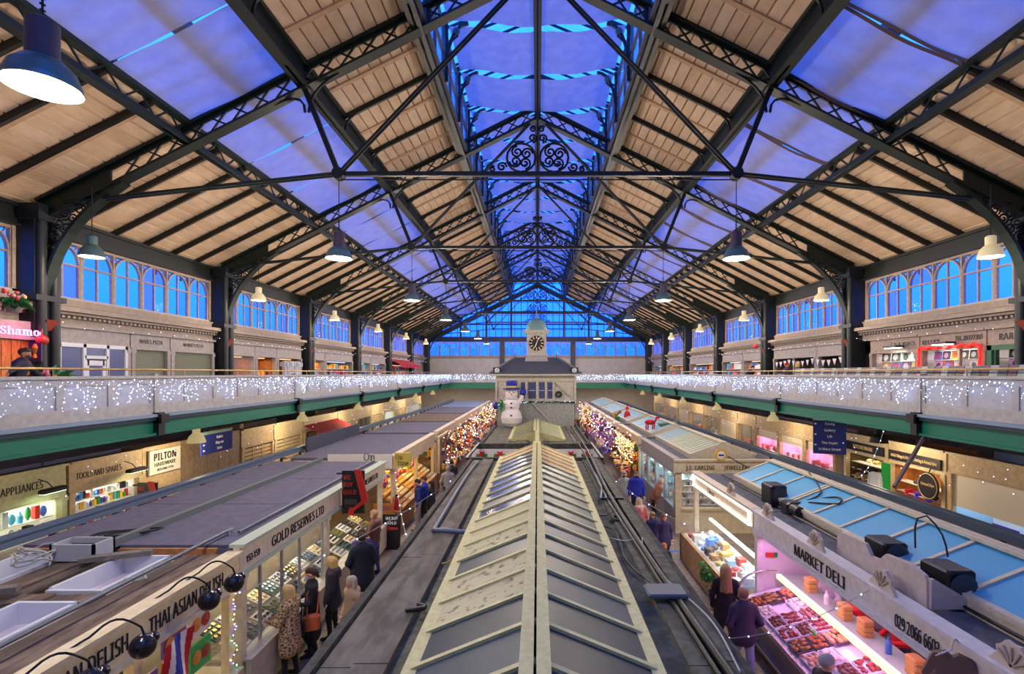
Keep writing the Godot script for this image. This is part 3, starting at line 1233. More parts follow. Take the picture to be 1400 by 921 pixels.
func build_pendants() -> void:
	var steel := mat("lamp_shade_grey", C(92, 122, 118), 0.35, 0.3)
	var yellow := glow("lamp_shade_lit", Color(1.0, 0.9, 0.62), 0.3, C(214, 206, 172))
	var white := glow("lamp_face_white", Color(1.0, 0.96, 0.9), 1.3)
	var warm := glow("lamp_face_warm", Color(1.0, 0.93, 0.75), 1.3)
	var n := 0
	for k in range(-1, 6):
		for s in [-1, 1]:
			var d := D1 + k * BAY - (0.25 if k < 0 else 0.0)
			if k < 0 and s > 0: continue   # the photograph shows none there
			var y := 9.3
			var o: Node3D = bell_lamp(true, steel, white, 11.6 - y if k >= 0 else 2.4)
			o.name = numbered("pendant_lamp")
			add_child(o)
			o.position = W(s * 5.55, y, d)
			tag(o, "%s large grey bell pendant lamp on the %s side of the nave" % [NTH[k + 1] + " nearest", side_word(s)], "lamp", "bell lamps hanging from the trusses")
			omni(o, o.position + Vector3(0, -0.3, 0), Color(1.0, 0.93, 0.84), HALL_LAMP, 0.3)
	for k in range(0, 6):
		for s in [-1, 1]:
			var d := D1 + k * BAY - 0.4
			var y := 9.25
			var o: Node3D = bell_lamp(false, yellow if not (k == 0 and s < 0) else steel, warm, 11.2 - y)
			o.name = numbered("pendant_lamp")
			add_child(o)
			o.position = W(s * (12.1 if s < 0 else 12.3), y, d)
			tag(o, "small %s bell lamp above the %s gallery, %s from the camera" % ["pale yellow" if not (k == 0 and s < 0) else "grey", side_word(s), NTH[k]], "lamp", "bell lamps above the galleries")
			omni(o, o.position + Vector3(0, -0.25, 0), Color(1.0, 0.9, 0.75), GALLERY_LAMP, 0.2)
	for k in range(-1, 6):  # nearest pair hangs out of view, added to brighten the dark shop fronts
		for s in [-1, 1]:
			var d := D1 + (k + 0.5) * BAY
			var y := 3.6
			var off: bool = k == 0 and s > 0  # dark shade only; the bulb below it is added to brighten the shops
			var o: Node3D = bell_lamp(false, yellow if not off else mat("iron_dark"), warm, GFLOOR - 0.2 - y)
			o.name = numbered("pendant_lamp")
			add_child(o)
			o.position = W(s * 12.3, y, d)
			tag(o, "small %s bell lamp under the %s gallery, %s from the camera" % ["dark shaded" if off else "glowing cream", side_word(s), NTH[k + 1]], "lamp", "bell lamps under the galleries")
			if true:
				omni(o, o.position + Vector3(0, -0.25, 0), Color(1.0, 0.9, 0.72), AISLE_LAMP, 0.2)


var goods_cache := {}


func goods_mesh(kind: int, color: Color) -> ArrayMesh:
	var key := "%d%s" % [kind, color.to_html()]
	if goods_cache.has(key):
		return goods_cache[key]
	var m := Mx.new()
	if kind == 0:
		m.soft_box(Vector3(0, 0.5, 0), Vector3(1, 1, 1), 0.04)
	elif kind == 1:
		m.lathe([Vector2(0.01, 0), Vector2(0.5, 0), Vector2(0.5, 0.6), Vector2(0.2, 0.8), Vector2(0.2, 1.0), Vector2(0.01, 1.0)], Vector3.ZERO, 8)
	else:
		m.ball(Vector3(0, 0.5, 0), Vector3(0.5, 0.5, 0.5), 8, 6)
	goods_cache[key] = m.mesh(mat("goods_" + color.to_html(), color, 0.5))
	return goods_cache[key]


const BRIGHT := [[220, 50, 45], [240, 240, 235], [40, 90, 200], [245, 190, 40], [60, 150, 80], [230, 120, 40], [120, 60, 150], [30, 30, 40], [200, 205, 210], [240, 130, 160], [90, 180, 220]]


func color_word(c: Color) -> String:
	if c.s < 0.2: return "white" if c.v > 0.85 else "grey" if c.v > 0.35 else "black"
	var h := c.h * 360.0
	var w := "red" if h < 18 or h > 345 else "orange" if h < 36 else "yellow" if h < 60 else "green" if h < 160 else "light blue" if h < 210 and c.v > 0.7 else "blue" if h < 255 else "purple" if h < 300 else "pink"
	return "dark " + w if c.v < 0.45 else w


func pick(palette: Array) -> Color:
	var p: Array = palette[rng.randi() % palette.size()]
	return C(p[0], p[1], p[2])


# a shelf of single goods along the hall
func goods(x: float, y: float, d0: float, d1: float, n: int, h0: float, h1: float, palette: Array, called: String, label: String, category: String, group: String, kinds := [0, 0, 1]) -> void:
	var step := (d1 - d0) / n
	for i in n:
		var k: int = kinds[rng.randi() % kinds.size()]
		var h := rng.randf_range(h0, h1)
		var w := step * rng.randf_range(0.6, 0.86)
		var c := pick(palette)
		single_mesh(called, goods_mesh(k, c), W(x, y, d0 + (i + 0.5) * step), Basis.from_scale(Vector3(minf(w, 0.25), h, w)), "%s %s" % [color_word(c), label], category, group)


func lamp_strip(parent: Node3D, x: float, y: float, d0: float, d1: float, color: Color, energy: float, face := 1.2) -> void:
	var m := Mx.new()
	m.bx(x - 0.05, x + 0.05, y, y + 0.05, d0, d1)
	part("tube_light", m, glow("tube_" + color.to_html(), color, face), parent)
	area(parent, W(x, y - 0.03, (d0 + d1) / 2), Vector3.DOWN, Vector2(0.12, d1 - d0) , color, energy)


func shop_unit(s: int, xf: float, y0: float, y1: float, d0: float, d1: float, o: Dictionary) -> Node3D:
	var t := thing("shop_unit", o.label, "shop", W(s * xf, y0, (d0 + d1) / 2), o.get("group", ""))
	var body: Material = o.get("body", mat("shop_cream", C(208, 188, 158), 0.6))
	var depth: float = o.get("depth", 1.5)
	var fh: float = o.get("fh", 0.6)
	var sill: float = o.get("sill", 0.8)
	var b := Mx.new()
	b.bx(s * (xf + depth), s * (xf + depth + 0.08), y0, y1, d0, d1)
	part("back_panel", b, o.get("back", body), t)
	var c := Mx.new()
	c.bx(s * (xf + 0.02), s * (xf + depth), y1 - fh + 0.02, y1 - fh + 0.1, d0, d1)
	part("ceiling_panel", c, o.get("back", body), t)
	for q in 2:
		var d: float = d0 if q == 0 else d1 - 0.16
		var w := Mx.new()
		w.bx(s * (xf - 0.06), s * (xf + 0.12), y0, y1 - fh, d, d + 0.16)
		w.bx(s * (xf - 0.08), s * (xf + 0.12), y1 - fh - 0.12, y1 - fh, d - 0.02, d + 0.18)
		w.bx(s * (xf - 0.08), s * (xf + 0.12), y0, y0 + 0.2, d - 0.02, d + 0.18)
		part("pilaster", w, body, t)
		var sd := Mx.new()
		sd.bx(s * (xf + 0.1), s * (xf + depth), y0, y1 - fh, d0 if q == 0 else d1 - 0.04, d0 + 0.04 if q == 0 else d1)
		part("side_panel", sd, o.get("back", body), t)
	var f := Mx.new()
	f.bx(s * (xf - 0.02), s * (xf + 0.14), y1 - fh, y1, d0, d1)
	f.bx(s * (xf - 0.12), s * (xf + 0.1), y1 - 0.07, y1, d0, d1)
	f.bx(s * (xf - 0.06), s * (xf + 0.1), y1 - fh, y1 - fh + 0.06, d0, d1)
	part("fascia", f, o.get("fascia", body), t)
	if sill > 0.0:
		var g := Mx.new()
		g.bx(s * xf, s * (xf + 0.1), y0, y0 + sill, d0 + 0.16, d1 - 0.16)
		g.bx(s * (xf - 0.05), s * (xf + 0.14), y0 + sill - 0.05, y0 + sill, d0 + 0.16, d1 - 0.16)
		part("stall_riser", g, body, t)
	if o.has("sign"):
		letters(o.sign, W(s * (xf - 0.026), y1 - fh * 0.5, o.get("sign_d", (d0 + d1) / 2)), -s * PI / 2, o.get("sign_h", 0.2), o.get("sign_w", 0.0), o.get("sign_m", mat("letter_black", C(25, 25, 28), 0.5)), t, o.get("serif", false), o.get("bold", false))
	for y in o.get("shelves", []):
		var sh := Mx.new()
		sh.bx(s * (xf + 0.15), s * (xf + 0.55), y - 0.025, y, d0 + 0.2, d1 - 0.2)
		part("shelf", sh, mat("shelf_white", C(225, 222, 215), 0.5), t)
	if o.has("shutter"):
		# roller shutter: each slat a part of its own, down to the given height
		var sm := Mx.new()
		var to: float = o.get("to", y0)
		var step: float = o.get("slat", 0.12)
		sm.hexa([W(s * (xf + 0.03), 0.005, d0 + 0.16), W(s * (xf + 0.06), 0.005, d0 + 0.16), W(s * (xf + 0.06), 0.005, d1 - 0.16), W(s * (xf + 0.03), 0.005, d1 - 0.16),
			W(s * (xf + 0.05), step, d0 + 0.16), W(s * (xf + 0.07), step, d0 + 0.16), W(s * (xf + 0.07), step, d1 - 0.16), W(s * (xf + 0.05), step, d1 - 0.16)])
		var mesh := sm.mesh(o.shutter, Vector3(t.position.x, 0, t.position.z))
		var y := y1 - fh - step
		while y > to - 0.01:
			put("slat", mesh, t, Vector3(0, y - y0, 0))
			y -= step
	if o.get("glass", false):
		var gm := Mx.new()
		gm.bx(s * (xf + 0.04), s * (xf + 0.05), y0 + sill, y1 - fh, d0 + 0.16, d1 - 0.16)
		part("pane", gm, glass("shop_glass", Color(0.9, 0.95, 1.0), 0.05), t)
	for d in o.get("mullions", []):
		var mm := Mx.new()
		mm.bx(s * (xf - 0.02), s * (xf + 0.08), y0 + sill, y1 - fh, d - 0.04, d + 0.04)
		part("mullion", mm, o.get("frame", body), t)
	if o.has("light"):
		lamp_strip(t, s * (xf + 0.5), y1 - fh - 0.06, d0 + 0.3, d1 - 0.3, o.light, o.get("energy", 1.0), o.get("face", 1.2))
	return t


func build_gallery_shops() -> void:
	var grey := noisy("gallery_front", C(152, 144, 142), C(166, 158, 156), Vector3(0.4, 0.4, 0.4), 0.6)
	var y1 := 7.52
	# left, first bay: white framed office with door, two shuttered pizza counters
	var t := shop_unit(-1, 14.0, GFLOOR, y1, 14.75, 17.55, {"label": "closed gallery shop with white framed windows and glazed door", "body": grey, "sill": 0.0, "depth": 0.5, "back": mat("office_blind", C(136, 142, 172), 0.5)})
	var fr := mat("upvc_white", C(215, 218, 225), 0.4)
	var frame := Mx.new()
	for d in [14.92, 15.75, 16.6, 17.35]:
		frame.bx(-14.02, -13.92, GFLOOR, 7.0, d - 0.05, d + 0.05)
	for y in [GFLOOR + 0.1, 6.95]:
		frame.bx(-14.02, -13.92, y - 0.06, y + 0.06, 14.9, 17.4)
	frame.bx(-14.02, -13.92, 6.55, 6.65, 15.75, 16.6)
	part("window_frame", frame, fr, t)
	var door := Mx.new()
	for d in [15.86, 16.48]:
		door.bx(-14.0, -13.94, GFLOOR + 0.05, 6.5, d - 0.06, d + 0.06)
	for y in [GFLOOR + 0.2, 6.42]:
		door.bx(-14.0, -13.94, y - 0.08, y + 0.08, 15.86, 16.48)
	var dn := part("door", door, fr, t)
	var hd := Mx.new()
	hd.bx(-13.93, -13.9, 5.8, 6.0, 15.9, 15.94)
	part("handle", hd, mat("iron_dark"), dn)
	for a in [[14.97, 15.7, GFLOOR + 0.1, 6.9], [15.95, 16.4, GFLOOR + 0.28, 6.35], [15.8, 16.55, 6.66, 6.9], [16.65, 17.3, GFLOOR + 0.1, 6.9]]:
		var g := Mx.new()
		g.bx(-13.98, -13.97, a[2], a[3], a[0], a[1])
		part("pane", g, glass("office_glass", Color(0.5, 0.55, 0.75), 0.4, 0.1), t)
	var olive := mat("shutter_olive", C(108, 112, 92), 0.5)
	shop_unit(-1, 14.0, GFLOOR, y1, 17.6, 19.45, {"label": "pizza counter with closed olive roller shutter beside the white framed shop", "body": grey, "sill": 0.0, "depth": 0.6, "shutter": olive, "slat": 0.075, "sign": "WARES PIZZA", "sign_h": 0.14, "sign_w": 1.1})
	shop_unit(-1, 14.0, GFLOOR, y1, 19.5, 22.1, {"label": "pizza counter with closed olive roller shutter next to the dark column", "body": grey, "sill": 0.0, "depth": 0.6, "shutter": olive, "slat": 0.075, "sign": "MARKET PIZZA", "sign_h": 0.13, "sign_w": 1.2})
	# left, far left: orange timber booth with a pink neon sign
	var ob := thing("timber_booth", "orange timber boarded booth with pink neon sign on the gallery", "booth", W(-13.9, GFLOOR, 13.2))
	var pl := Mx.new()
	pl.bx(-0.03, 0.03, 0, 2.1, 0.01, 0.24)
	var plm := pl.mesh(noisy("timber_orange", C(196, 108, 48), C(222, 138, 72), Vector3(0.8, 0.2, 0.8), 0.6))
	for i in 12:
		put("plank", plm, ob, W(-13.86, GFLOOR, 11.2 + i * 0.25) - ob.position)
	var hdm := Mx.new()
	hdm.bx(-14.0, -13.7, 7.0, 7.08, 11.2, 14.2)
	hdm.bx(-13.95, -13.8, 7.08, 7.5, 11.2, 14.2)
	part("canopy", hdm, grey, ob)
	var ns := thing("neon_sign", "pink neon sign over the orange timber booth", "sign", W(-13.6, 7.15, 13.6))
	letters("Shamoo", W(-13.6, 7.2, 13.55), PI / 2, 0.2, 1.2, glow("neon_pink", Color(1.0, 0.25, 0.65), 5.0), ns, true, true)
	omni(ns, W(-13.4, 7.2, 13.6), Color(1.0, 0.3, 0.65), 0.25, 0.1)
	# poster boards on the first column
	var pb := thing("poster_board", "dark blue poster with a gold motif on the first column", "poster", W(-13.5, 6.2, 14.55))
	var pbm := Mx.new()
	pbm.bx(-13.72, -13.38, 6.42, 6.95, 13.80, 13.84)
	part("panel", pbm, mat("poster_blue", C(38, 28, 96), 0.5), pb)
	var pbo := Mx.new()
	pbo.lathe([Vector2(0.01, 6.5), Vector2(0.07, 6.52), Vector2(0.04, 6.62), Vector2(0.09, 6.78), Vector2(0.05, 6.88), Vector2(0.01, 6.9)], W(-13.55, 0, 13.8), 10, Basis.from_scale(Vector3(1, 1, 0.2)))
	part("motif", pbo, mat("motif_gold", C(225, 165, 60), 0.5), pb)
	# left, second bay: wood lined cafe and clothes
	var wood := noisy("cafe_wood", C(140, 84, 48), C(176, 112, 66), Vector3(0.5, 0.5, 0.5), 0.6)
	var warm := Color(1.0, 0.8, 0.5)
	shop_unit(-1, 14.0, GFLOOR, y1, 23.1, 25.3, {"label": "wood lined gallery cafe front nearest the second left column", "body": grey, "back": wood, "sill": 0.9, "light": warm, "energy": 1.6, "glass": true, "group": ""})
	shop_unit(-1, 14.0, GFLOOR, y1, 25.35, 27.4, {"label": "wood lined gallery cafe front, middle window with bottles", "body": grey, "back": wood, "sill": 0.9, "light": warm, "energy": 1.6, "shelves": [6.0]})
	goods(-14.3, 6.0, 25.7, 27.1, 7, 0.15, 0.3, BRIGHT, "bottle", "small bottle on the shelf of the wood lined gallery cafe", "bottle", "cafe bottles on the gallery", [1])
	shop_unit(-1, 14.0, GFLOOR, y1, 27.45, 30.3, {"label": "gallery clothes shop with pale shirts hanging in front", "body": grey, "back": wood, "sill": 0.6, "light": warm, "energy": 1.2})
	for i in 7:
		var sh := Mx.new()
		sh.soft_box(W(-13.85, 6.35, 28.0 + i * 0.27), Vector3(0.22, 0.85, 0.16), 0.04)
		sh.soft_box(W(-13.85, 6.6, 28.0 + i * 0.27), Vector3(0.5, 0.25, 0.12), 0.04)
		single("hanging_shirt", sh, mat("shirt_%d" % (i % 3), [C(205, 210, 225), C(180, 190, 215), C(225, 220, 220)][i % 3], 0.9), W(-13.85, 6.0, 28.0 + i * 0.27), "pale shirt hanging in front of the gallery clothes shop", "shirt", "shirts on the gallery rail")
	# further left bays
	var specs := [[31.4, 33.6, Color(1, 0.9, 0.7), 2.6, "brightly lit gallery toy shop behind the third left column"], [33.7, 38.7, Color(0.8, 0.85, 1.0), 0.5, "dim gallery shop with dark window on the left, third bay"],
		[39.8, 42.8, Color(1, 0.95, 0.85), 1.2, "small white lit shop on the left gallery, fourth bay"], [42.9, 47.0, Color(0.9, 0.9, 1.0), 0.8, "grey fronted shop on the left gallery, fourth bay"],
		[48.0, 55.3, Color(1, 0.75, 0.6), 1.6, "shop under the red awning on the far left gallery"], [56.4, 61.5, Color(1, 0.85, 0.6), 1.2, "last shop of the left gallery"]]
	for a in specs:
		shop_unit(-1, 14.0, GFLOOR, y1, a[0], a[1], {"label": a[4], "body": grey, "back": mat("shop_back_grey", C(150, 145, 150), 0.8), "light": a[2], "energy": a[3], "shelves": [5.9, 6.4]})
		var n := int((a[1] - a[0]) * 2.2)
		for y in [5.9, 6.4]:
			goods(-14.3, y, a[0] + 0.3, a[1] - 0.3, n, 0.2, 0.42, BRIGHT, "shop_item", "colourful box in a far left gallery shop window", "goods", "goods in the left gallery shops")
	var aw := thing("awning", "red awning on the far left gallery", "awning", W(-13.9, 7.1, 51.0))
	for i in 10:
		var m := Mx.new()
		var a0 := 47.8 + i * 0.75
		m.hexa([W(-13.86, 7.4, a0), W(-12.7, 6.85, a0), W(-12.7, 6.85, a0 + 0.74), W(-13.86, 7.4, a0 + 0.74), W(-13.86, 7.44, a0), W(-12.7, 6.89, a0), W(-12.7, 6.89, a0 + 0.74), W(-13.86, 7.44, a0 + 0.74)])
		m.bx(-12.74, -12.7, 6.65, 6.88, a0, a0 + 0.74)
		part("cloth_strip", m, mat("awning_red" if i % 2 else "awning_dark", C(190, 30, 50) if i % 2 else C(160, 24, 44), 0.8), aw)
	# right, first bay: record shop
	var pinkwhite := Color(1.0, 0.93, 0.92)
	var gr := mat("record_green", C(20, 92, 62), 0.5)
	var brown := noisy("record_front", C(150, 132, 120), C(166, 148, 134), Vector3(0.4, 0.4, 0.4), 0.6)
	var white := mat("shelf_back_white", C(235, 230, 228), 0.6)
	shop_unit(1, 14.0, GFLOOR, y1, 18.75, 21.5, {"label": "record shop window with eight sleeves beside the right column", "body": brown, "back": white, "sill": 0.55, "light": pinkwhite, "energy": 0.45, "shelves": [5.5, 6.2, 6.57], "sign": "C.D. & VIDEOS", "sign_h": 0.15, "sign_w": 1.3, "sign_d": 19.6, "depth": 0.6, "fh": 0.62})
	shop_unit(1, 14.0, GFLOOR, y1, 15.95, 18.7, {"label": "record shop window framed with red lights", "body": brown, "back": white, "sill": 0.55, "light": pinkwhite, "energy": 0.45, "shelves": [5.5, 6.2, 6.57], "depth": 0.6, "fh": 0.62, "mullions": [17.0]})
	var ks := thing("sign_lettering", "black lettering with a telephone number on the record shop fascia", "sign", W(13.96, 7.2, 17.4))
	letters("KELLY'S", W(13.97, 7.2, 18.2), -PI / 2, 0.16, 0.8, mat("letter_black"), ks, false, true)
	letters("TEL.20377355", W(13.97, 7.25, 16.6), -PI / 2, 0.16, 1.05, mat("letter_black"), ks, false, true)
	letters("RARE", W(13.97, 7.2, 15.2), -PI / 2, 0.2, 0.6, mat("letter_black"), ks, false, true)
	shop_unit(1, 14.0, GFLOOR, y1, 13.0, 15.9, {"label": "green framed record shop window at the right edge", "body": brown, "frame": gr, "back": white, "sill": 0.55, "light": pinkwhite, "energy": 0.45, "shelves": [5.5, 6.2, 6.57], "depth": 0.6, "mullions": [15.65]})
	var gf := thing("green_frame", "green timber frame of the record shop window at the right edge", "frame", W(13.9, GFLOOR, 14.4))
	var gfm := Mx.new()
	gfm.bx(13.78, 13.86, GFLOOR + 0.5, 6.95, 15.55, 15.72)
	gfm.bx(13.78, 13.86, 6.8, 6.95, 13.1, 15.72)
	part("frame", gfm, gr, gf)
	var covers := [[240, 236, 230], [70, 60, 110], [240, 170, 210], [70, 66, 66], [190, 200, 230], [225, 225, 225], [120, 110, 220], [215, 110, 60], [240, 190, 60], [200, 60, 60], [60, 90, 70], [235, 150, 40]]
	var ci := 0
	for row in [[18.95, 21.2, 4, 6.57, 0.33], [18.95, 21.2, 4, 6.2, 0.34], [17.1, 18.4, 3, 6.2, 0.34], [16.15, 16.9, 2, 6.2, 0.34], [16.15, 18.4, 6, 6.57, 0.3], [13.2, 15.5, 4, 6.2, 0.34], [13.2, 15.5, 4, 6.57, 0.3]]:
		var step: float = (row[1] - row[0]) / row[2]
		for i in row[2]:
			var cc: Array = covers[(ci * 5) % covers.size()]
			var d: float = row[0] + (i + 0.5) * step
			var rs := thing("record_sleeve", "%s record sleeve standing in the right gallery shop window" % ["pale", "dark", "pink", "charcoal", "pale blue", "white", "violet", "orange", "yellow", "red", "green", "amber"][(ci * 5) % 12], "record sleeve", W(14.25, row[3], d), "record sleeves in the shop window")
			var m := Mx.new()
			m.box(W(14.25, row[3] + row[4] * 0.5, d), Vector3(0.02, row[4], step * 0.86), Basis(Vector3(0, 0, 1), -0.12))
			part("cover", m, mat("cover_%d" % ((ci * 5) % 12), C(cc[0], cc[1], cc[2]), 0.4), rs)
			var pr := Mx.new()
			var c2: Array = covers[(ci * 7 + 3) % covers.size()]
			pr.lathe([Vector2(0.01, 0), Vector2(step * 0.26, 0.004), Vector2(step * 0.12, 0.014), Vector2(0.01, 0.016)], W(14.235, row[3] + row[4] * 0.5, d), 7, Basis(Vector3(0, 0, 1), PI / 2 - 0.12))
			part("print", pr, mat("cover_%d" % ((ci * 7 + 3) % 12), C(c2[0], c2[1], c2[2]), 0.4), rs)
			ci += 1
	# red light rope round the middle window
	var rope := thing("light_rope", "red light rope round the middle record shop window", "lights", W(13.85, 5.4, 17.3))
	var rp := Mx.new()
	var pts := []
	for i in 12: pts.append(W(13.86, 5.4 + i * 0.14, 18.62 + 0.02 * sin(i * 2.0)))
	for i in 22: pts.append(W(13.86, 7.0 + 0.04 * sin(i * 1.7), 18.6 - i * 0.12))
	for i in 12: pts.append(W(13.86, 6.95 - i * 0.14, 16.05 + 0.02 * sin(i * 2.0)))
	rp.tube(pts, 0.045, 6)
	part("tube", rp, glow("rope_red", Color(1.0, 0.12, 0.1), 1.3, C(200, 30, 30)), rope)
	# strip lights under the record shop fascia
	for d in [19.75, 17.35]:
		var f := thing("strip_light", "white strip light on the record shop fascia at its %s window" % ("eight sleeve" if d > 19 else "middle"), "lamp", W(13.7, 7.05, d))
		var m := Mx.new()
		m.bx(13.55, 13.9, 7.08, 7.16, d - 0.35, d + 0.35)
		part("housing", m, mat("lamp_housing"), f)
		var l := Mx.new()
		l.bx(13.57, 13.85, 7.05, 7.08, d - 0.3, d + 0.3)
		part("lit_tube", l, glow("tube_white", Color(1, 1, 0.95), 4.0), f)
		area(f, W(13.7, 7.0, d), Vector3.DOWN, Vector2(0.25, 0.6), Color(1, 0.98, 0.92), 0.6)
	# right, second bay: dark shop with white bunting
	var dark := mat("shop_dim", C(112, 104, 104), 0.8)
	shop_unit(1, 14.0, GFLOOR, y1, 23.1, 25.6, {"label": "dark shop on the right gallery with a sign board, next to the record shop column", "body": grey, "back": dark, "sill": 0.6, "depth": 2.1})
	shop_unit(1, 14.0, GFLOOR, y1, 25.65, 30.3, {"label": "dark shop on the right gallery hung with white bunting", "body": grey, "back": dark, "sill": 0.6, "depth": 2.1, "mullions": [28.0]})
	for i in 14:
		var d := 23.4 + i * 0.48
		var m := Mx.new()
		var sagging := 0.12 * absf(sin(i * 0.62))
		m.plate(PackedVector2Array([Vector2(-0.16, 0), Vector2(0.16, 0), Vector2(0, -0.3)]), W(13.85, 6.85 - sagging, d), Basis(Vector3(0, 0, -1), Vector3.UP, Vector3.RIGHT), 0.01)
		single("bunting_flag", m, mat("bunting_white", C(225, 222, 225), 0.9), W(13.85, 6.85, d), "small white bunting pennant hanging at the dark right gallery shop", "bunting", "white bunting on the right gallery")
	for a in [[31.4, 34.8, Color(1, 0.85, 0.6), 1.8, "warm lit cafe on the right gallery, third bay"], [34.9, 38.7, Color(1, 0.9, 0.8), 0.9, "small shop on the right gallery, third bay"], [39.8, 47.0, Color(1, 0.85, 0.7), 1.2, "right gallery shop in the fourth bay with white board"],
		[48.0, 55.3, Color(1, 0.8, 0.6), 1.5, "right gallery shop in the fifth bay hung with clothes"], [56.4, 61.5, Color(0.8, 1.0, 0.9), 1.0, "last shop of the right gallery"]]:
		shop_unit(1, 14.0, GFLOOR, y1, a[0], a[1], {"label": a[4], "body": grey, "back": mats["shop_back_grey"], "light": a[2], "energy": a[3], "shelves": [5.9, 6.4]})
		var n := int((a[1] - a[0]) * 2.0)
		for y in [5.9, 6.4]:
			goods(14.3, y, a[0] + 0.3, a[1] - 0.3, n, 0.2, 0.42, BRIGHT, "shop_item", "colourful box in a far right gallery shop window", "goods", "goods in the right gallery shops")
	# records in browsers along the right rail
	var bsh := thing("record_browser", "long dark rack of record sleeves along the right gallery rail", "rack", W(11.2, 6.0, 16.0))
	var bm := Mx.new()
	bm.bx(11.02, 11.5, 5.5, 6.04, 10.4, 22.0)
	bm.bx(10.98, 11.54, 5.94, 6.0, 10.4, 22.0)
	part("trough", bm, mat("rack_dark", C(40, 40, 44), 0.6), bsh)
	var tones := [[70, 72, 78], [150, 148, 140], [170, 150, 110], [90, 60, 70], [120, 130, 135], [160, 60, 60], [45, 45, 52], [140, 150, 150], [180, 170, 150], [100, 105, 110], [110, 80, 60]]
	for i in 46:
		var d := 10.6 + i * 0.248
		var q: Array = tones[(i * 7 + (i / 3)) % tones.size()]
		var m := Mx.new()
		m.box(W(11.0, 6.14, d), Vector3(0.03, 0.31, 0.23), Basis(Vector3(0, 0, 1), -0.25))
		single("rail_record", m, mat("sleeve_%d" % ((i * 7 + (i / 3)) % tones.size()), C(q[0], q[1], q[2]), 0.4), W(11.0, 6.0, d), "record sleeve leaning in the rack along the right gallery rail", "record sleeve", "record sleeves along the rail")


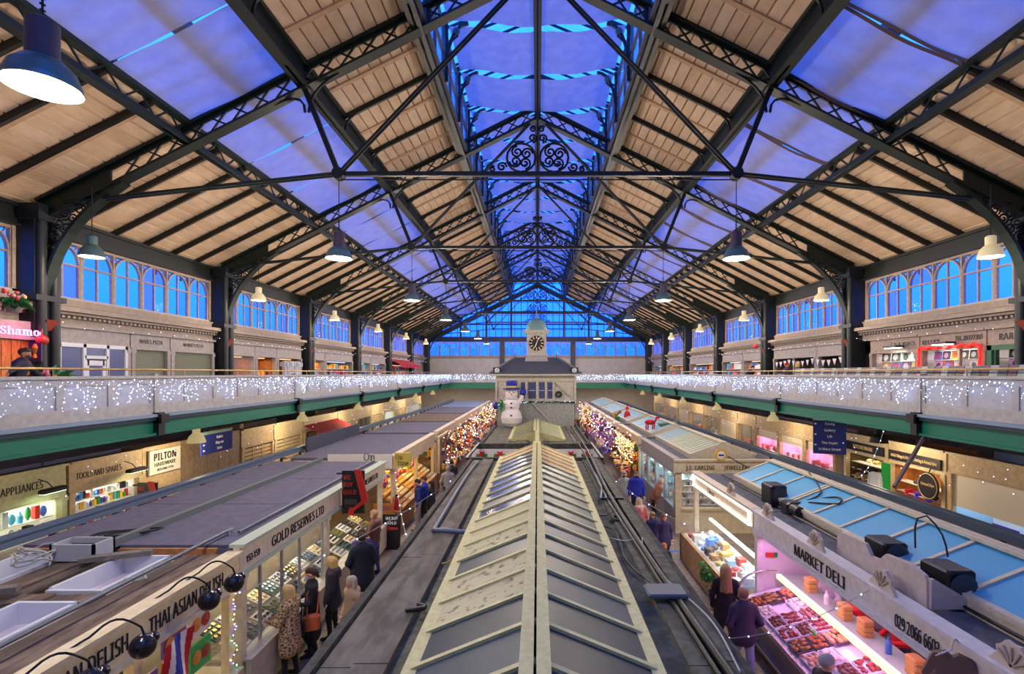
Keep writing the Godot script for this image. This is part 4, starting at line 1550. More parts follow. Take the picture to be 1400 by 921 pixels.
func build_ground_shops() -> void:
	var y1 := 3.5
	var green := noisy("front_pale_green", C(184, 182, 138), C(202, 198, 154), Vector3(0.4, 0.4, 0.4), 0.6)
	var tan := noisy("front_tan", C(186, 160, 122), C(204, 178, 140), Vector3(0.4, 0.4, 0.4), 0.6)
	var white_l := Color(1.0, 0.97, 0.9)
	shop_unit(-1, 13.7, 0, y1, 12.4, 14.85, {"label": "pale green hardware shop front with kettles and toys at the left edge", "body": green, "back": mat("shelf_back_white"), "sill": 0.7, "fh": 0.95, "light": Color(0.95, 1.0, 0.85), "energy": 1.8, "shelves": [0.85, 1.5, 2.05], "sign": "ELECTRIC APPLIANCES", "sign_h": 0.2, "sign_w": 2.0, "sign_d": 13.15, "depth": 0.7})
	shop_unit(-1, 13.7, 0, y1, 14.95, 17.7, {"label": "hardware shop window crammed with small packets on white shelves", "body": tan, "back": mat("shelf_back_white"), "sill": 0.7, "fh": 0.95, "light": white_l, "energy": 1.6, "shelves": [0.85, 1.35, 1.65, 1.95, 2.25], "sign": "TOOLS AND SPARES", "sign_h": 0.18, "sign_w": 1.65, "sign_d": 16.0, "depth": 0.7})
	for y in [0.85, 1.5, 2.05]:
		goods(-14.0, y, 12.65, 14.6, 9, 0.28, 0.48, BRIGHT + [[225, 130, 40], [60, 110, 210]], "shop_item", "household item in the pale green hardware shop window", "goods", "goods in the appliance shop window", [0, 1, 2])
	for y in [0.85, 1.35, 1.65, 1.95, 2.25]:
		goods(-13.98, y, 15.2, 17.45, 18, 0.14, 0.26, BRIGHT + [[240, 240, 235], [240, 240, 240]], "packet", "small packet on the shelves of the tools and spares shop", "goods", "packets in the tools and spares window")
	for d in [14.0, 16.9]:
		var l := thing("fascia_light", "black strip light over the %s sign of the hardware shop" % ("appliances" if d < 15 else "tools"), "lamp", W(-13.3, 2.95, d))
		var m := Mx.new()
		m.soft_box(W(-13.25, 2.92, d), Vector3(0.2, 0.12, 0.7), 0.03)
		part("housing", m, mat("iron_dark"), l)
		var b := Mx.new()
		b.bx(-13.33, -13.17, 2.845, 2.86, d - 0.32, d + 0.32)
		part("lit_tube", b, glow("tube_greenish", Color(0.85, 1.0, 0.85), 3.0), l)
		area(l, W(-13.25, 2.82, d), Vector3.DOWN, Vector2(0.15, 0.6), Color(0.9, 1.0, 0.85), 0.5)
		var a := Mx.new()
		a.tube([W(-13.65, 3.2, d), W(-13.4, 3.12, d), W(-13.25, 2.97, d)], 0.015, 5)
		part("arm", a, mat("iron_dark"), l)
	# Pilton hardware board and plain wall
	var pier := thing("shop_unit", "tan timber shop front under the hardware name board", "shop", W(-13.7, 0, 18.7))
	var pm := Mx.new()
	pm.bx(-14.6, -13.7, 0, 3.5, 17.75, 19.65)
	part("front", pm, tan, pier)
	var sg := thing("sign_board", "white hardware name board with black capitals on the left", "sign", W(-13.6, 2.6, 18.7))
	var sm := Mx.new()
	sm.bx(-13.66, -13.6, 2.5, 3.35, 17.95, 19.5)
	part("board", sm, mat("board_white", C(228, 224, 212), 0.5), sg)
	letters("PILTON", W(-13.59, 3.1, 18.7), PI / 2, 0.26, 1.1, mat("letter_black"), sg, false, true)
	letters("HARDWARE", W(-13.59, 2.83, 18.7), PI / 2, 0.13, 1.05, mat("letter_black"), sg)
	letters("029 2066 7734", W(-13.59, 2.64, 18.7), PI / 2, 0.08, 0.8, mat("letter_black"), sg)
	var blank := thing("shop_unit", "blank brown panelled shop front behind the blue hanging sign", "shop", W(-13.7, 0, 21.7))
	for i in 5:
		var m := Mx.new()
		m.bx(-14.5, -13.72, 0, 3.5, 19.7 + i * 0.78, 19.7 + (i + 1) * 0.78 - 0.02)
		part("panel", m, noisy("front_brown", C(140, 118, 96), C(160, 138, 114), Vector3(0.4, 0.4, 0.4), 0.7), blank)
	# blue direction signs hung under the galleries
	for s in [-1, 1]:
		var d := 20.2 if s < 0 else 22.8
		var x0 := -12.65 if s < 0 else 13.0
		var hs := thing("direction_sign", "dark blue hanging direction sign with white text under the %s gallery" % side_word(s), "sign", W(x0, 2.8, d))
		var w := 1.95 if s < 0 else 1.3
		var y0 := 3.0 if s < 0 else 2.5
		var yt := 3.75 if s < 0 else 4.0
		var m := Mx.new()
		var ax := Basis(Vector3.UP, PI / 2) if s < 0 else Basis(Vector3.UP, -0.35)
		m.box(W(x0, (y0 + yt) / 2, d), Vector3(w, yt - y0, 0.05), ax)
		part("panel", m, mat("sign_blue", C(28, 44, 130), 0.8), hs)
		var m2 := Mx.new()
		m2.box(W(x0, yt + 0.06, d), Vector3(w, 0.12, 0.06), ax)
		part("header", m2, mat("sign_header", C(150, 185, 170), 0.4), hs)
		var turn := PI / 2 if s < 0 else -0.35
		var out := ax.z * 0.03
		var lines := ["Toilets", "Way out", "Stairs"] if s < 0 else ["Trinity", "Gallery", "Lift", "The Hayes", "St Mary Street"]
		for i in lines.size():
			letters(lines[i], W(x0, yt - 0.16 - i * (yt - y0 - 0.1) / lines.size(), d) + ax.x * (0.12 if s < 0 else 0.0) + out, turn, 0.1, 0.0, mat("letter_white", C(235, 238, 245), 0.5), hs)
		for i in 3:
			var ic := Mx.new()
			var c := W(x0, yt - 0.16 - i * (yt - y0 - 0.1) / 3.0, d) - ax.x * (w * 0.42) + out
			ic.plate(PackedVector2Array([Vector2(-0.05, -0.04), Vector2(0.05, 0), Vector2(-0.05, 0.04)]), c, ax, 0.01)
			part("arrow", ic, mats["letter_white"], hs)
		var hg := Mx.new()
		for q in [-0.4, 0.4]:
			var p: Vector3 = W(x0, yt + 0.1, d) + ax.x * w * q
			hg.tube([p, Vector3(p.x, GFLOOR - 0.2, p.z)], 0.012, 5)
		part("hanger", hg, mat("iron_dark"), hs)
	# louvred cream shutters further along the left
	var louv := [[23.65, 26.5, "tan", "tan shop front with two rows of shutter slots, left aisle"], [26.6, 29.8, "cream", "cream shop front with a louvred shutter before the red canopy"], [30.0, 35.0, "dark", "dark shop under the red canopy in the left aisle"], [35.1, 38.6, "cream", "cream louvred shop front past the red canopy"], [38.7, 42.0, "dark", "dark glazed shop front in the left aisle"], [42.1, 45.5, "cream", "fifth louvred front of the left aisle"], [45.6, 49.0, "lit", "lit white shop front with a blue poster, left aisle"], [49.1, 53.0, "cream", "louvred front near the far end of the left aisle"], [53.1, 60.0, "lit", "pale lit shop at the far end of the left aisle"]]
	var cream := noisy("louvre_cream", C(208, 188, 146), C(224, 204, 162), Vector3(0.4, 0.4, 0.4), 0.6)
	for a in louv:
		var kind: String = a[2]
		var o := {"label": a[3], "body": cream if kind != "tan" else tan, "fh": 0.9, "sill": 0.3}
		if kind == "dark":
			o.back = mat("shop_dim")
			o.depth = 2.2
			o.glass = true
		elif kind == "lit":
			o.back = mat("shelf_back_white")
			o.light = Color(0.9, 1.0, 0.95)
			o.energy = 2.0
		var t := shop_unit(-1, 13.7, 0, y1, a[0], a[1], o)
		if kind == "cream" or kind == "tan":
			var sl := Mx.new()
			var l: float = a[1] - a[0] - 0.36
			sl.bx(-13.8, -13.72, 0, 0.13, a[0] + 0.18, a[1] - 0.18)
			var mesh := sl.mesh(o.body, Vector3(t.position.x, 0, t.position.z))
			for i in 12:
				put("slat", mesh, t, Vector3(0, 0.35 + i * 0.185, 0))
			for q in 4:
				var v := Mx.new()
				var dq: float = a[0] + 0.18 + l * q / 3.0
				v.bx(-13.8, -13.7, 0.3, 2.6, dq - 0.03, dq + 0.03)
				part("stile", v, o.body, t)
			var bk := Mx.new()
			bk.bx(-13.86, -13.82, 0.3, 2.6, a[0] + 0.18, a[1] - 0.18)
			part("backing", bk, mat("shop_dim"), t)
	var can := thing("canopy", "dark red canopy over a shop in the left aisle", "canopy", W(-13.7, 2.5, 32.5))
	for i in 6:
		var m := Mx.new()
		var d0 := 30.0 + i * 0.82
		m.hexa([W(-13.65, 3.0, d0), W(-12.3, 2.35, d0), W(-12.3, 2.35, d0 + 0.81), W(-13.65, 3.0, d0 + 0.81), W(-13.65, 3.04, d0), W(-12.3, 2.39, d0), W(-12.3, 2.39, d0 + 0.81), W(-13.65, 3.04, d0 + 0.81)])
		m.bx(-12.32, -12.28, 2.1, 2.39, d0, d0 + 0.81)
		part("cloth_strip", m, mat("awning_dark"), can)
	# right side
	var t := shop_unit(1, 13.7, 0, y1, 13.4, 17.05, {"label": "shop with a half lowered cream blind and blue lit interior at the right edge", "body": tan, "back": mat("room_blue_white", C(190, 215, 235), 0.5), "sill": 0.5, "fh": 0.7, "light": Color(0.75, 0.88, 1.0), "energy": 4.0, "shutter": mat("blind_cream", C(228, 216, 192), 0.5), "to": 1.75, "slat": 0.21})
	var cab := thing("display_fridge", "white wall cabinet with violet front in the blue lit shop", "cabinet", W(14.9, 1.2, 15.9))
	var cm := Mx.new()
	cm.bx(14.5, 15.1, 1.2, 1.6, 15.4, 16.3)
	part("body", cm, mat("upvc_white"), cab)
	var cm2 := Mx.new()
	cm2.bx(14.48, 14.5, 1.22, 1.34, 15.4, 16.3)
	part("band", cm2, mat("violet_band", C(70, 50, 170), 0.4), cab)
	var navy := mat("sign_navy", C(42, 38, 46), 0.5)
	var gold := mat("letter_gold", C(228, 200, 140), 0.4)
	shop_unit(1, 13.7, 0, y1, 17.15, 19.95, {"label": "hat shop window with bright felt hats and round sign", "body": cream, "fascia": cream, "back": noisy("hat_back_orange", C(176, 110, 52), C(200, 134, 70), Vector3(0.5, 0.5, 0.5), 0.7), "sill": 0.4, "fh": 0.85, "light": Color(1, 0.92, 0.75), "energy": 0.8, "depth": 1.0, "shelves": [1.64, 2.02]})
	shop_unit(1, 13.7, 0, y1, 20.0, 22.8, {"label": "hat shop window with brown hats on stands and a pale jacket", "body": cream, "back": mat("hat_back_dark", C(96, 80, 48), 0.8), "sill": 0.4, "fh": 0.85, "light": Color(1, 0.9, 0.7), "energy": 0.8, "depth": 1.0, "shelves": [1.64, 1.98, 2.26]})
	for a in [[17.3, 19.85, "Bridal Things & Fittings | Racing & Formal Hire", 0.11, "hat shop with bright hats"], [20.15, 22.7, "RATCHETWARE", 0.15, "hat shop with brown hats"]]:
		var sb := thing("sign_board", "dark fascia board with gold lettering over the %s" % a[4], "sign", W(13.6, 2.7, (a[0] + a[1]) / 2))
		var m := Mx.new()
		m.bx(13.6, 13.66, 2.8, 3.16, a[0], a[1])
		part("board", m, navy, sb)
		letters(a[2], W(13.595, 2.98, (a[0] + a[1]) / 2), -PI / 2, a[3], (a[1] - a[0]) * (0.88 if a[3] < 0.12 else 0.5), gold, sb, false, true)
	var gp := thing("green_door", "bright green door leaf between the two hat shop windows", "door leaf", W(13.6, 0, 20.0))
	var gm := Mx.new()
	gm.bx(13.56, 13.6, 0.1, 2.6, 19.75, 20.2)
	gm.bx(13.55, 13.56, 0.3, 1.2, 19.82, 20.13)
	part("leaf", gm, mat("door_green", C(20, 165, 70), 0.4), gp)
	var rd := thing("round_sign", "round dark hanging sign with gold rim and lettering at the hat shop", "sign", W(13.5, 1.7, 17.6))
	var rm := Mx.new()
	rm.lathe([Vector2(0.01, -0.02), Vector2(0.48, -0.02), Vector2(0.48, 0.02), Vector2(0.01, 0.02)], W(13.5, 2.2, 17.7), 24, Basis(Vector3(0, 0, 1), PI / 2))
	rm.bar(W(13.5, 2.6, 17.7), W(13.62, 2.9, 17.7), 0.03, 0.03)
	part("disc", rm, navy, rd)
	var ring := []
	for i in 24: ring.append(W(13.47, 2.2 + 0.43 * sin(TAU * i / 24), 17.7 + 0.43 * cos(TAU * i / 24)))
	var rr := Mx.new()
	rr.tube(ring, 0.015, 5, true)
	part("rim", rr, gold, rd)
	letters("Formal Hire", W(13.47, 2.25, 17.7), -PI / 2, 0.09, 0.6, gold, rd, true)
	var hat := Mx.new()
	hat.lathe([Vector2(0.01, 0), Vector2(0.2, 0), Vector2(0.21, 0.02), Vector2(0.12, 0.03), Vector2(0.115, 0.12), Vector2(0.08, 0.15), Vector2(0.01, 0.15)], Vector3.ZERO, 16)
	var hats := [[W(13.95, 1.64, 19.2), C(190, 30, 60), "crimson"], [W(13.95, 1.64, 18.7), C(90, 60, 200), "violet"], [W(13.95, 1.64, 18.1), C(60, 40, 190), "deep blue"], [W(14.05, 2.02, 18.9), C(90, 80, 90), "grey"], [W(14.05, 2.02, 18.4), C(150, 140, 120), "stone"],
		[W(13.95, 1.98, 22.3), C(90, 55, 40), "chestnut"], [W(13.95, 1.98, 21.8), C(60, 44, 36), "dark brown"], [W(13.95, 1.98, 21.3), C(35, 34, 40), "black"], [W(13.95, 1.64, 22.2), C(170, 130, 80), "straw"], [W(13.95, 1.64, 21.7), C(140, 104, 66), "tan"], [W(14.3, 2.26, 22.0), C(200, 180, 130), "cream"], [W(14.3, 2.26, 21.5), C(190, 160, 100), "gold"], [W(14.3, 2.26, 21.0), C(120, 100, 80), "taupe"], [W(14.3, 2.26, 20.6), C(210, 190, 150), "ivory"]]
	for h in hats:
		single_mesh("felt_hat", hat.mesh(mat("hat_" + h[2], h[1], 0.9)), h[0], Basis(Vector3(0, 0, 1), 0.5), "%s felt hat in the right aisle hat shop" % h[2], "hat", "hats in the hat shop")
	var jk := Mx.new()
	jk.soft_box(W(13.55, 1.75, 20.5), Vector3(0.25, 0.75, 0.5), 0.06)
	jk.soft_box(W(13.55, 2.02, 20.5), Vector3(0.28, 0.2, 0.62), 0.06)
	jk.tube([W(13.52, 2.05, 20.2), W(13.5, 1.55, 20.12)], 0.07, 8)
	jk.tube([W(13.52, 2.05, 20.8), W(13.5, 1.55, 20.88)], 0.07, 8)
	single("jacket", jk, mat("jacket_pale", C(196, 200, 214), 0.9), W(13.55, 1.3, 20.5), "pale grey jacket on display beside the green door leaf", "jacket")
	# pink lit butcher windows under half closed cream blinds
	var pink := Color(1.0, 0.62, 0.86)
	var k := 0
	for a in [[23.5, 26.2], [26.25, 29.0], [29.05, 32.0]]:
		var u := shop_unit(1, 13.7, 0, y1, a[0], a[1], {"label": "%s pink lit shop window under a half lowered cream blind, right aisle" % NTH[k], "body": tan, "back": mat("butcher_white", C(235, 225, 228), 0.4), "sill": 0.8, "fh": 0.8, "light": pink, "energy": 5.0, "shutter": mat("blind_cream"), "to": 2.1, "slat": 0.16, "shelves": [0.95, 1.5], "depth": 0.9, "glass": true})
		for y in [0.95, 1.5]:
			goods(13.98, y, a[0] + 0.3, a[1] - 0.3, 7, 0.15, 0.34, [[200, 30, 50], [230, 130, 140], [240, 235, 235], [150, 30, 50]], "meat_cut", "red meat piece in a pink lit window of the right aisle", "meat", "meat in the pink lit windows", [0, 2])
		k += 1
	var rest := [[32.1, 35.0], [35.1, 38.5], [38.6, 42.0], [42.1, 46.0], [46.1, 50.0], [50.1, 55.0], [55.1, 60.0]]
	for i in rest.size():
		var a: Array = rest[i]
		var o := {"label": "%s tan shop front past the pink lit windows in the right aisle" % NTH[i], "body": tan, "fh": 0.8, "sill": 0.8, "glass": true, "shelves": [1.3]}
		if i % 3 == 1:
			o.shutter = mat("blind_cream")
			o.slat = 0.16
		else:
			o.light = Color(1, 0.88, 0.65)
			o.energy = 1.6
			o.back = mat("shop_back_grey")
		shop_unit(1, 13.7, 0, y1, a[0], a[1], o)
		if i % 3 != 1:
			goods(14.05, 1.3, a[0] + 0.3, a[1] - 0.3, 8, 0.25, 0.5, BRIGHT, "shop_item", "item in a far window of the right aisle", "goods", "goods in the far right aisle windows")


func cable(pts: Array, r: float, m: Material, label: String, category := "cable", called := "cable", group := "") -> void:
	# smooth the points a little
	var c := Curve3D.new()
	for i in pts.size():
		var t: Vector3 = (pts[mini(i + 1, pts.size() - 1)] - pts[maxi(i - 1, 0)]) * 0.18
		c.add_point(pts[i], -t, t)
	c.bake_interval = 0.12
	var q := []
	var n := maxi(4, int(c.get_baked_length() / 0.15))
	n = mini(n, 60)
	for i in n + 1:
		q.append(c.sample_baked(c.get_baked_length() * i / n))
	var mx := Mx.new()
	mx.tube(q, r, 6)
	single(called, mx, m, pts[0], label, category, group)


# glazed gable standing on a flat roof; spec per pane: a material key
func gable_light(stand: Node3D, called: String, label: String, xl: float, xr: float, y0: float, xm: float, ym: float, d0: float, d1: float, n: int, frame: Material, left: Callable, right: Callable, bar_w := 0.06) -> Node3D:
	var t := Node3D.new()
	t.name = called
	t.position = W(xm, y0, (d0 + d1) / 2) - origin_of(stand)
	stand.add_child(t, true)
	t.set_meta("label", label)
	var step := (d1 - d0) / n
	for side in 2:
		var xe := xl if side == 0 else xr
		for i in n:
			var a := d0 + i * step + bar_w * 0.4
			var b := d0 + (i + 1) * step - bar_w * 0.4
			var m := Mx.new()
			var e := Vector2(xe, y0).lerp(Vector2(xm, ym), 0.04)
			var r := Vector2(xe, y0).lerp(Vector2(xm, ym), 0.96)
			m.hexa([W(e.x, e.y, a), W(r.x, r.y, a), W(r.x, r.y, b), W(e.x, e.y, b), W(e.x, e.y + 0.015, a), W(r.x, r.y + 0.015, a), W(r.x, r.y + 0.015, b), W(e.x, e.y + 0.015, b)])
			var mt: Material = (left if side == 0 else right).call(i)
			part("pane", m, mt, t)
		for i in n + 1:
			var bm := Mx.new()
			var d := d0 + i * step
			bm.bar(W(xe, y0 + 0.02, d), W(xm, ym + 0.02, d), bar_w, 0.05)
			part("glazing_bar", bm, frame, t)
		var ev := Mx.new()
		ev.bar(W(xe, y0 + 0.0, d0 - 0.05), W(xe, y0 + 0.0, d1 + 0.05), 0.16, 0.07)
		part("eaves_bar", ev, frame, t)
		var kb := Mx.new()
		kb.bx(xe - 0.05, xe + 0.05, y0 - 0.25, y0, d0, d1)
		part("kerb", kb, frame, t)
	for q in [-1, 1]:
		var rg := Mx.new()
		rg.bar(W(xm + q * 0.066, ym + 0.045, d0 - 0.05), W(xm + q * 0.066, ym + 0.045, d1 + 0.05), 0.11, 0.05)
		part("ridge_capping", rg, frame, t)
	for d in [d0, d1]:
		var g := Mx.new()
		g.plate(PackedVector2Array([Vector2(xl, y0 - 0.2), Vector2(xr, y0 - 0.2), Vector2(xr, y0), Vector2(xm, ym + 0.02), Vector2(xl, y0)]), W(0, 0, d), Basis(), 0.04)
		part("gable_end", g, frame, t)
	return t


func build_centre() -> void:
	var felt := noisy("roof_felt", C(82, 81, 64), C(114, 112, 92), Vector3(0.35, 0.35, 0.35), 0.9)
	var felt2 := noisy("roof_felt_dark", C(52, 51, 45), C(80, 78, 68), Vector3(0.35, 0.35, 0.35), 0.9)
	var plank := noisy("roof_plank", C(90, 84, 70), C(122, 116, 100), Vector3(0.3, 0.3, 0.1), 0.9)
	var frame := noisy("frame_celadon", C(204, 198, 130), C(220, 214, 150), Vector3(0.8, 0.8, 0.8), 0.6)
	var black := mat("cable_black", C(22, 22, 26), 0.5)
	var pipe := mat("pipe_blue", C(92, 108, 128), 0.45)
	var R := 3.2
	var st := thing("centre_stall", "near flat roofed stall block under the long ridge skylight", "stall", W(0, 0, 10))
	var m := Mx.new()
	m.bx(-2.2, 2.0, R - 0.12, R, 2.0, 17.0)
	part("roof_deck", m, felt, st)
	for q in [-2.2, 2.0]:
		var k := Mx.new()
		k.bx(q - 0.05, q + 0.05, R - 0.3, R + 0.07, 2.0, 17.0)
		part("kerb", k, felt2, st)
		var w := Mx.new()
		w.bx(q * 0.86 - 0.06, q * 0.86 + 0.06, 0, R - 0.12, 2.0, 17.0)
		part("side_wall", w, mat("stall_side", C(196, 180, 150), 0.6), st)
	for a in [[-2.12, -1.82, 0.03], [-1.8, -1.46, 0.07], [1.48, 1.74, 0.05], [1.78, 1.95, 0.09]]:
		for seg in 5:
			var p := Mx.new()
			p.bx(a[0], a[1], R, R + a[2], 2.0 + seg * 3.0, 2.0 + (seg + 1) * 3.0 - 0.015)
			part("plank", p, plank if a[0] < 0 else felt, st)
	var fe := Mx.new()
	fe.bx(-2.3, 2.1, R - 0.14, R + 0.1, 16.95, 17.12)
	part("end_kerb", fe, felt2, st)
	var wn := Mx.new()
	wn.bx(-1.9, 1.72, 0, R - 0.1, 2.0, 2.1)
	wn.bx(-1.9, 1.72, 0, R - 0.1, 16.8, 16.9)
	part("end_wall", wn, mat("stall_side"), st)
	var gl := mat("skylight_grey", C(58, 68, 72), 0.36)
	var gl2 := mat("skylight_pale", C(74, 86, 88), 0.4)
	gl.metallic_specular = 0.22
	gl2.metallic_specular = 0.22
	var glb := glass("skylight_blue", Color(0.1, 0.2, 0.42), 0.8, 0.14)
	var cov := noisy("cover_cream", C(198, 190, 134), C(216, 208, 156), Vector3(0.5, 0.5, 0.5), 0.8)
	var peel: StandardMaterial3D = noisy("cover_peeling", C(118, 100, 78), C(212, 206, 170), Vector3(0.9, 0.9, 0.9), 0.85, 0.0, 0.012)
	(peel.albedo_texture as NoiseTexture2D).color_ramp.offsets = PackedFloat32Array([0.24, 0.29, 0.4])
	(peel.albedo_texture as NoiseTexture2D).color_ramp.colors = PackedColorArray([C(108, 90, 66), C(190, 178, 126), C(208, 200, 150)])
	var yel := noisy("cover_ochre", C(206, 166, 104), C(224, 188, 128), Vector3(0.5, 0.5, 0.5), 0.6)  # yellow light coming through the far panes is put into this colour
	var timber := noisy("cover_timber", C(196, 156, 104), C(214, 178, 126), Vector3(0.4, 0.8, 0.4), 0.7)
	gable_light(st, "ridge_skylight", "long pale green framed ridge skylight on the near centre stall", -1.13, 1.06, 3.42, -0.02, 3.86, 3.3, 16.3, 20, frame,
		func(i: int) -> Material:
			if i >= 18: return yel
			if i >= 15: return glb
			if i == 14: return mat("cover_black", C(24, 26, 30), 0.4)
			if i >= 9: return glb if i != 10 else gl
			if i == 7 or i == 8: return cov
			if i == 5: return gl
			if i == 3 or i == 4: return peel
			if i == 6: return peel
			return gl2 if i % 2 else gl,
		func(i: int) -> Material:
			if i >= 18: return yel
			if i >= 15: return timber
			return gl2 if i % 3 == 0 else gl)
	# pipes, cables, bits lying on the roof
	cable([W(-1.92, 3.28, 16.4), W(-1.95, 3.28, 13.8), W(-1.91, 3.28, 11.2), W(-1.87, 3.28, 9.15)], 0.035, pipe, "blue-grey hose lying along the left roof walkway", "hose", "hose")
	cable([W(-1.87, 3.31, 9.13), W(-1.6, 3.32, 9.05), W(-1.26, 3.3, 9.02)], 0.04, pipe, "short blue-grey hose crossing to the left skylight edge", "hose", "hose")
	cable([W(1.55, 3.28, 16.3), W(1.6, 3.28, 13.2), W(1.42, 3.28, 11.5)], 0.03, pipe, "blue-grey hose along the right roof walkway", "hose", "hose")
	cable([W(1.42, 3.28, 11.5), W(1.7, 3.3, 11.45), W(1.92, 3.3, 11.4)], 0.03, black, "short black hose crossing the right roof edge", "hose", "hose")
	cable([W(1.72, 3.36, 26.0), W(1.78, 3.34, 20.0), W(1.75, 3.34, 16.8), W(1.66, 3.3, 12.0), W(1.7, 3.29, 8.0), W(1.82, 3.29, 4.2)], 0.045, black, "thick black cable running the length of the right roof edge")
	cable([W(1.6, 3.36, 20.5), W(1.6, 3.34, 17.0), W(1.56, 3.28, 12.0), W(1.62, 3.28, 8.5), W(1.7, 3.28, 4.5)], 0.03, black, "thinner black cable beside the thick one on the right roof edge")
	cable([W(1.15, 3.25, 9.6), W(1.4, 3.25, 9.2), W(1.35, 3.25, 7.8), W(1.55, 3.25, 6.9), W(1.7, 3.26, 5.9), W(1.95, 3.26, 5.0)], 0.012, black, "thin black cable looping across the right felt roof")
	cable([W(1.15, 3.26, 8.9), W(1.5, 3.28, 8.6), W(1.78, 3.3, 8.8), W(1.7, 3.3, 8.2), W(1.75, 3.3, 7.0), W(1.95, 3.32, 5.8), W(1.9, 3.3, 4.8)], 0.011, mat("cable_white", C(176, 178, 170), 0.5), "white cable looping over the right roof edge")
	cable([W(0.98, 3.3, 10.6), W(1.3, 3.25, 10.2), W(1.6, 3.26, 10.6), W(1.7, 3.28, 10.1)], 0.012, black, "thin black cable tangled by the right hose end")
	for i in 3:
		var pts := []
		for k in 14: pts.append(W(1.52 + 0.1 * cos(k * 0.9 + i) + i * 0.03, 3.24 + i * 0.02, 10.0 + 0.2 * sin(k * 0.9 + i)))
		cable(pts, 0.014, black, "%s black cable coil on the right roof walkway" % ["lowest", "middle", "topmost"][i], "cable", "cable_coil")
	cable([W(-1.55, 3.3, 6.05), W(-1.4, 3.34, 6.0), W(-1.32, 3.3, 6.12), W(-1.45, 3.3, 6.2)], 0.03, black, "black loop of hose by the left skylight edge", "hose", "hose")
	cable([W(-1.42, 3.28, 7.6), W(-1.34, 3.3, 7.55), W(-1.3, 3.29, 7.7)], 0.014, mat("rope_ochre", C(170, 150, 90), 0.8), "short ochre rope end by the left skylight edge", "rope", "rope")
	var hp := Mx.new()
	hp.soft_box(W(1.62, 3.34, 6.5), Vector3(0.5, 0.05, 0.36), 0.02)
	single("hatch_plate", hp, mat("plate_bluegrey", C(84, 96, 104), 0.6), W(1.62, 3.3, 6.5), "blue-grey plate lying on the right roof walkway", "plate")
	# second block
	var s2 := thing("centre_stall", "flat roofed stall block before the clock office", "stall", W(0, 0, 24))
	var m2 := Mx.new()
	m2.bx(-2.3, 2.1, R - 0.14, R, 20.6, 27.9)
	part("roof_deck", m2, felt, s2)
	var k2 := Mx.new()
	k2.bx(-2.4, 2.2, R - 0.3, R + 0.08, 20.45, 20.62)
	part("end_kerb", k2, felt2, s2)
	for q in [-2.3, 2.1]:
		var k := Mx.new()
		k.bx(q - 0.05, q + 0.05, R - 0.3, R + 0.07, 20.6, 27.9)
		part("kerb", k, felt2, s2)
		var w := Mx.new()
		w.bx(q * 0.88 - 0.06, q * 0.88 + 0.06, 0, R - 0.14, 20.6, 27.9)
		part("side_wall", w, mat("stall_side"), s2)
	for x in [-1.7, -0.9, 1.5]:
		var p := Mx.new()
		p.bx(x, x + 0.3 if x > 0 else x + 0.5, R, R + 0.04, 21.0, 27.8)
		part("plank", p, plank, s2)
	var ew := Mx.new()
	ew.bx(-2.0, 1.8, 0, R - 0.1, 20.7, 20.8)
	part("end_wall", ew, mat("stall_side"), s2)
	gable_light(s2, "ridge_skylight", "short pale green framed skylight before the clock office", -1.18, 1.12, 3.26, -0.06, 3.6, 21.9, 27.3, 8, frame,
		func(i: int) -> Material: return gl2, func(i: int) -> Material: return noisy("glass_mossy", C(140, 160, 140), C(176, 190, 166), Vector3(0.5, 0.5, 0.5), 0.4))
	# flag cloth across the gap
	var bn := thing("flag_banner", "white cloth banner with red and green flags across the gap between centre stalls", "banner", W(0, 2.6, 20.2))
	var bm := Mx.new()
	bm.bx(-2.6, 2.4, 2.75, 3.1, 20.2, 20.26)
	part("cloth", bm, mat("banner_white", C(222, 218, 214), 0.9), bn)
	for x in [-2.2, -1.5, -0.9, 0.75, 1.3, 1.95]:
		var g := Mx.new()
		g.bx(x - 0.22, x + 0.22, 2.78, 2.92, 20.17, 20.2)
		part("green_half", g, mat("flag_green", C(20, 140, 70), 0.9), bn)
		var d := Mx.new()
		d.plate(PackedVector2Array([Vector2(-0.18, -0.06), Vector2(-0.05, 0.0), Vector2(-0.12, 0.12), Vector2(0.02, 0.05), Vector2(0.12, 0.13), Vector2(0.1, 0.0), Vector2(0.19, -0.05), Vector2(0.04, -0.03), Vector2(0.0, -0.11)]), W(x, 2.93, 20.16), Basis(), 0.02)
		part("red_emblem", d, mat("flag_red", C(205, 30, 40), 0.9), bn)
	var pst := Mx.new()
	pst.bx(-0.14, 0.1, 0.0, 3.5, 18.2, 18.4)
	pst.bar(W(-0.02, 3.46, 17.0), W(-0.02, 3.62, 21.9), 0.16, 0.1)
	single("timber_post", pst, frame, W(0, 0, 18.3), "pale green post and beam joining the two centre skylights", "post")
	for x in [-2.35, 2.15]:
		var bar := Mx.new()
		bar.bar(W(x, 3.28, 16.9), W(x, 3.28, 20.6), 0.08, 0.08)
		single("roof_rail", bar, black, W(x, 3.2, 16.9), "black rail bridging the two centre roofs on the %s" % side_word(int(signf(x))), "rail")
	build_office()


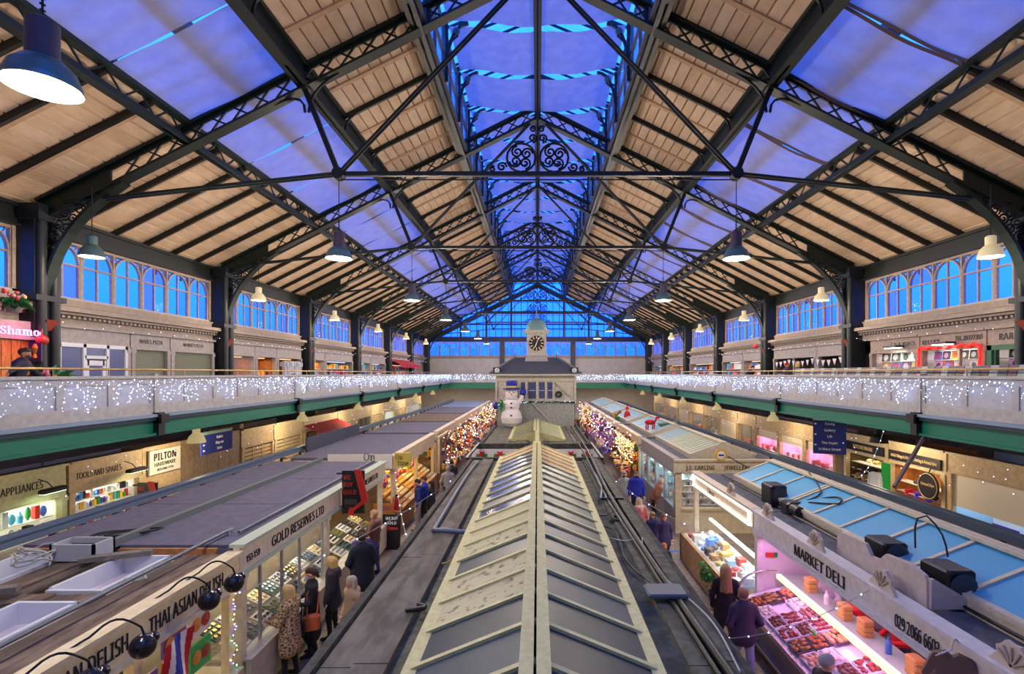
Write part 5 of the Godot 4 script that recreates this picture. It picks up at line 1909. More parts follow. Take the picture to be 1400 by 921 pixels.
func build_office() -> void:
	var cream := noisy("office_cream", C(176, 170, 156), C(196, 190, 174), Vector3(0.5, 0.5, 0.5), 0.7)
	var o := thing("clock_office", "cream market office with slate hip roof and clock turret", "building", W(-0.1, 0, 30))
	var w := Mx.new()
	w.bx(-2.25, 2.05, 0, 6.0, 28.05, 28.1)
	w.bx(-2.25, -2.2, 0, 6.0, 28.05, 32)
	w.bx(2.0, 2.05, 0, 6.0, 28.05, 32)
	w.bx(-2.25, 2.05, 0, 6.0, 31.95, 32)
	part("wall", w, cream, o)
	# upright boards of the lower wall, panels of the upper
	var bm := Mx.new()
	bm.bx(-0.055, 0.055, 0, 1.32, 0, 0.03)
	var bmesh := bm.mesh(noisy("office_board", C(150, 152, 142), C(172, 174, 162), Vector3(0.5, 0.5, 0.5), 0.7))
	for i in 34:
		put("board", bmesh, o, W(-2.16 + i * 0.125, 3.22, 28.03) - o.position)
	var rail := Mx.new()
	rail.bx(-2.28, 2.08, 4.54, 4.66, 27.98, 28.06)
	rail.bx(-2.28, 2.08, 5.66, 5.98, 27.99, 28.06)
	part("rail", rail, cream, o)
	for x in [-2.25, -1.45, -0.98, -0.62, -0.02, 0.46, 0.88, 2.05]:
		var s := Mx.new()
		s.bx(x - 0.06, x + 0.06, 4.6, 5.9, 27.97, 28.06)
		part("stile", s, cream, o)
	var br := Mx.new()
	br.bar(W(0.95, 5.65, 28.0), W(2.0, 4.65, 28.0), 0.06, 0.1, Vector3(0, 0, 1))
	part("brace", br, cream, o)
	var br2 := Mx.new()
	br2.bar(W(-0.3, 4.5, 28.0), W(0.8, 3.3, 28.0), 0.06, 0.1, Vector3(0, 0, 1))
	part("brace", br2, cream, o)
	for a in [[-0.98, -0.62], [-0.56, -0.08], [0.04, 0.4], [0.5, 0.82]]:
		var f := Mx.new()
		f.bx(a[0] + 0.05, a[1] - 0.02, 4.72, 5.6, 28.02, 28.05)
		var win := part("window", f, mat("office_pane", C(70, 78, 120), 0.15), o)
		var bar := Mx.new()
		bar.bx(a[0], a[1], 5.14, 5.18, 28.0, 28.03)
		part("sash_bar", bar, cream, win)
	# eaves and hip roof
	var e := Mx.new()
	e.bx(-2.55, 2.35, 5.96, 6.08, 27.75, 32.3)
	part("eaves", e, cream, o)
	var hip := Mx.new()
	hip.hexa([W(-2.6, 6.08, 27.7), W(2.4, 6.08, 27.7), W(2.4, 6.08, 32.35), W(-2.6, 6.08, 32.35), W(-1.25, 7.0, 29.2), W(1.1, 7.0, 29.2), W(1.1, 7.0, 30.9), W(-1.25, 7.0, 30.9)])
	part("hip_roof", hip, noisy("slate_roof", C(66, 68, 74), C(86, 88, 94), Vector3(1, 1, 1), 0.6), o)
	for q in [[-2.6, -1.25], [2.4, 1.1]]:
		var hr := Mx.new()
		hr.bar(W(q[0], 6.12, 27.7), W(q[1], 7.04, 29.2), 0.1, 0.08)
		part("hip_tile", hr, mat("hip_lead", C(120, 122, 128), 0.5), o)
		var fn := Mx.new()
		fn.lathe([Vector2(0.06, 7.0), Vector2(0.06, 7.15), Vector2(0.02, 7.3), Vector2(0.01, 7.35)], W(q[1], 0, 29.2), 8)
		part("finial", fn, mat("hip_lead"), o)
	# turret
	var tx := -0.06
	var tu := Mx.new()
	tu.hexa([W(tx - 0.78, 6.15, 28.5), W(tx + 0.78, 6.15, 28.5), W(tx + 0.78, 6.15, 30.6), W(tx - 0.78, 6.15, 30.6), W(tx - 0.58, 7.1, 29.0), W(tx + 0.58, 7.1, 29.0), W(tx + 0.58, 7.1, 30.1), W(tx - 0.58, 7.1, 30.1)])
	part("turret_skirt", tu, noisy("turret_lead", C(158, 152, 150), C(176, 170, 166), Vector3(0.6, 0.6, 0.6), 0.6), o)
	var bx := Mx.new()
	bx.bx(tx - 0.55, tx + 0.55, 7.1, 8.4, 29.02, 30.1)
	bx.bx(tx - 0.62, tx + 0.62, 7.1, 7.2, 28.95, 30.16)
	bx.bx(tx - 0.66, tx + 0.66, 8.36, 8.46, 28.92, 30.2)
	bx.bx(tx - 0.74, tx + 0.74, 8.46, 8.54, 28.86, 30.26)
	part("clock_box", bx, cream, o)
	var ck := Mx.new()
	ck.lathe([Vector2(0.44, 0), Vector2(0.48, 0.03), Vector2(0.44, 0.05), Vector2(0.43, 0.03)], W(tx, 7.8, 29.02), 28, Basis(Vector3.RIGHT, PI / 2))
	part("clock_rim", ck, cream, o)
	var cf := Mx.new()
	cf.lathe([Vector2(0.435, 0), Vector2(0.435, 0.02), Vector2(0.01, 0.025)], W(tx, 7.8, 29.02), 28, Basis(Vector3.RIGHT, PI / 2))
	var face := part("clock_face", cf, mat("clock_black", C(22, 20, 22), 0.4), o)
	var nm := Mx.new()
	for i in 12:
		var a := TAU * i / 12
		var c := W(tx + 0.33 * sin(a), 7.8 + 0.33 * cos(a), 28.985)
		nm.box(c, Vector3(0.05, 0.15, 0.01), Basis(Vector3(0, 0, 1), -a))
	part("numerals", nm, mat("numeral_cream", C(236, 214, 160), 0.4), face)
	for h in [[0.9, 0.24, 0.05], [0.35, 0.34, 0.035]]:
		var hm := Mx.new()
		var a: float = h[0] + (2.6 if h[1] < 0.3 else 0.0)
		hm.box(W(tx + h[1] * 0.5 * sin(a), 7.8 + h[1] * 0.5 * cos(a), 28.97), Vector3(h[2], h[1], 0.01), Basis(Vector3(0, 0, 1), -a))
		part("hand", hm, mat("hand_white", C(240, 236, 228), 0.4), face)
	var dm := Mx.new()
	dm.lathe([Vector2(0.62, 8.54), Vector2(0.6, 8.7), Vector2(0.53, 8.92), Vector2(0.38, 9.12), Vector2(0.16, 9.24), Vector2(0.08, 9.28), Vector2(0.09, 9.36), Vector2(0.03, 9.42), Vector2(0.02, 9.9), Vector2(0.005, 9.95)], W(tx, 0, 29.56), 20)
	part("dome", dm, mat("dome_green", C(112, 150, 138), 0.5), o)
	# flood lamps on the eaves
	for x in [-2.2, 2.0]:
		var l := thing("flood_lamp", "round black flood lamp on the %s eaves corner of the clock office" % side_word(int(signf(x))), "lamp", W(x, 6.08, 27.9))
		var lm := Mx.new()
		lm.box(W(x, 6.25, 27.9), Vector3(0.44, 0.34, 0.14))
		part("housing", lm, mat("iron_dark"), l)
		var lf := Mx.new()
		lf.lathe([Vector2(0.12, 0), Vector2(0.14, 0.03), Vector2(0.08, 0.05), Vector2(0.01, 0.02)], W(x, 6.25, 27.83), 14, Basis(Vector3.RIGHT, PI / 2))
		part("lens", lf, mat("lens_grey", C(190, 195, 200), 0.2), l)
	# garland with green lights
	var ga := thing("light_garland", "dark garland with green and white lights across the clock office wall", "garland", W(0, 4.55, 27.9))
	var pts := []
	for i in 31:
		pts.append(W(-0.95 + i * 0.1, 4.55 - 0.03 * absf(sin(i * 0.5)), 27.93))
	var gm := Mx.new()
	gm.tube(pts, 0.035, 5)
	part("strand", gm, mat("garland_green", C(20, 50, 40), 0.9), ga)
	bulbs(ga, pts, 1, 0.022, 0.03, [Color(0.4, 1.0, 0.7), Color(0.8, 0.9, 1.0)], 6.0, 1)
	# wreath
	var wr := Mx.new()
	var ring := []
	for i in 10: ring.append(W(1.15 + 0.14 * cos(TAU * i / 10), 4.95 + 0.14 * sin(TAU * i / 10), 27.93))
	wr.tube(ring, 0.06, 6, true)
	single("wreath", wr, mat("garland_green"), W(1.15, 4.8, 27.93), "small dark wreath on the clock office wall", "wreath")
	build_snowman()


# many tiny glowing bulbs scattered near points: one countless part
func bulbs(parent: Node3D, pts: Array, per: int, r: float, spread: float, colors: Array, energy: float, sd: int) -> void:
	var g := RandomNumberGenerator.new()
	g.seed = sd
	var ms := []
	for c in colors:
		ms.append([])
	for p in pts:
		for i in per:
			ms[g.randi() % colors.size()].append(p + Vector3(g.randf_range(-1, 1), g.randf_range(-1, 1), g.randf_range(-1, 1)) * spread)
	for k in colors.size():
		if ms[k].is_empty(): continue
		var m := Mx.new()
		var e := [Vector3(r, 0, 0), Vector3(0, r, 0), Vector3(0, 0, r)]
		for f in [[1, 1, 1], [1, 1, -1], [1, -1, 1], [1, -1, -1], [-1, 1, 1], [-1, 1, -1], [-1, -1, 1], [-1, -1, -1]]:
			var a: Vector3 = e[0] * f[0]
			var b: Vector3 = e[1] * f[1]
			var c: Vector3 = e[2] * f[2]
			if (c - a).cross(b - a).dot(a + b + c) > 0: m.tri(a, b, c)
			else: m.tri(a, c, b)
		var col: Color = colors[k]
		var mm := MultiMesh.new()
		mm.transform_format = MultiMesh.TRANSFORM_3D
		mm.mesh = m.mesh(glow("bulb_%s_%d" % [col.to_html(), int(energy * 10)], col, energy))
		mm.instance_count = ms[k].size()
		var at := origin_of(parent)
		for i in ms[k].size():
			mm.set_instance_transform(i, Transform3D(Basis(), ms[k][i] - at))
		var o := MultiMeshInstance3D.new()
		o.name = "light_bulbs"
		o.multimesh = mm
		o.set_meta("kind", "stuff")
		parent.add_child(o, true)


func build_snowman() -> void:
	var s := thing("inflatable_snowman", "large inflatable snowman with blue top hat waving on the centre stall roof", "snowman", W(-1.38, 3.2, 27.2))
	var c := W(-1.38, 0, 27.2)
	var b := Mx.new()
	b.lathe([Vector2(0.01, 3.22), Vector2(0.34, 3.28), Vector2(0.52, 3.48), Vector2(0.57, 3.75), Vector2(0.5, 4.02), Vector2(0.37, 4.18), Vector2(0.42, 4.35), Vector2(0.41, 4.52), Vector2(0.3, 4.72), Vector2(0.25, 4.78), Vector2(0.32, 4.92), Vector2(0.33, 5.06), Vector2(0.28, 5.24), Vector2(0.16, 5.34), Vector2(0.01, 5.36)], c, 20)
	b.tube([c + Vector3(-0.3, 4.5, 0), c + Vector3(-0.55, 4.45, 0.05), c + Vector3(-0.75, 4.4, 0.1)], 0.15, 8, false, 0.1)
	b.tube([c + Vector3(0.3, 4.5, 0), c + Vector3(0.5, 4.7, 0.05), c + Vector3(0.58, 4.95, 0.1)], 0.15, 8, false, 0.1)
	var skin := mat("snow_white", C(236, 226, 220), 0.6)
	part("body", b, skin, s)
	var h := Mx.new()
	h.lathe([Vector2(0.01, 5.22), Vector2(0.46, 5.24), Vector2(0.46, 5.3), Vector2(0.29, 5.32), Vector2(0.3, 5.62), Vector2(0.27, 5.7), Vector2(0.01, 5.72)], c, 18)
	var hat := part("top_hat", h, mat("hat_blue", C(30, 40, 160), 0.5), s)
	var bd := Mx.new()
	bd.lathe([Vector2(0.305, 5.33), Vector2(0.31, 5.34), Vector2(0.31, 5.42), Vector2(0.3, 5.43)], c, 18)
	part("hat_band", bd, mat("band_yellow", C(215, 200, 50), 0.5), hat)
	for q in [Vector3(-0.84, 4.38, 0.1), Vector3(0.6, 5.08, 0.1)]:
		var m := Mx.new()
		m.ball(c + q, Vector3(0.17, 0.2, 0.14), 10, 8)
		m.ball(c + q + Vector3(0.13, 0.05, 0.02), Vector3(0.06, 0.1, 0.06), 8, 6)
		part("mitten", m, mat("hat_blue"), s)
	for a in [[0.0, 3.9, 0.58], [0.0, 4.3, 0.42], [0.0, 4.52, 0.43]]:
		var m := Mx.new()
		m.ball(c + Vector3(a[0], a[1], a[2] - 0.02), Vector3(0.05, 0.05, 0.04), 8, 6)
		part("button", m, mat("iron_dark"), s)
	for q in [-0.1, 0.1]:
		var m := Mx.new()
		m.ball(c + Vector3(q, 5.1, 0.3), Vector3(0.03, 0.045, 0.03), 8, 6)
		part("eye", m, mat("iron_dark"), s)
	var n := Mx.new()
	n.lathe([Vector2(0.05, 0), Vector2(0.03, 0.12), Vector2(0.005, 0.24)], c + Vector3(0, 5.0, 0.28), 8, Basis(Vector3.RIGHT, PI / 2))
	part("nose", n, mat("carrot", C(230, 120, 40), 0.6), s)
	var sc := Mx.new()
	sc.lathe([Vector2(0.3, 4.72), Vector2(0.36, 4.76), Vector2(0.34, 4.84), Vector2(0.27, 4.86)], c, 16)
	part("collar", sc, mat("snow_grey", C(200, 200, 205), 0.7), s)
	var hb := Mx.new()
	for k in 4:
		hb.plate(PackedVector2Array([Vector2(0, 0), Vector2(0.12, 0.08), Vector2(0.22, 0.03), Vector2(0.34, 0.1), Vector2(0.3, -0.02), Vector2(0.22, -0.06), Vector2(0.1, -0.05)]), c + Vector3(-0.42, 4.42, 0.36), Basis(Vector3(0, 0, 1), k * 0.75 + 1.9), 0.03)
	part("holly", hb, mat("holly_green", C(20, 120, 60), 0.6), s)


# generic open market stall: s side, front at xf, back at xb
func stall(s: int, d0: float, d1: float, o: Dictionary) -> Node3D:
	var xf: float = o.get("xf", 5.35)
	var xb: float = o.get("xb", 9.2)
	var top: float = o.get("top", 2.88)
	var fh: float = o.get("fh", 0.5)
	var t := thing("market_stall", o.label, "stall", W(s * (xf + xb) / 2, 0, (d0 + d1) / 2))
	var body: Material = o.get("body", mat("stall_cream", C(222, 202, 160), 0.55))
	if o.get("deck", true):
		var r := Mx.new()
		r.bx(s * (xf + 0.12), s * xb, top - 0.1, top, d0, d1)
		part("roof_deck", r, o.get("roof", mat("felt_violet")), t)
	var f := Mx.new()
	f.bx(s * xf, s * (xf + 0.12), top - fh, top + 0.02, d0, d1)
	part("fascia", f, o.get("fascia", body), t)
	var c := Mx.new()
	c.bx(s * (xf - 0.08), s * (xf + 0.2), top + 0.02, top + 0.08, d0, d1)
	c.bx(s * (xf - 0.05), s * (xf + 0.12), top - fh - 0.04, top - fh + 0.03, d0, d1)
	part("cornice", c, o.get("cornice", body), t)
	for d in [d0, d1 - 0.12]:
		var e := Mx.new()
		e.bx(s * (xf + 0.12), s * xb, top - fh, top - 0.1, d, d + 0.12)
		part("end_fascia", e, o.get("fascia", body), t)
	var b := Mx.new()
	b.bx(s * (xb - 0.1), s * xb, 0, top - 0.1, d0, d1)
	part("back_wall", b, o.get("back", body), t)
	for d in o.get("posts", [d0 + 0.1, (d0 + d1) / 2, d1 - 0.1]):
		var p := Mx.new()
		p.bx(s * xf, s * (xf + 0.14), 0, top - fh, d - 0.07, d + 0.07)
		p.bx(s * (xf - 0.03), s * (xf + 0.17), top - fh - 0.14, top - fh, d - 0.1, d + 0.1)
		part("post", p, body, t)
	if o.get("counter", true):
		var k := Mx.new()
		k.bx(s * (xf - 0.15), s * (xf - 0.05), 0.12, 0.9, d0 + 0.1, d1 - 0.1)
		k.bx(s * (xf - 0.05), s * (xf + 0.6), 0.86, 0.9, d0 + 0.1, d1 - 0.1)
		part("counter", k, o.get("counter_m", body), t)
	if o.get("ends", false):
		for d in [d0, d1 - 0.06]:
			var e := Mx.new()
			e.bx(s * (xf + 0.1), s * xb, 0, top - fh, d, d + 0.06)
			part("end_wall", e, body, t)
	if o.has("light"):
		var n := maxi(1, int((d1 - d0) / 5.0))
		for i in n:
			var a := d0 + (d1 - d0) * (i + 0.15) / n
			var z := d0 + (d1 - d0) * (i + 0.85) / n
			lamp_strip(t, s * (xf + 0.9), top - 0.25, a, z, o.light, o.get("energy", 4.0), o.get("face", 1.5))
	return t


func heap(parent: Node3D, s: int, x0: float, x1: float, y0: float, y1: float, d0: float, d1: float, n: int, size: float, palette: Array, sd: int, called := "goods") -> void:
	var g := RandomNumberGenerator.new()
	g.seed = sd
	var m := Mx.new()
	if called == "boxes": m.soft_box(Vector3.ZERO, Vector3.ONE, 0.06)
	else: m.ball(Vector3.ZERO, Vector3(0.5, 0.5, 0.5), 6, 4)
	var mm := MultiMesh.new()
	mm.transform_format = MultiMesh.TRANSFORM_3D
	mm.use_colors = true
	mm.mesh = m.mesh(painted("heap_paint", 0.55))
	mm.instance_count = n
	var at := origin_of(parent)
	for i in n:
		var t := g.randf()
		var p := W(s * lerpf(x0, x1, t), lerpf(y0, y1, t) + g.randf_range(0, size * 0.5), g.randf_range(d0, d1))
		var sc := Vector3(g.randf_range(0.6, 1.3), g.randf_range(0.5, 1.5), g.randf_range(0.6, 1.3)) * size
		mm.set_instance_transform(i, Transform3D(Basis(Vector3.UP, g.randf() * 3.0) * Basis.from_scale(sc), p - at))
		var c: Array = palette[g.randi() % palette.size()]
		mm.set_instance_color(i, C(c[0], c[1], c[2]).srgb_to_linear())
	var o := MultiMeshInstance3D.new()
	o.name = called
	o.multimesh = mm
	o.set_meta("kind", "stuff")
	parent.add_child(o, true)


func goods_heap(label: String, s: int, x0: float, x1: float, y0: float, y1: float, d0: float, d1: float, n: int, size: float, palette: Array, sd: int) -> void:
	var t := Node3D.new()
	t.name = numbered("merchandise")
	t.position = W(s * x0, y0, (d0 + d1) / 2)
	add_child(t)
	tag(t, label, "merchandise", "", "stuff")
	heap(t, s, x0, x1, y0, y1, d0, d1, n / 3, size, palette, sd)
	heap(t, s, x0, x1, y0, y1, d0, d1, n - n / 3, size, palette, sd + 500, "boxes")


func build_left_row() -> void:
	var felt := noisy("felt_violet", C(90, 88, 106), C(100, 98, 116), Vector3(0.25, 0.25, 0.25), 0.85)
	var boards := noisy("roof_boards_brown", C(92, 76, 64), C(128, 110, 94), Vector3(0.5, 0.5, 0.12), 0.9)
	var cream := noisy("thai_cream", C(226, 208, 160), C(238, 222, 178), Vector3(0.4, 0.4, 0.4), 0.55)
	var black := mat("letter_black")
	# ---- Thai food stall
	var t := stall(-1, 3.6, 9.19, {"label": "cream Thai food stall with black gooseneck lamps and boarded brown roof", "body": cream, "deck": false, "top": 2.84, "posts": [4.9, 6.85, 8.95], "light": Color(1, 0.9, 0.7), "energy": 3.0, "back": mat("stall_back_cream", C(210, 196, 166), 0.6)})
	letters("THAI ASIAN DELISH", W(-5.34, 2.6, 7.88), PI / 2, 0.21, 1.65, black, t)
	letters("THAI ASIAN DELISH", W(-5.34, 2.6, 5.86), PI / 2, 0.21, 1.65, black, t)
	# roof boards, leaving the light wells open
	var wells := [[-7.15, -6.45, 7.55, 8.85], [-7.15, -6.45, 5.75, 7.05], [-9.0, -8.3, 7.6, 9.0]]
	var k := 0
	var x := -9.15
	while x < -5.5:
		var w := 0.24
		var cuts := [3.6]
		for q in wells:
			if x + w > q[0] - 0.08 and x < q[1] + 0.08:
				cuts.append(q[2] - 0.1)
				cuts.append(q[3] + 0.1)
		cuts.append(9.05)
		cuts.sort()
		for i in range(0, cuts.size() - 1, 2):
			if cuts[i + 1] - cuts[i] < 0.1: continue
			var m := Mx.new()
			m.bx(x + 0.01, x + w - 0.01, 2.84, 2.875 + 0.012 * (k % 3), cuts[i], cuts[i + 1])
			part("roof_board", m, boards if k % 3 else noisy("roof_boards_dark", C(78, 66, 58), C(104, 92, 80), Vector3(0.5, 0.5, 0.12), 0.9), t)
		x += w
		k += 1
	for q in wells:
		var lw := Node3D.new()
		lw.name = "light_well"
		lw.position = W((q[0] + q[1]) / 2, 2.84, q[2]) - origin_of(t)
		t.add_child(lw, true)
		lw.set_meta("label", "white sided roof light well in the brown boarded roof, %s" % ["next to the grey felt roof" if q[2] > 7.2 and q[0] > -8 else "nearest the camera" if q[0] > -8 else "by the long gutter"][0])
		var m := Mx.new()
		m.bx(q[0] - 0.06, q[0], 2.5, 2.94, q[2], q[3])
		m.bx(q[1], q[1] + 0.06, 2.5, 2.92, q[2], q[3])
		m.bx(q[0] - 0.06, q[1] + 0.06, 2.5, 2.92, q[2] - 0.06, q[2])
		m.bx(q[0] - 0.06, q[1] + 0.06, 2.5, 2.94, q[3], q[3] + 0.06)
		part("curb", m, mat("well_white", C(212, 218, 224), 0.5), lw)
		var b := Mx.new()
		b.bx(q[0], q[1], 2.62, 2.65, q[2], q[3])
		part("diffuser", b, mat("well_pink_lit", C(206, 192, 200), 0.5), lw)  # opaque panel; the pinkish light from below is put into its colour
	# gooseneck lamps
	var k2 := 0
	for d in [8.4, 7.76, 6.46, 5.7]:
		var g := thing("gooseneck_lamp", "%s black globe gooseneck lamp on the Thai stall fascia, counted from the grey felt roof" % NTH[k2], "lamp", W(-5.35, 2.85, d), "gooseneck lamps on the Thai stall")
		var a := Mx.new()
		var pts := []
		for i in 12:
			var q := i / 11.0
			pts.append(W(-5.42 + 0.42 * q, 2.9 + 0.1 * sin(q * PI) + (0.1 if q > 0.3 else 0.0) * sin((q - 0.3) / 0.7 * PI), d - 0.55 + 0.55 * q))
		pts.append(W(-4.96, 2.8, d))
		a.tube(pts, 0.014, 6)
		part("arm", a, mat("lamp_black", C(20, 20, 24), 0.3), g)
		var m := Mx.new()
		m.ball(W(-4.98, 2.66, d), Vector3(0.15, 0.15, 0.15), 18, 12)
		part("globe", m, mat("globe_black", C(24, 24, 30), 0.18), g)
		var cp := Mx.new()
		cp.ball(W(-4.93, 2.72, d + 0.1), Vector3(0.075, 0.075, 0.075), 12, 8)
		part("socket", cp, mat("globe_black"), g)
		k2 += 1
	# menu panels and things hung in front
	k2 = 0
	for a in [[7.5, 8.0, 1.9, 2.2, C(128, 90, 170), "violet"], [7.5, 8.0, 1.55, 1.85, C(214, 130, 50), "orange"], [6.95, 7.4, 1.55, 1.85, C(140, 96, 178), "lilac"], [8.1, 8.6, 1.85, 2.25, C(224, 214, 224), "white"], [5.1, 5.9, 1.6, 2.2, C(190, 40, 34), "red"], [8.1, 8.6, 1.3, 1.75, C(60, 170, 90), "green"]]:
		var mp := thing("menu_panel", "%s food picture panel hung under the Thai stall sign" % a[5], "menu", W(-5.5, a[2], a[0]), "menu panels of the Thai stall")
		var m := Mx.new()
		m.bx(-5.52, -5.49, a[2], a[3], a[0], a[1])
		part("panel", m, mat("menu_" + a[5], a[4], 0.4), mp)
		for i in 2:
			var p := Mx.new()
			p.lathe([Vector2(0.1, 0), Vector2(0.11, 0.01), Vector2(0.05, 0.02), Vector2(0.01, 0.03)], W(-5.49, (a[2] + a[3]) / 2, lerpf(a[0], a[1], 0.28 + 0.45 * i)), 10, Basis(Vector3(0, 0, 1), -PI / 2))
			part("dish_picture", p, mat("dish_%d" % i, [C(214, 140, 60), C(170, 60, 40)][i], 0.5), mp)
		k2 += 1
	# Thai flag: five bands, hanging
	var fl := thing("thai_flag", "red, white and blue striped flag hanging from the Thai stall", "flag", W(-5.15, 1.6, 7.3))
	var band := [C(196, 24, 40), C(226, 222, 224), C(36, 40, 150), C(36, 40, 150), C(226, 222, 224), C(196, 24, 40)]
	for i in 6:
		var m := Mx.new()
		for j in 8:
			var y0 := 2.34 - j * 0.11
			var y1 := y0 - 0.11
			var q0 := 7.02 + i * 0.105 - j * 0.012
			var f := func(d: float, y: float) -> Vector3: return W(-5.14 + 0.05 * sin(d * 9.0 + y * 3.0) + 0.02 * (2.3 - y), y, d)
			m.quad(f.call(q0, y0), f.call(q0, y1), f.call(q0 + 0.105, y1), f.call(q0 + 0.105, y0))
		part("band", m, mat("flag_band_%d" % i, band[i], 0.85), fl)
	var sack := Mx.new()
	sack.lathe([Vector2(0.01, 1.45), Vector2(0.12, 1.48), Vector2(0.15, 1.7), Vector2(0.12, 1.98), Vector2(0.1, 2.0)], W(-5.15, 0, 6.55), 12)
	var sk := thing("santa_stocking", "red and white festive stocking hanging at the Thai stall", "stocking", W(-5.15, 1.45, 6.55))
	part("sock", sack, mat("flag_red"), sk)
	var cuff := Mx.new()
	cuff.lathe([Vector2(0.13, 1.98), Vector2(0.16, 2.0), Vector2(0.16, 2.14), Vector2(0.1, 2.16)], W(-5.15, 0, 6.55), 12)
	part("cuff", cuff, mat("snow_white"), sk)
	var bag := Mx.new()
	bag.soft_box(W(-5.3, 1.4, 6.95), Vector3(0.3, 0.5, 0.5), 0.1)
	single("plastic_bag", bag, mat("bag_white", C(232, 230, 228), 0.5), W(-5.3, 1.15, 6.95), "white bulky plastic bag below the Thai stall sign", "bag")
	var pl := thing("post_lights", "string of coloured lights wound down the Thai stall corner post", "lights", W(-5.3, 0.5, 8.95))
	var pp := []
	for i in 26: pp.append(W(-5.3 + 0.02 * sin(i), 2.3 - i * 0.07, 8.95 + 0.05 * cos(i * 1.3)))
	var wm := Mx.new()
	wm.tube(pp, 0.006, 4)
	part("wire", wm, mat("cable_white"), pl)
	bulbs(pl, pp, 1, 0.016, 0.01, [Color(0.5, 0.5, 1.0), Color(0.5, 1.0, 0.5), Color(1.0, 0.7, 0.4)], 8.0, 5)
	# clutter on the roof
	var tray := thing("roof_planter", "white open tray box with a dark bottom on the brown boarded roof", "box", W(-7.85, 2.9, 8.85))
	var tm := Mx.new()
	for q in [[-8.25, -7.5, 8.65, 8.69], [-8.25, -7.5, 9.05, 9.09], [-8.25, -8.21, 8.65, 9.09], [-7.54, -7.5, 8.65, 9.09]]:
		tm.bx(q[0], q[1], 2.92, 3.2, q[2], q[3])
	part("sides", tm, mat("tray_white", C(176, 180, 186), 0.6), tray)
	var tb := Mx.new()
	tb.bx(-8.2, -7.55, 2.92, 3.1, 8.69, 9.05)
	part("filling", tb, mat("soil_dark", C(58, 44, 38), 0.95), tray)
	for i in 3:
		var pts := []
		for j in 16: pts.append(W(-8.2 + 0.28 * cos(j * 0.8 + i) - 0.1 * i, 2.98 + 0.03 * i + 0.16 * absf(sin(j * 0.7)), 8.3 + 0.2 * sin(j * 0.8 + i) + 0.15 * i))
		cable(pts, 0.013, mats["cable_white"], "white cable tangle by the roof tray, %s" % ["lowest loop", "middle loop", "upper loop"][i], "cable", "cable")
	for i in 3:
		var pts := []
		for j in 14: pts.append(W(-8.1 + 0.4 * cos(j * 0.7 + i * 0.5) + 0.2 * i, 3.02 + 0.03 * i, 9.75 + 0.28 * sin(j * 0.7 + i)))
		cable(pts, 0.017, mat("cable_black"), "black cable coil on the grey felt roof near the tray, %s" % ["lowest loop", "middle loop", "upper loop"][i], "cable", "cable_coil")
	for a in [[-8.4, 7.0], [-7.6, 8.5]]:
		var m := Mx.new()
		m.bar(W(a[0], 3.0, a[1]), W(a[0] + 0.9, 3.0, a[1] + 0.4), 0.16, 0.08)
		single("loose_timber", m, noisy("timber_grey", C(100, 98, 90), C(130, 126, 116), Vector3(0.5, 0.5, 0.5), 0.9), W(a[0], 2.95, a[1]), "loose grey timber lying on the brown boarded roof, %s" % ("nearer one" if a[1] < 8 else "one beside the tray"), "timber")
	for a in [[-6.2, 7.9], [-6.3, 5.5]]:
		var pts := []
		for j in 12: pts.append(W(a[0] + 0.16 * cos(j), 2.93 + 0.02 * (j % 2), a[1] + 0.12 * sin(j)))
		cable(pts, 0.012, mats["cable_white"], "small coil of white wire on the brown roof, %s" % ("far one" if a[1] > 7 else "near one"), "cable", "cable")
	# conduit over both roofs, long gutter behind the row
	var pipe := mat("pipe_blue")
	cable([W(-5.95, 3.08, 3.4), W(-5.95, 3.08, 9.5), W(-5.92, 3.06, 9.75), W(-5.9, 2.98, 9.8)], 0.03, mat("conduit_grey", C(104, 112, 122), 0.4, 0.4), "grey conduit along the front edge of the brown boarded roof", "pipe", "conduit")
	cable([W(-5.72, 3.06, 9.8), W(-5.72, 3.06, 17.9)], 0.03, mat("conduit_grey"), "grey conduit along the front edge of the grey felt roof", "pipe", "conduit")
	var gut := thing("long_gutter", "long blue-grey gutter rail behind the left stall row", "gutter", W(-9.5, 2.9, 20))
	var gm := Mx.new()
	gm.bx(-9.6, -9.44, 2.98, 3.16, 3.0, 58.0)
	gm.bx(-9.63, -9.41, 3.14, 3.18, 3.0, 58.0)
	part("channel", gm, pipe, gut)
	var d := 4.0
	while d < 57:
		var q := Mx.new()
		q.bx(-9.56, -9.48, 0, 3.0, d, d + 0.06)
		q.bar(W(-9.5, 2.95, d + 0.03), W(-9.37, 2.95, d + 0.03), 0.05, 0.04)
		part("bracket", q, mat("iron_dark"), gut)
		d += 1.5
	# ---- Gold Reserves
	var gcream := noisy("gold_cream", C(214, 200, 170), C(228, 214, 186), Vector3(0.4, 0.4, 0.4), 0.55)
	var g := stall(-1, 9.2, 18.0, {"label": "gold buyer's stall with cream fascia and grey felt roof", "body": gcream, "roof": felt, "top": 2.94, "fh": 0.46, "cornice": mat("cornice_celadon", C(188, 200, 172), 0.5), "posts": [9.35, 13.1, 17.6], "light": Color(1, 0.96, 0.86), "energy": 7.0, "back": mat("stall_back_cream"), "xb": 9.35})
	letters("GOLD RESERVES LTD", W(-5.34, 2.7, 11.55), PI / 2, 0.2, 2.5, black, g)
	letters("GOLD RESERVES LTD", W(-5.34, 2.7, 16.2), PI / 2, 0.16, 1.8, black, g)
	letters("153-159", W(-5.34, 2.68, 9.62), PI / 2, 0.12, 0.45, black, g)
	letters("153-159", W(-5.34, 2.7, 14.3), PI / 2, 0.1, 0.4, black, g)
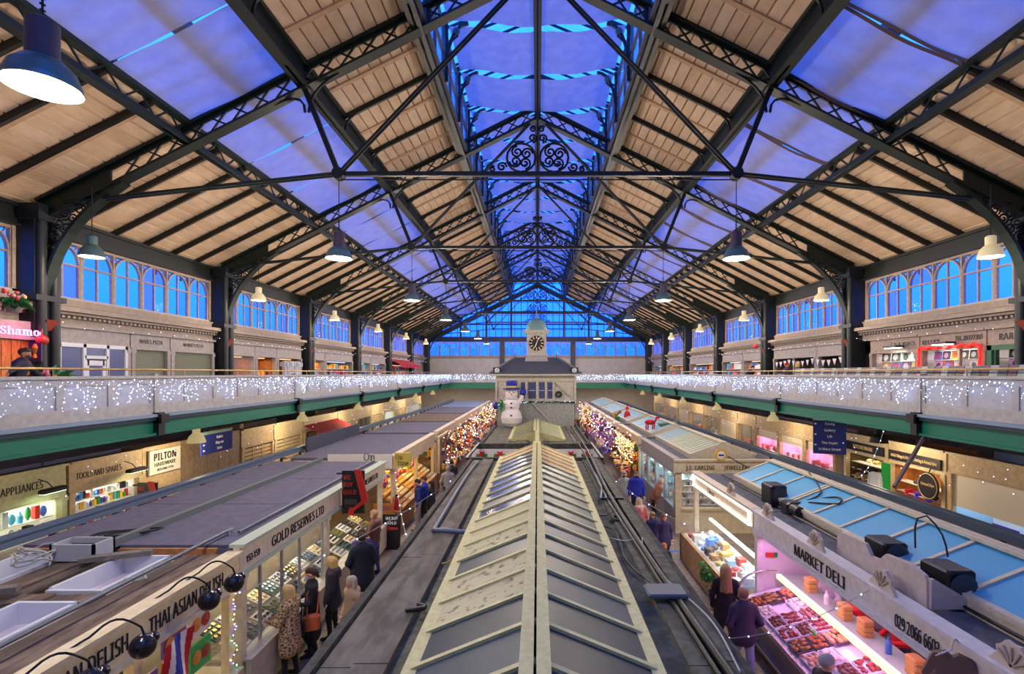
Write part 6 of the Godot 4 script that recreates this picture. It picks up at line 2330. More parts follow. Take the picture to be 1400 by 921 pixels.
	for lane in [[-9.3, -7.66], [-7.54, -5.6]]:
		for i in 3:
			var m := Mx.new()
			m.bx(lane[0], lane[1], 2.95, 3.0, 9.25 + i * 2.92, 9.25 + (i + 1) * 2.92 - 0.03)
			part("felt_sheet", m, felt, g)
	var rb := Mx.new()
	rb.bar(W(-7.6, 3.06, 9.0), W(-7.6, 3.06, 18.0), 0.12, 0.14)
	part("ridge_bar", rb, mat("ridge_greygreen", C(104, 112, 108), 0.6), g)
	var wf := Mx.new()
	wf.bx(-7.5, -5.75, 2.84, 2.96, 9.16, 9.22)
	wf.bx(-9.3, -7.7, 2.84, 2.96, 9.16, 9.22)
	part("timber_edge", wf, noisy("edge_timber", C(168, 112, 62), C(192, 138, 84), Vector3(0.5, 0.5, 0.5), 0.8), g)
	for a in [[9.5, 10.0], [10.05, 10.85], [10.9, 11.65], [11.7, 12.9]]:
		var m := Mx.new()
		m.bx(-5.44, -5.43, 0.92, 2.46, a[0], a[1])
		part("pane", m, glass("shop_glass"), g)
		var mm := Mx.new()
		mm.bx(-5.46, -5.41, 0.92, 2.48, a[1], a[1] + 0.05)
		part("mullion", mm, mat("alu", C(190, 192, 196), 0.3, 0.6), g)
	var ln := Mx.new()
	ln.bx(-9.2, -6.9, 2.3, 2.34, 9.4, 17.8)
	part("inner_ceiling", ln, mat("shelf_back_white"), g)
	var iw := Mx.new()
	iw.bx(-7.6, -7.5, 0, 2.4, 9.4, 17.8)
	part("inner_wall", iw, mat("stall_back_cream"), g)
	# lit pictures on the inner wall
	for i in 8:
		for j in 2:
			var m := Mx.new()
			var dd := 10.2 + i * 0.42
			var yy := 1.35 + j * 0.52
			m.bx(-7.5, -7.46, yy, yy + 0.44, dd, dd + 0.36)
			single("wall_display", m, mat("frame_%d" % ((i + j) % 3), [C(230, 232, 228), C(150, 200, 205), C(240, 226, 190)][(i + j) % 3], 0.4), W(-7.48, yy, dd), "pale framed display panel on the inner wall of the gold buyer's stall", "display panel", "display panels of the gold buyer")
	# jewellery trays on sloping shelves
	for i in 16:
		for j in 2:
			var dd := 9.7 + i * 0.5
			var tr := thing("jewellery_tray", "%s jewellery tray on the %s shelf of the gold buyer's counter" % [["white", "green", "ivory", "black"][(i * 3 + j) % 4], ["front", "upper"][j]], "jewellery tray", W(-5.7 - 0.42 * j, 0.95 + 0.2 * j, dd), "jewellery trays of the gold buyer")
			var b := Basis(Vector3(0, 0, 1), -0.45)
			var c := W(-5.72 - 0.42 * j, 1.0 + 0.2 * j, dd)
			var m := Mx.new()
			m.box(c, Vector3(0.4, 0.03, 0.42), b)
			part("tray", m, mat("tray_%d" % ((i * 3 + j) % 4), [C(238, 236, 232), C(60, 100, 80), C(228, 222, 206), C(44, 44, 56)][(i * 3 + j) % 4], 0.5), tr)
			var it := Mx.new()
			for q in 9:
				it.box(c + b * Vector3(-0.12 + 0.12 * (q % 3), 0.03, -0.13 + 0.13 * (q / 3)), Vector3(0.06, 0.03, 0.07), b)
			part("jewellery", it, mat("jewel_%d" % (i % 3), [C(200, 160, 70), C(170, 176, 186), C(60, 60, 70)][i % 3], 0.25, 0.7), tr, "stuff")
	# hanging arrow sign
	sign_arrow(W(-5.0, 2.88, 13.9), "black hanging sign offering to buy gold with a red bent arrow, left aisle", 1.0)
	sign_arrow(W(-9.75, 2.9, 12.8), "smaller black gold sign with red arrow behind the long gutter", 0.8)
	# A-board
	var ab := thing("pavement_board", "black standing board about buying gold with red arrow beside the fire extinguisher", "board", W(-5.05, 0, 17.7))
	var am := Mx.new()
	am.box(W(-5.05, 0.62, 17.7), Vector3(0.62, 1.2, 0.05), Basis(Vector3.RIGHT, -0.1))
	part("panel", am, mat("board_black", C(22, 22, 24), 0.4), ab)
	letters("WE BUY", W(-5.05, 1.08, 17.71), 0, 0.1, 0.42, mat("letter_white"), ab, false, true)
	letters("GOLD", W(-5.05, 0.92, 17.7), 0, 0.1, 0.34, mat("letter_white"), ab, false, true)
	letters("BEST", W(-5.05, 0.5, 17.76), 0, 0.09, 0.3, mat("letter_white"), ab, false, true)
	letters("PRICES", W(-5.05, 0.36, 17.78), 0, 0.09, 0.42, mat("letter_white"), ab, false, true)
	letters("PAID", W(-5.05, 0.22, 17.8), 0, 0.09, 0.3, mat("letter_white"), ab, false, true)
	var ar := Mx.new()
	ar.plate(PackedVector2Array([Vector2(-0.22, 0), Vector2(-0.08, 0.09), Vector2(-0.08, 0.04), Vector2(0.22, 0.04), Vector2(0.22, -0.04), Vector2(-0.08, -0.04), Vector2(-0.08, -0.09)]), W(-5.05, 0.74, 17.68), Basis(), 0.02)
	part("arrow", ar, mat("arrow_red", C(206, 40, 34), 0.5), ab)
	# fire extinguisher
	var fx := thing("fire_extinguisher", "red fire extinguisher hung on the post next to the black standing board", "extinguisher", W(-5.27, 1.0, 19.12))
	var fm := Mx.new()
	fm.lathe([Vector2(0.01, 1.0), Vector2(0.085, 1.0), Vector2(0.085, 1.4), Vector2(0.05, 1.47), Vector2(0.03, 1.5)], W(-5.27, 0, 19.12), 14)
	part("cylinder", fm, mat("extinguisher_red", C(196, 24, 30), 0.35), fx)
	var fv := Mx.new()
	fv.bx(-5.31, -5.23, 1.5, 1.56, 19.08, 19.16)
	fv.tube([W(-5.27, 1.52, 19.12), W(-5.39, 1.45, 19.1), W(-5.4, 1.2, 19.1)], 0.012, 5)
	part("valve", fv, mat("iron_dark"), fx)
	# ---- On Time
	var oc := noisy("ontime_cream", C(214, 194, 158), C(228, 210, 174), Vector3(0.4, 0.4, 0.4), 0.55)
	var ot := stall(-1, 19.1, 26.6, {"label": "watch stall with cream fascia, pale end board and warm lit display", "body": oc, "roof": felt, "top": 2.94, "fh": 0.46, "posts": [19.25, 22.8, 26.4], "light": Color(1, 0.85, 0.55), "energy": 9.0, "counter_m": noisy("counter_timber", C(150, 100, 58), C(178, 126, 80), Vector3(0.5, 0.5, 0.5), 0.6)})
	var eb := Mx.new()
	eb.bx(-7.8, -5.4, 2.56, 3.08, 19.02, 19.08)
	part("end_board", eb, mat("board_white"), ot)
	letters("On", W(-6.25, 2.98, 19.0), 0, 0.26, 0.42, black, ot, true)
	letters("Time", W(-6.0, 2.68, 19.0), 0, 0.22, 0.6, black, ot, true)
	letters("Robin", W(-7.5, 2.7, 19.0), 0, 0.22, 0.55, black, ot, true)
	var yb := thing("sign_box", "small yellow box sign on the corner of the watch stall", "sign", W(-5.05, 2.6, 19.1))
	var ym := Mx.new()
	ym.bx(-5.32, -4.72, 2.62, 3.14, 19.0, 19.14)
	part("box", ym, mat("sign_yellow", C(206, 186, 84), 0.5), yb)
	letters("On", W(-5.14, 2.98, 18.99), 0, 0.16, 0.26, black, yb, true)
	letters("Time", W(-5.0, 2.76, 18.99), 0, 0.15, 0.42, black, yb, true)
	var ob := thing("advert_panel", "orange advertising panel under the watch stall counter end", "panel", W(-5.75, 0.1, 19.0))
	var om := Mx.new()
	om.bx(-6.1, -5.35, 0.2, 1.25, 19.02, 19.06)
	part("panel", om, mat("advert_orange", C(222, 130, 60), 0.5), ob)
	letters("Time", W(-5.72, 1.1, 19.01), 0, 0.16, 0.5, mat("letter_lilac", C(120, 110, 150), 0.5), ob, true)
	for i in 6:
		for j in 3:
			var dd := 19.7 + i * 1.1
			var tr := thing("display_tray", "%s tray of %s goods on the watch stall counter, %s row" % [NTH[i], ["golden", "pale"][i % 2], NTH[j]], "display tray", W(-5.4 - 0.3 * j, 0.95 + 0.2 * j, dd), "trays of the watch stall")
			var c := W(-5.3 - 0.36 * j, 0.98 + 0.22 * j, dd + 0.4)
			var b := Basis(Vector3(0, 0, 1), -0.5)
			var m := Mx.new()
			m.box(c, Vector3(0.36, 0.05, 1.0), b)
			part("tray", m, mat("tray_timber", C(190, 130, 70), 0.6), tr)
			var it := Mx.new()
			for q in 14:
				it.box(c + b * Vector3(-0.09 + 0.18 * (q % 2), 0.05, -0.42 + 0.14 * (q / 2)), Vector3(0.13, 0.06, 0.1), b)
			part("goods", it, mat("tray_goods_%d" % (i % 2), [C(226, 176, 90), C(238, 222, 180)][i % 2], 0.5), tr, "stuff")
	goods_heap("colourful gifts on the upper display of the watch stall", -1, 6.1, 6.9, 1.6, 2.2, 20.0, 26.0, 220, 0.16, [[240, 238, 235], [60, 90, 200], [220, 60, 60], [240, 200, 60], [60, 160, 90], [200, 130, 200]], 31)
	# ---- further stalls to the far end
	var warm := Color(1.0, 0.75, 0.42)
	var party := [[230, 60, 50], [250, 200, 70], [240, 235, 225], [60, 120, 70], [150, 40, 50], [240, 150, 60], [70, 60, 130], [250, 220, 170], [40, 36, 40]]
	var far := [[27.2, 33.2, "violet felt roofed stall with a hanging brown panel, third of the left row", felt], [33.8, 40.0, "stall with boarded roof, fourth of the left row", noisy("roof_boards_brown", C(0, 0, 0), C(0, 0, 0), Vector3.ONE)], [40.6, 47.4, "warm glowing stall, fifth of the left row", felt], [48.0, 57.5, "last warm glowing stall of the left row", mat("roof_bluegrey", C(120, 134, 160), 0.6)]]
	for i in far.size():
		var a: Array = far[i]
		stall(-1, a[0], a[1], {"label": a[2], "body": oc, "roof": a[3], "top": 2.94, "fh": 0.46, "light": warm, "energy": 5.0, "counter_m": mats["counter_timber"], "xf": 5.35 - 0.0 * i})
		goods_heap("bright mixed goods heaped on the %s far stall of the left row" % NTH[i], -1, 4.7, 6.4, 0.75, 2.0, a[0] + 0.3, a[1] - 0.3, 520, 0.2, party, 40 + i)
		goods_heap("small wares hanging along the front of the %s far stall of the left row" % NTH[i], -1, 5.15, 5.25, 1.75, 2.4, a[0] + 0.3, a[1] - 0.3, 120, 0.18, party, 60 + i)
	var bp := thing("timber_screen", "brown perforated panel closing the end of the third left stall", "panel", W(-5.0, 0.9, 27.3))
	var bpm := Mx.new()
	bpm.bx(-5.24, -5.17, 0.9, 2.7, 26.9, 29.6)
	part("panel", bpm, noisy("panel_brown", C(120, 86, 66), C(146, 108, 84), Vector3(0.5, 0.5, 0.5), 0.7), bp)
	var bpf := Mx.new()
	bpf.bx(-5.27, -5.14, 2.68, 2.78, 26.85, 29.65)
	bpf.bx(-5.27, -5.14, 0.85, 2.7, 26.85, 26.92)
	part("frame", bpf, oc, bp)
	# grey screen on the second roof
	var scn := Mx.new()
	scn.bx(-9.3, -9.22, 2.94, 3.5, 20.5, 26.5)
	single("roof_screen", scn, mat("screen_slate", C(54, 60, 74), 0.6), W(-9.25, 2.94, 23.5), "dark slate upright screen along the back of the watch stall roof", "screen")


func sign_arrow(at: Vector3, label: String, k: float) -> void:
	var t := thing("hanging_sign", label, "sign", at + Vector3(0, -0.58 * k, 0))
	var c := at
	var m := Mx.new()
	m.box(c, Vector3(0.6, 1.16, 0.06) * k)
	part("panel", m, mat("board_black", C(22, 22, 24), 0.4), t)
	var red := mat("letter_red", C(196, 56, 46), 0.5)
	var z := Vector3(0, 0, 0.035 * k)
	letters("WE", c + z + Vector3(-0.16, 0.4, 0) * k, 0, 0.12 * k, 0.2 * k, red, t, false, true)
	letters("BUY", c + z + Vector3(-0.14, 0.2, 0) * k, 0, 0.12 * k, 0.26 * k, red, t, false, true)
	letters("GOLD", c + z + Vector3(-0.09, 0.0, 0) * k, 0, 0.12 * k, 0.36 * k, red, t, false, true)
	var p := Mx.new()
	p.plate(PackedVector2Array([Vector2(0.02, 0.62), Vector2(0.2, 0.62), Vector2(0.4, -0.22), Vector2(0.0, -0.52), Vector2(0.02, -0.64), Vector2(-0.16, -0.6), Vector2(-0.1, -0.4), Vector2(-0.02, -0.42), Vector2(0.22, -0.22)]) , c + Vector3(0.02, 0, 0.05 * k), Basis.from_scale(Vector3(k, k, k)), 0.05)
	part("arrow", p, mat("arrow_red", C(206, 40, 34), 0.5), t)
	var f := Mx.new()
	f.box(c + Vector3(-0.06, -0.26, 0.036) * k, Vector3(0.34, 0.14, 0.01) * k)
	part("plaque", f, mat("plaque_grey", C(70, 66, 60), 0.5), t)
	var b := Mx.new()
	b.bar(c + Vector3(-0.45 * k, 0.5 * k, 0), c + Vector3(0, 0.5 * k, 0), 0.04, 0.04)
	part("bracket", b, mat("iron_dark"), t)


func shell_crest(at: Vector3, label: String) -> void:
	var t := thing("shell_crest", label, "ornament", at, "shell crests along the deli fascia")
	var b := Basis(Vector3(0, 0, 1), Vector3.UP, Vector3(-1, 0, 0))
	var poly := PackedVector2Array([Vector2(-0.3, 0)])
	for i in 9:
		var a := PI - PI * i / 8
		poly.append(Vector2(cos(a) * (0.2 + 0.025 * (i % 2)), 0.12 + sin(a) * (0.17 + 0.03 * (i % 2))))
	poly.append(Vector2(0.3, 0))
	var m := Mx.new()
	m.plate(poly, at, b, 0.05)
	part("plate", m, mat("crest_cream", C(206, 192, 170), 0.6), t)
	var r := Mx.new()
	for i in 5:
		var a := PI * (i + 0.5) / 5
		r.bar(at + b * Vector3(0, 0.05, 0.035), at + b * Vector3(cos(a) * 0.17, 0.13 + sin(a) * 0.13, 0.035), 0.03, 0.02)
	part("ribs", r, mat("crest_dark", C(178, 162, 138), 0.6), t)


func meat_tray(at: Vector3, b: Basis, k: int, label: String) -> void:
	var t := thing("meat_tray", label, "meat tray", at, "meat trays in the deli counter")
	var m := Mx.new()
	m.box(at, Vector3(0.3, 0.02, 0.42), b)
	for q in [-1, 1]:
		m.box(at + b * Vector3(q * 0.15, 0.02, 0), Vector3(0.015, 0.05, 0.42), b)
		m.box(at + b * Vector3(0, 0.02, q * 0.21), Vector3(0.3, 0.05, 0.015), b)
	part("tray", m, mat("tray_dark", C(60, 50, 66), 0.5) if k % 3 == 1 else mat("tray_pearl", C(226, 218, 230), 0.5), t)
	var cols := [C(150, 44, 34), C(204, 104, 48), C(222, 168, 140), C(120, 50, 36), C(196, 130, 70), C(234, 210, 206)]
	var g := RandomNumberGenerator.new()
	g.seed = k * 31 + 3
	var p := Mx.new()
	var long := k % 4 == 2
	for i in 9:
		var c := at + b * Vector3(-0.09 + 0.09 * (i % 3) + g.randf_range(-0.03, 0.03), 0.035 + g.randf_range(0, 0.03), -0.13 + 0.13 * (i / 3) + g.randf_range(-0.03, 0.03))
		if k % 5 == 3: p.soft_box(c, Vector3(0.1, 0.05, 0.13), 0.02, Basis(Vector3.UP, g.randf_range(-0.2, 0.2)))
		else: p.ball(c, Vector3(0.1, 0.028, 0.035) if long else Vector3(0.05, 0.03, 0.065), 7, 5, Basis(Vector3.UP, g.randf() * (0.5 if long else 3.0)))
	part("meat", p, mat("meat_%d" % (k % 6), cols[k % 6], 0.35), t, "stuff")


func build_right_row() -> void:
	var felt := noisy("felt_slate", C(74, 78, 88), C(92, 96, 106), Vector3(0.25, 0.25, 0.25), 0.85)
	var white := noisy("deli_white", C(204, 200, 198), C(218, 214, 212), Vector3(0.4, 0.4, 0.4), 0.5)
	var blue := mat("polycarbonate_blue", C(84, 168, 208), 0.35)
	var frame := noisy("frame_cream_right", C(196, 186, 158), C(212, 202, 174), Vector3(0.6, 0.6, 0.6), 0.6)
	var black := mat("letter_black")
	var pinkl := Color(1.0, 0.66, 0.95)
	# ---- Market Deli
	var t := stall(1, 4.2, 12.3, {"label": "meat stall with pale grey fascia, black lettering and blue glazed roof light", "body": white, "roof": felt, "top": 2.76, "fh": 0.4, "xf": 5.2, "xb": 8.9, "posts": [4.4, 12.2], "counter": false, "back": mat("deli_wall", C(216, 206, 216), 0.5)})
	letters("MARKET DELI", W(5.185, 2.54, 9.5), -PI / 2, 0.2, 1.7, black, t)
	letters("029 2066 6603", W(5.185, 2.52, 7.02), -PI / 2, 0.18, 0.82, black, t)
	lamp_strip(t, 5.45, 2.22, 4.6, 8.2, pinkl, 2.6, 1.2)
	lamp_strip(t, 5.45, 2.22, 8.4, 12.0, pinkl, 3.0, 1.2)
	lamp_strip(t, 7.0, 2.5, 5.0, 12.0, Color(1, 0.8, 0.95), 2.2, 1.5)
	var ew := Mx.new()
	ew.bx(5.25, 8.8, 0, 2.3, 12.24, 12.3)
	part("end_wall", ew, mat("deli_wall"), t)
	gable_light(t, "roof_light", "blue glazed roof light with cream bars on the meat stall", 6.05, 8.2, 2.98, 7.12, 3.4, 4.2, 12.28, 8, frame,
		func(_i: int) -> Material: return blue, func(_i: int) -> Material: return blue, 0.07)
	# counter
	var ct := thing("deli_counter", "long stainless meat counter glowing pink under the deli fascia", "counter", W(5.3, 0, 8.3))
	var cb := Mx.new()
	cb.bx(4.75, 4.9, 0.15, 0.74, 4.6, 12.1)
	cb.bx(4.82, 6.0, 0.0, 0.2, 4.6, 12.1)
	part("front_panel", cb, mat("steel_dark", C(120, 112, 118), 0.35, 0.6), ct)
	var cs := Mx.new()
	cs.bx(4.7, 4.8, 0.74, 0.84, 4.6, 12.1)
	cs.bx(4.66, 4.76, 0.3, 0.36, 4.6, 12.1)
	part("bumper_rail", cs, mat("steel_bright", C(196, 190, 192), 0.25, 0.8), ct)
	var dk := Mx.new()
	dk.hexa([W(4.8, 0.7, 4.6), W(5.85, 0.95, 4.6), W(5.85, 0.95, 12.1), W(4.8, 0.7, 12.1), W(4.8, 0.82, 4.6), W(5.85, 1.08, 4.6), W(5.85, 1.08, 12.1), W(4.8, 0.82, 12.1)])
	part("deck", dk, mat("deck_pearl", C(222, 212, 228), 0.6), ct)
	var bk := Mx.new()
	bk.bx(5.85, 5.95, 0.0, 1.28, 4.6, 12.1)
	part("back_panel", bk, mat("steel_bright"), ct)
	var sh := Mx.new()
	sh.bx(5.72, 6.22, 1.3, 1.35, 4.6, 12.1)
	part("ledge", sh, mat("ledge_glassy", C(160, 182, 166), 0.2), ct)
	var tl := Mx.new()
	tl.bx(5.64, 5.74, 1.26, 1.36, 4.6, 12.1)
	part("tube_light", tl, glow("tube_ivory", Color(1.0, 0.95, 0.7), 1.0, C(236, 226, 176)), ct)
	area(ct, W(5.66, 1.24, 8.3), Vector3(-0.4, -1, 0), Vector2(0.1, 7.2), pinkl, 1.5)
	for a in [[4.6, 7.05], [7.1, 9.55], [9.6, 12.05]]:
		var gm := Mx.new()
		var last := Vector2.ZERO
		for i in 9:
			var q := i / 8.0
			var p := Vector2(4.72, 0.84).bezier_interpolate(Vector2(4.72, 1.3), Vector2(5.1, 1.5), Vector2(5.66, 1.42), q)
			if i:
				gm.quad(W(last.x, last.y, a[0]), W(p.x, p.y, a[0]), W(p.x, p.y, a[1]), W(last.x, last.y, a[1]))
			last = p
		var cg := glass("counter_glass", Color(0.95, 0.95, 1.0), 0.03)
		cg.metallic_specular = 0.12
		part("curved_glass", gm, cg, ct)
	var eg := Mx.new()
	var arc := []
	for i in 9: 
		var p := Vector2(4.72, 0.84).bezier_interpolate(Vector2(4.72, 1.3), Vector2(5.1, 1.5), Vector2(5.66, 1.42), i / 8.0)
		arc.append(W(p.x, p.y, 12.1))
	eg.tube(arc, 0.025, 6)
	part("end_frame", eg, mat("steel_bright"), ct)
	var b := Basis(Vector3(0, 0, 1), 0.244)
	var names := ["dark red cuts", "orange glazed pieces", "pale pink slices", "deep red mince", "spiced orange pieces", "white and pink fat"]
	for i in 15:
		for j in 3:
			var k := i * 2 + j * 3 + (i / 4)
			if (i * 5 + j * 2) % 9 == 4: continue
			var x := 4.98 + 0.33 * j
			meat_tray(W(x, 0.855 + (x - 4.8) * 0.2476, 4.95 + i * 0.475), b, k, "deli tray of %s in the pink lit counter" % names[k % 6])
	# upright bits on the ledge
	for i in 9:
		var d := 6.2 + i * 0.62
		var m := Mx.new()
		for q in 3:
			m.soft_box(W(5.95, 1.4 + q * 0.1, d), Vector3(0.2, 0.085, 0.24), 0.02)
		if i % 3 == 1:
			var bt := Mx.new()
			bt.lathe([Vector2(0.01, 1.35), Vector2(0.05, 1.35), Vector2(0.05, 1.52), Vector2(0.02, 1.58), Vector2(0.02, 1.63), Vector2(0.01, 1.63)], W(5.95, 0, d), 10)
			single("sauce_bottle", bt, mat("sauce_%d" % (i % 4), [C(60, 110, 190), C(220, 170, 60), C(190, 60, 40), C(230, 230, 225)][i % 4], 0.3), W(5.95, 1.35, d), "%s sauce bottle on the meat counter ledge" % ["blue", "mustard yellow", "red", "white"][i % 4], "bottle", "sauce bottles on the ledge")
		else:
			single("pie_boxes", m, mat("pastry_%d" % (i % 2), [C(206, 160, 90), C(190, 140, 76)][i % 2], 0.6), W(5.95, 1.35, d), "%s pile of three golden pie boxes on the meat counter ledge, from the camera" % NTH[i], "boxes", "pie boxes on the ledge")
	for a in [[6.35, "nearer"], [10.6, "far"]]:
		var pc := thing("price_board", "%s yellow price board with black lines behind the meat counter" % a[1], "price board", W(6.3, 1.4, a[0]))
		var m := Mx.new()
		m.box(W(6.3, 1.62, a[0]), Vector3(0.03, 0.3, 0.42), Basis(Vector3(0, 0, 1), 0.2))
		part("board", m, mat("price_yellow", C(228, 190, 50), 0.5), pc)
		for i in 3:
			var q := Mx.new()
			q.box(W(6.275, 1.54 + 0.08 * i, a[0]), Vector3(0.01, 0.03, 0.32), Basis(Vector3(0, 0, 1), 0.2))
			part("text_line", q, black, pc)
	var gc := Mx.new()
	gc.box(W(5.35, 1.06, 9.9), Vector3(0.02, 0.16, 0.18), Basis(Vector3(0, 0, 1), 0.5))
	single("price_card", gc, mat("card_green", C(90, 220, 40), 0.5), W(5.35, 1.0, 9.9), "bright green price card among the meat trays", "price card")
	# posters on the end wall
	var po := thing("wall_notice", "small red and green notice on the white end wall of the meat stall", "notice", W(5.7, 1.9, 12.2))
	var pm := Mx.new()
	pm.bx(5.45, 5.63, 1.72, 1.82, 12.2, 12.23)
	part("red_panel", pm, mat("arrow_red"), po)
	var pm2 := Mx.new()
	pm2.bx(5.63, 5.72, 1.72, 1.82, 12.2, 12.23)
	part("green_panel", pm2, mat("flag_green"), po)
	# crests and the shaped boards on the fascia
	var kk := 0
	for d in [13.8, 11.6, 9.6, 7.74, 5.6]:
		shell_crest(W(5.22, 2.84, d), "%s shell crest on the right stall fascia, counted from the jewellers" % NTH[kk])
		kk += 1
	var pr := thing("parapet_board", "tall cream shaped board standing on the meat stall roof edge", "board", W(5.55, 2.8, 8.2))
	var bb := Basis(Vector3(0, 0, -1), Vector3.UP, Vector3.RIGHT)
	var pb := Mx.new()
	pb.plate(PackedVector2Array([Vector2(7.2, 0), Vector2(9.35, 0), Vector2(9.35, 0.36), Vector2(9.25, 0.44), Vector2(8.55, 0.46), Vector2(8.4, 0.3), Vector2(8.2, 0.32), Vector2(8.05, 0.46), Vector2(7.5, 0.5), Vector2(7.25, 0.44), Vector2(7.2, 0.38)]), W(5.5, 2.8, 0), bb, 0.06)
	part("face", pb, noisy("parapet_cream", C(190, 176, 164), C(204, 190, 178), Vector3(0.5, 0.5, 0.5), 0.6), pr)
	var pw := Mx.new()
	pw.plate(PackedVector2Array([Vector2(0, 0), Vector2(0.75, 0), Vector2(0.05, 0.42), Vector2(0, 0.42)]), W(5.5, 2.8, 7.18), Basis(), 0.06)
	part("return_wing", pw, mats["parapet_cream"], pr)
	# black boxes with cables
	for a in [[6.0, 13.0, "by the second crest with a round fan"], [6.0, 7.5, "behind the cream shaped board"], [6.05, 8.9, "low one peeping over the cream shaped board"]]:
		var bxs := thing("black_unit", "black equipment box on the right stall roof, %s" % a[2], "equipment", W(a[0], 2.8, a[1]))
		var h := 0.5 if a[1] > 12 or a[1] < 8 else 0.42
		var m := Mx.new()
		m.soft_box(W(a[0], 2.8 + h / 2, a[1]), Vector3(0.42, h, 0.55), 0.03)
		part("cabinet", m, mat("unit_black", C(24, 24, 28), 0.4), bxs)
		var f := Mx.new()
		f.lathe([Vector2(0.18, 0), Vector2(0.2, 0.02), Vector2(0.15, 0.03), Vector2(0.05, 0.015), Vector2(0.01, 0.02)], W(a[0], 2.8 + h * 0.55, a[1] - 0.28), 16, Basis(Vector3.RIGHT, PI / 2))
		part("grille", f, mat("grille_grey", C(56, 58, 66), 0.4), bxs)
	var mot := Mx.new()
	mot.soft_box(W(6.1, 2.93, 12.2), Vector3(0.5, 0.26, 0.4), 0.05)
	mot.lathe([Vector2(0.01, 0), Vector2(0.12, 0), Vector2(0.12, 0.3), Vector2(0.01, 0.3)], W(5.95, 2.95, 11.9), 12, Basis(Vector3.RIGHT, PI / 2))
	single("compressor", mot, mat("unit_black"), W(6.1, 2.8, 12.2), "small black compressor in front of the fan box on the roof", "equipment")
	cable([W(6.2, 3.0, 12.2), W(6.6, 3.25, 12.0), W(6.9, 3.36, 12.6), W(7.1, 3.5, 13.4)], 0.02, mat("cable_black"), "black cable climbing the blue roof light from the compressor")
	cable([W(6.3, 3.0, 12.3), W(6.75, 3.3, 11.6), W(6.6, 3.25, 11.2), W(6.3, 3.1, 11.9)], 0.02, mat("cable_black"), "black cable loop on the lower edge of the blue roof light")
	cable([W(6.05, 3.3, 8.2), W(6.06, 3.75, 8.2), W(6.15, 3.85, 8.1), W(6.25, 3.6, 7.9), W(6.25, 3.3, 7.8)], 0.014, mat("cable_black"), "black cable arching above the equipment boxes")
	cable([W(6.0, 2.84, 4.4), W(5.96, 2.84, 7.0), W(5.98, 2.84, 12.0), W(5.95, 2.84, 16.5)], 0.025, mat("cable_black"), "black cable along the lower edge of the blue roof light")
	# shirt on a hanger
	var ts := thing("hanging_tshirt", "brown shirt on a hanger hooked on the meat stall fascia", "shirt", W(5.0, 2.0, 6.25))
	var tb := Basis(Vector3.UP, -0.6)
	var tm := Mx.new()
	var c0 := W(5.02, 2.4, 6.2)
	tm.plate(PackedVector2Array([Vector2(-0.16, -0.35), Vector2(0.16, -0.35), Vector2(0.16, 0.12), Vector2(0.24, -0.06), Vector2(0.3, 0.0), Vector2(0.19, 0.28), Vector2(0.06, 0.32), Vector2(0, 0.27), Vector2(-0.06, 0.32), Vector2(-0.19, 0.28), Vector2(-0.3, 0.0), Vector2(-0.24, -0.06), Vector2(-0.16, 0.12)]), c0, tb, 0.08)
	part("shirt", tm, mat("shirt_brown", C(112, 88, 76), 0.9), ts)
	var hk := Mx.new()
	hk.tube([c0 + Vector3(-0.2, 0.28, 0), c0 + Vector3(0, 0.36, 0), c0 + Vector3(0.0, 0.44, 0), c0 + Vector3(0.05, 0.48, 0), c0 + Vector3(0.08, 0.44, 0)], 0.01, 5)
	part("hanger", hk, mat("steel_bright"), ts)
	var tg := Mx.new()
	tg.box(c0 + tb * Vector3(0.06, 0.0, 0.05), Vector3(0.03, 0.1, 0.005), tb)
	part("tag", tg, mat("letter_white"), ts)
	# ---- cheese stall with the lit fascia
	var u := stall(1, 12.35, 17.1, {"label": "food stall with a glowing white framed fascia past the meat stall", "body": noisy("cheese_cream", C(206, 190, 164), C(222, 206, 182), Vector3(0.4, 0.4, 0.4), 0.55), "roof": felt, "top": 2.76, "fh": 0.4, "xf": 5.2, "xb": 8.9, "posts": [17.0], "counter": false, "light": Color(1, 0.95, 0.85), "energy": 6.0})
	gable_light(u, "roof_light", "blue glazed roof light with cream bars behind the lit fascia", 6.05, 8.2, 2.98, 7.12, 3.4, 12.4, 15.6, 3, frame,
		func(_i: int) -> Material: return blue, func(_i: int) -> Material: return blue, 0.07)
	var lf := Mx.new()
	for q in [[2.38, 2.43, 12.5, 17.0], [2.7, 2.75, 12.5, 17.0], [2.38, 2.75, 12.5, 12.56], [2.38, 2.75, 16.94, 17.0]]:
		lf.bx(5.15, 5.19, q[0], q[1], q[2], q[3])
	part("light_border", lf, glow("border_white", Color(1.0, 0.97, 0.9), 4.0), u)
	area(u, W(5.12, 2.56, 14.75), Vector3(-1, 0, 0), Vector2(4.4, 0.3), Color(1, 0.96, 0.88), 1.2)
	letters("Cheese", W(5.14, 2.56, 15.2), -PI / 2, 0.14, 0.6, mat("letter_dim", C(120, 110, 100), 0.5), u, true)
	var cc := thing("glass_counter", "glass topped timber counter of cheeses with a leafy plant on its front", "counter", W(5.0, 0, 14.6))
	var m1 := Mx.new()
	m1.bx(4.7, 4.8, 0, 0.85, 12.6, 16.9)
	m1.bx(4.7, 5.9, 0, 0.85, 16.8, 16.9)
	part("timber_front", m1, noisy("counter_pine", C(176, 138, 96), C(198, 160, 116), Vector3(0.5, 0.5, 0.5), 0.6), cc)
	var m2 := Mx.new()
	m2.bx(4.8, 5.9, 0.78, 0.84, 12.6, 16.8)
	part("deck", m2, mat("deck_ice", C(214, 226, 232), 0.25), cc)
	var m3 := Mx.new()
	m3.bx(4.72, 4.74, 0.85, 1.2, 12.6, 16.9)
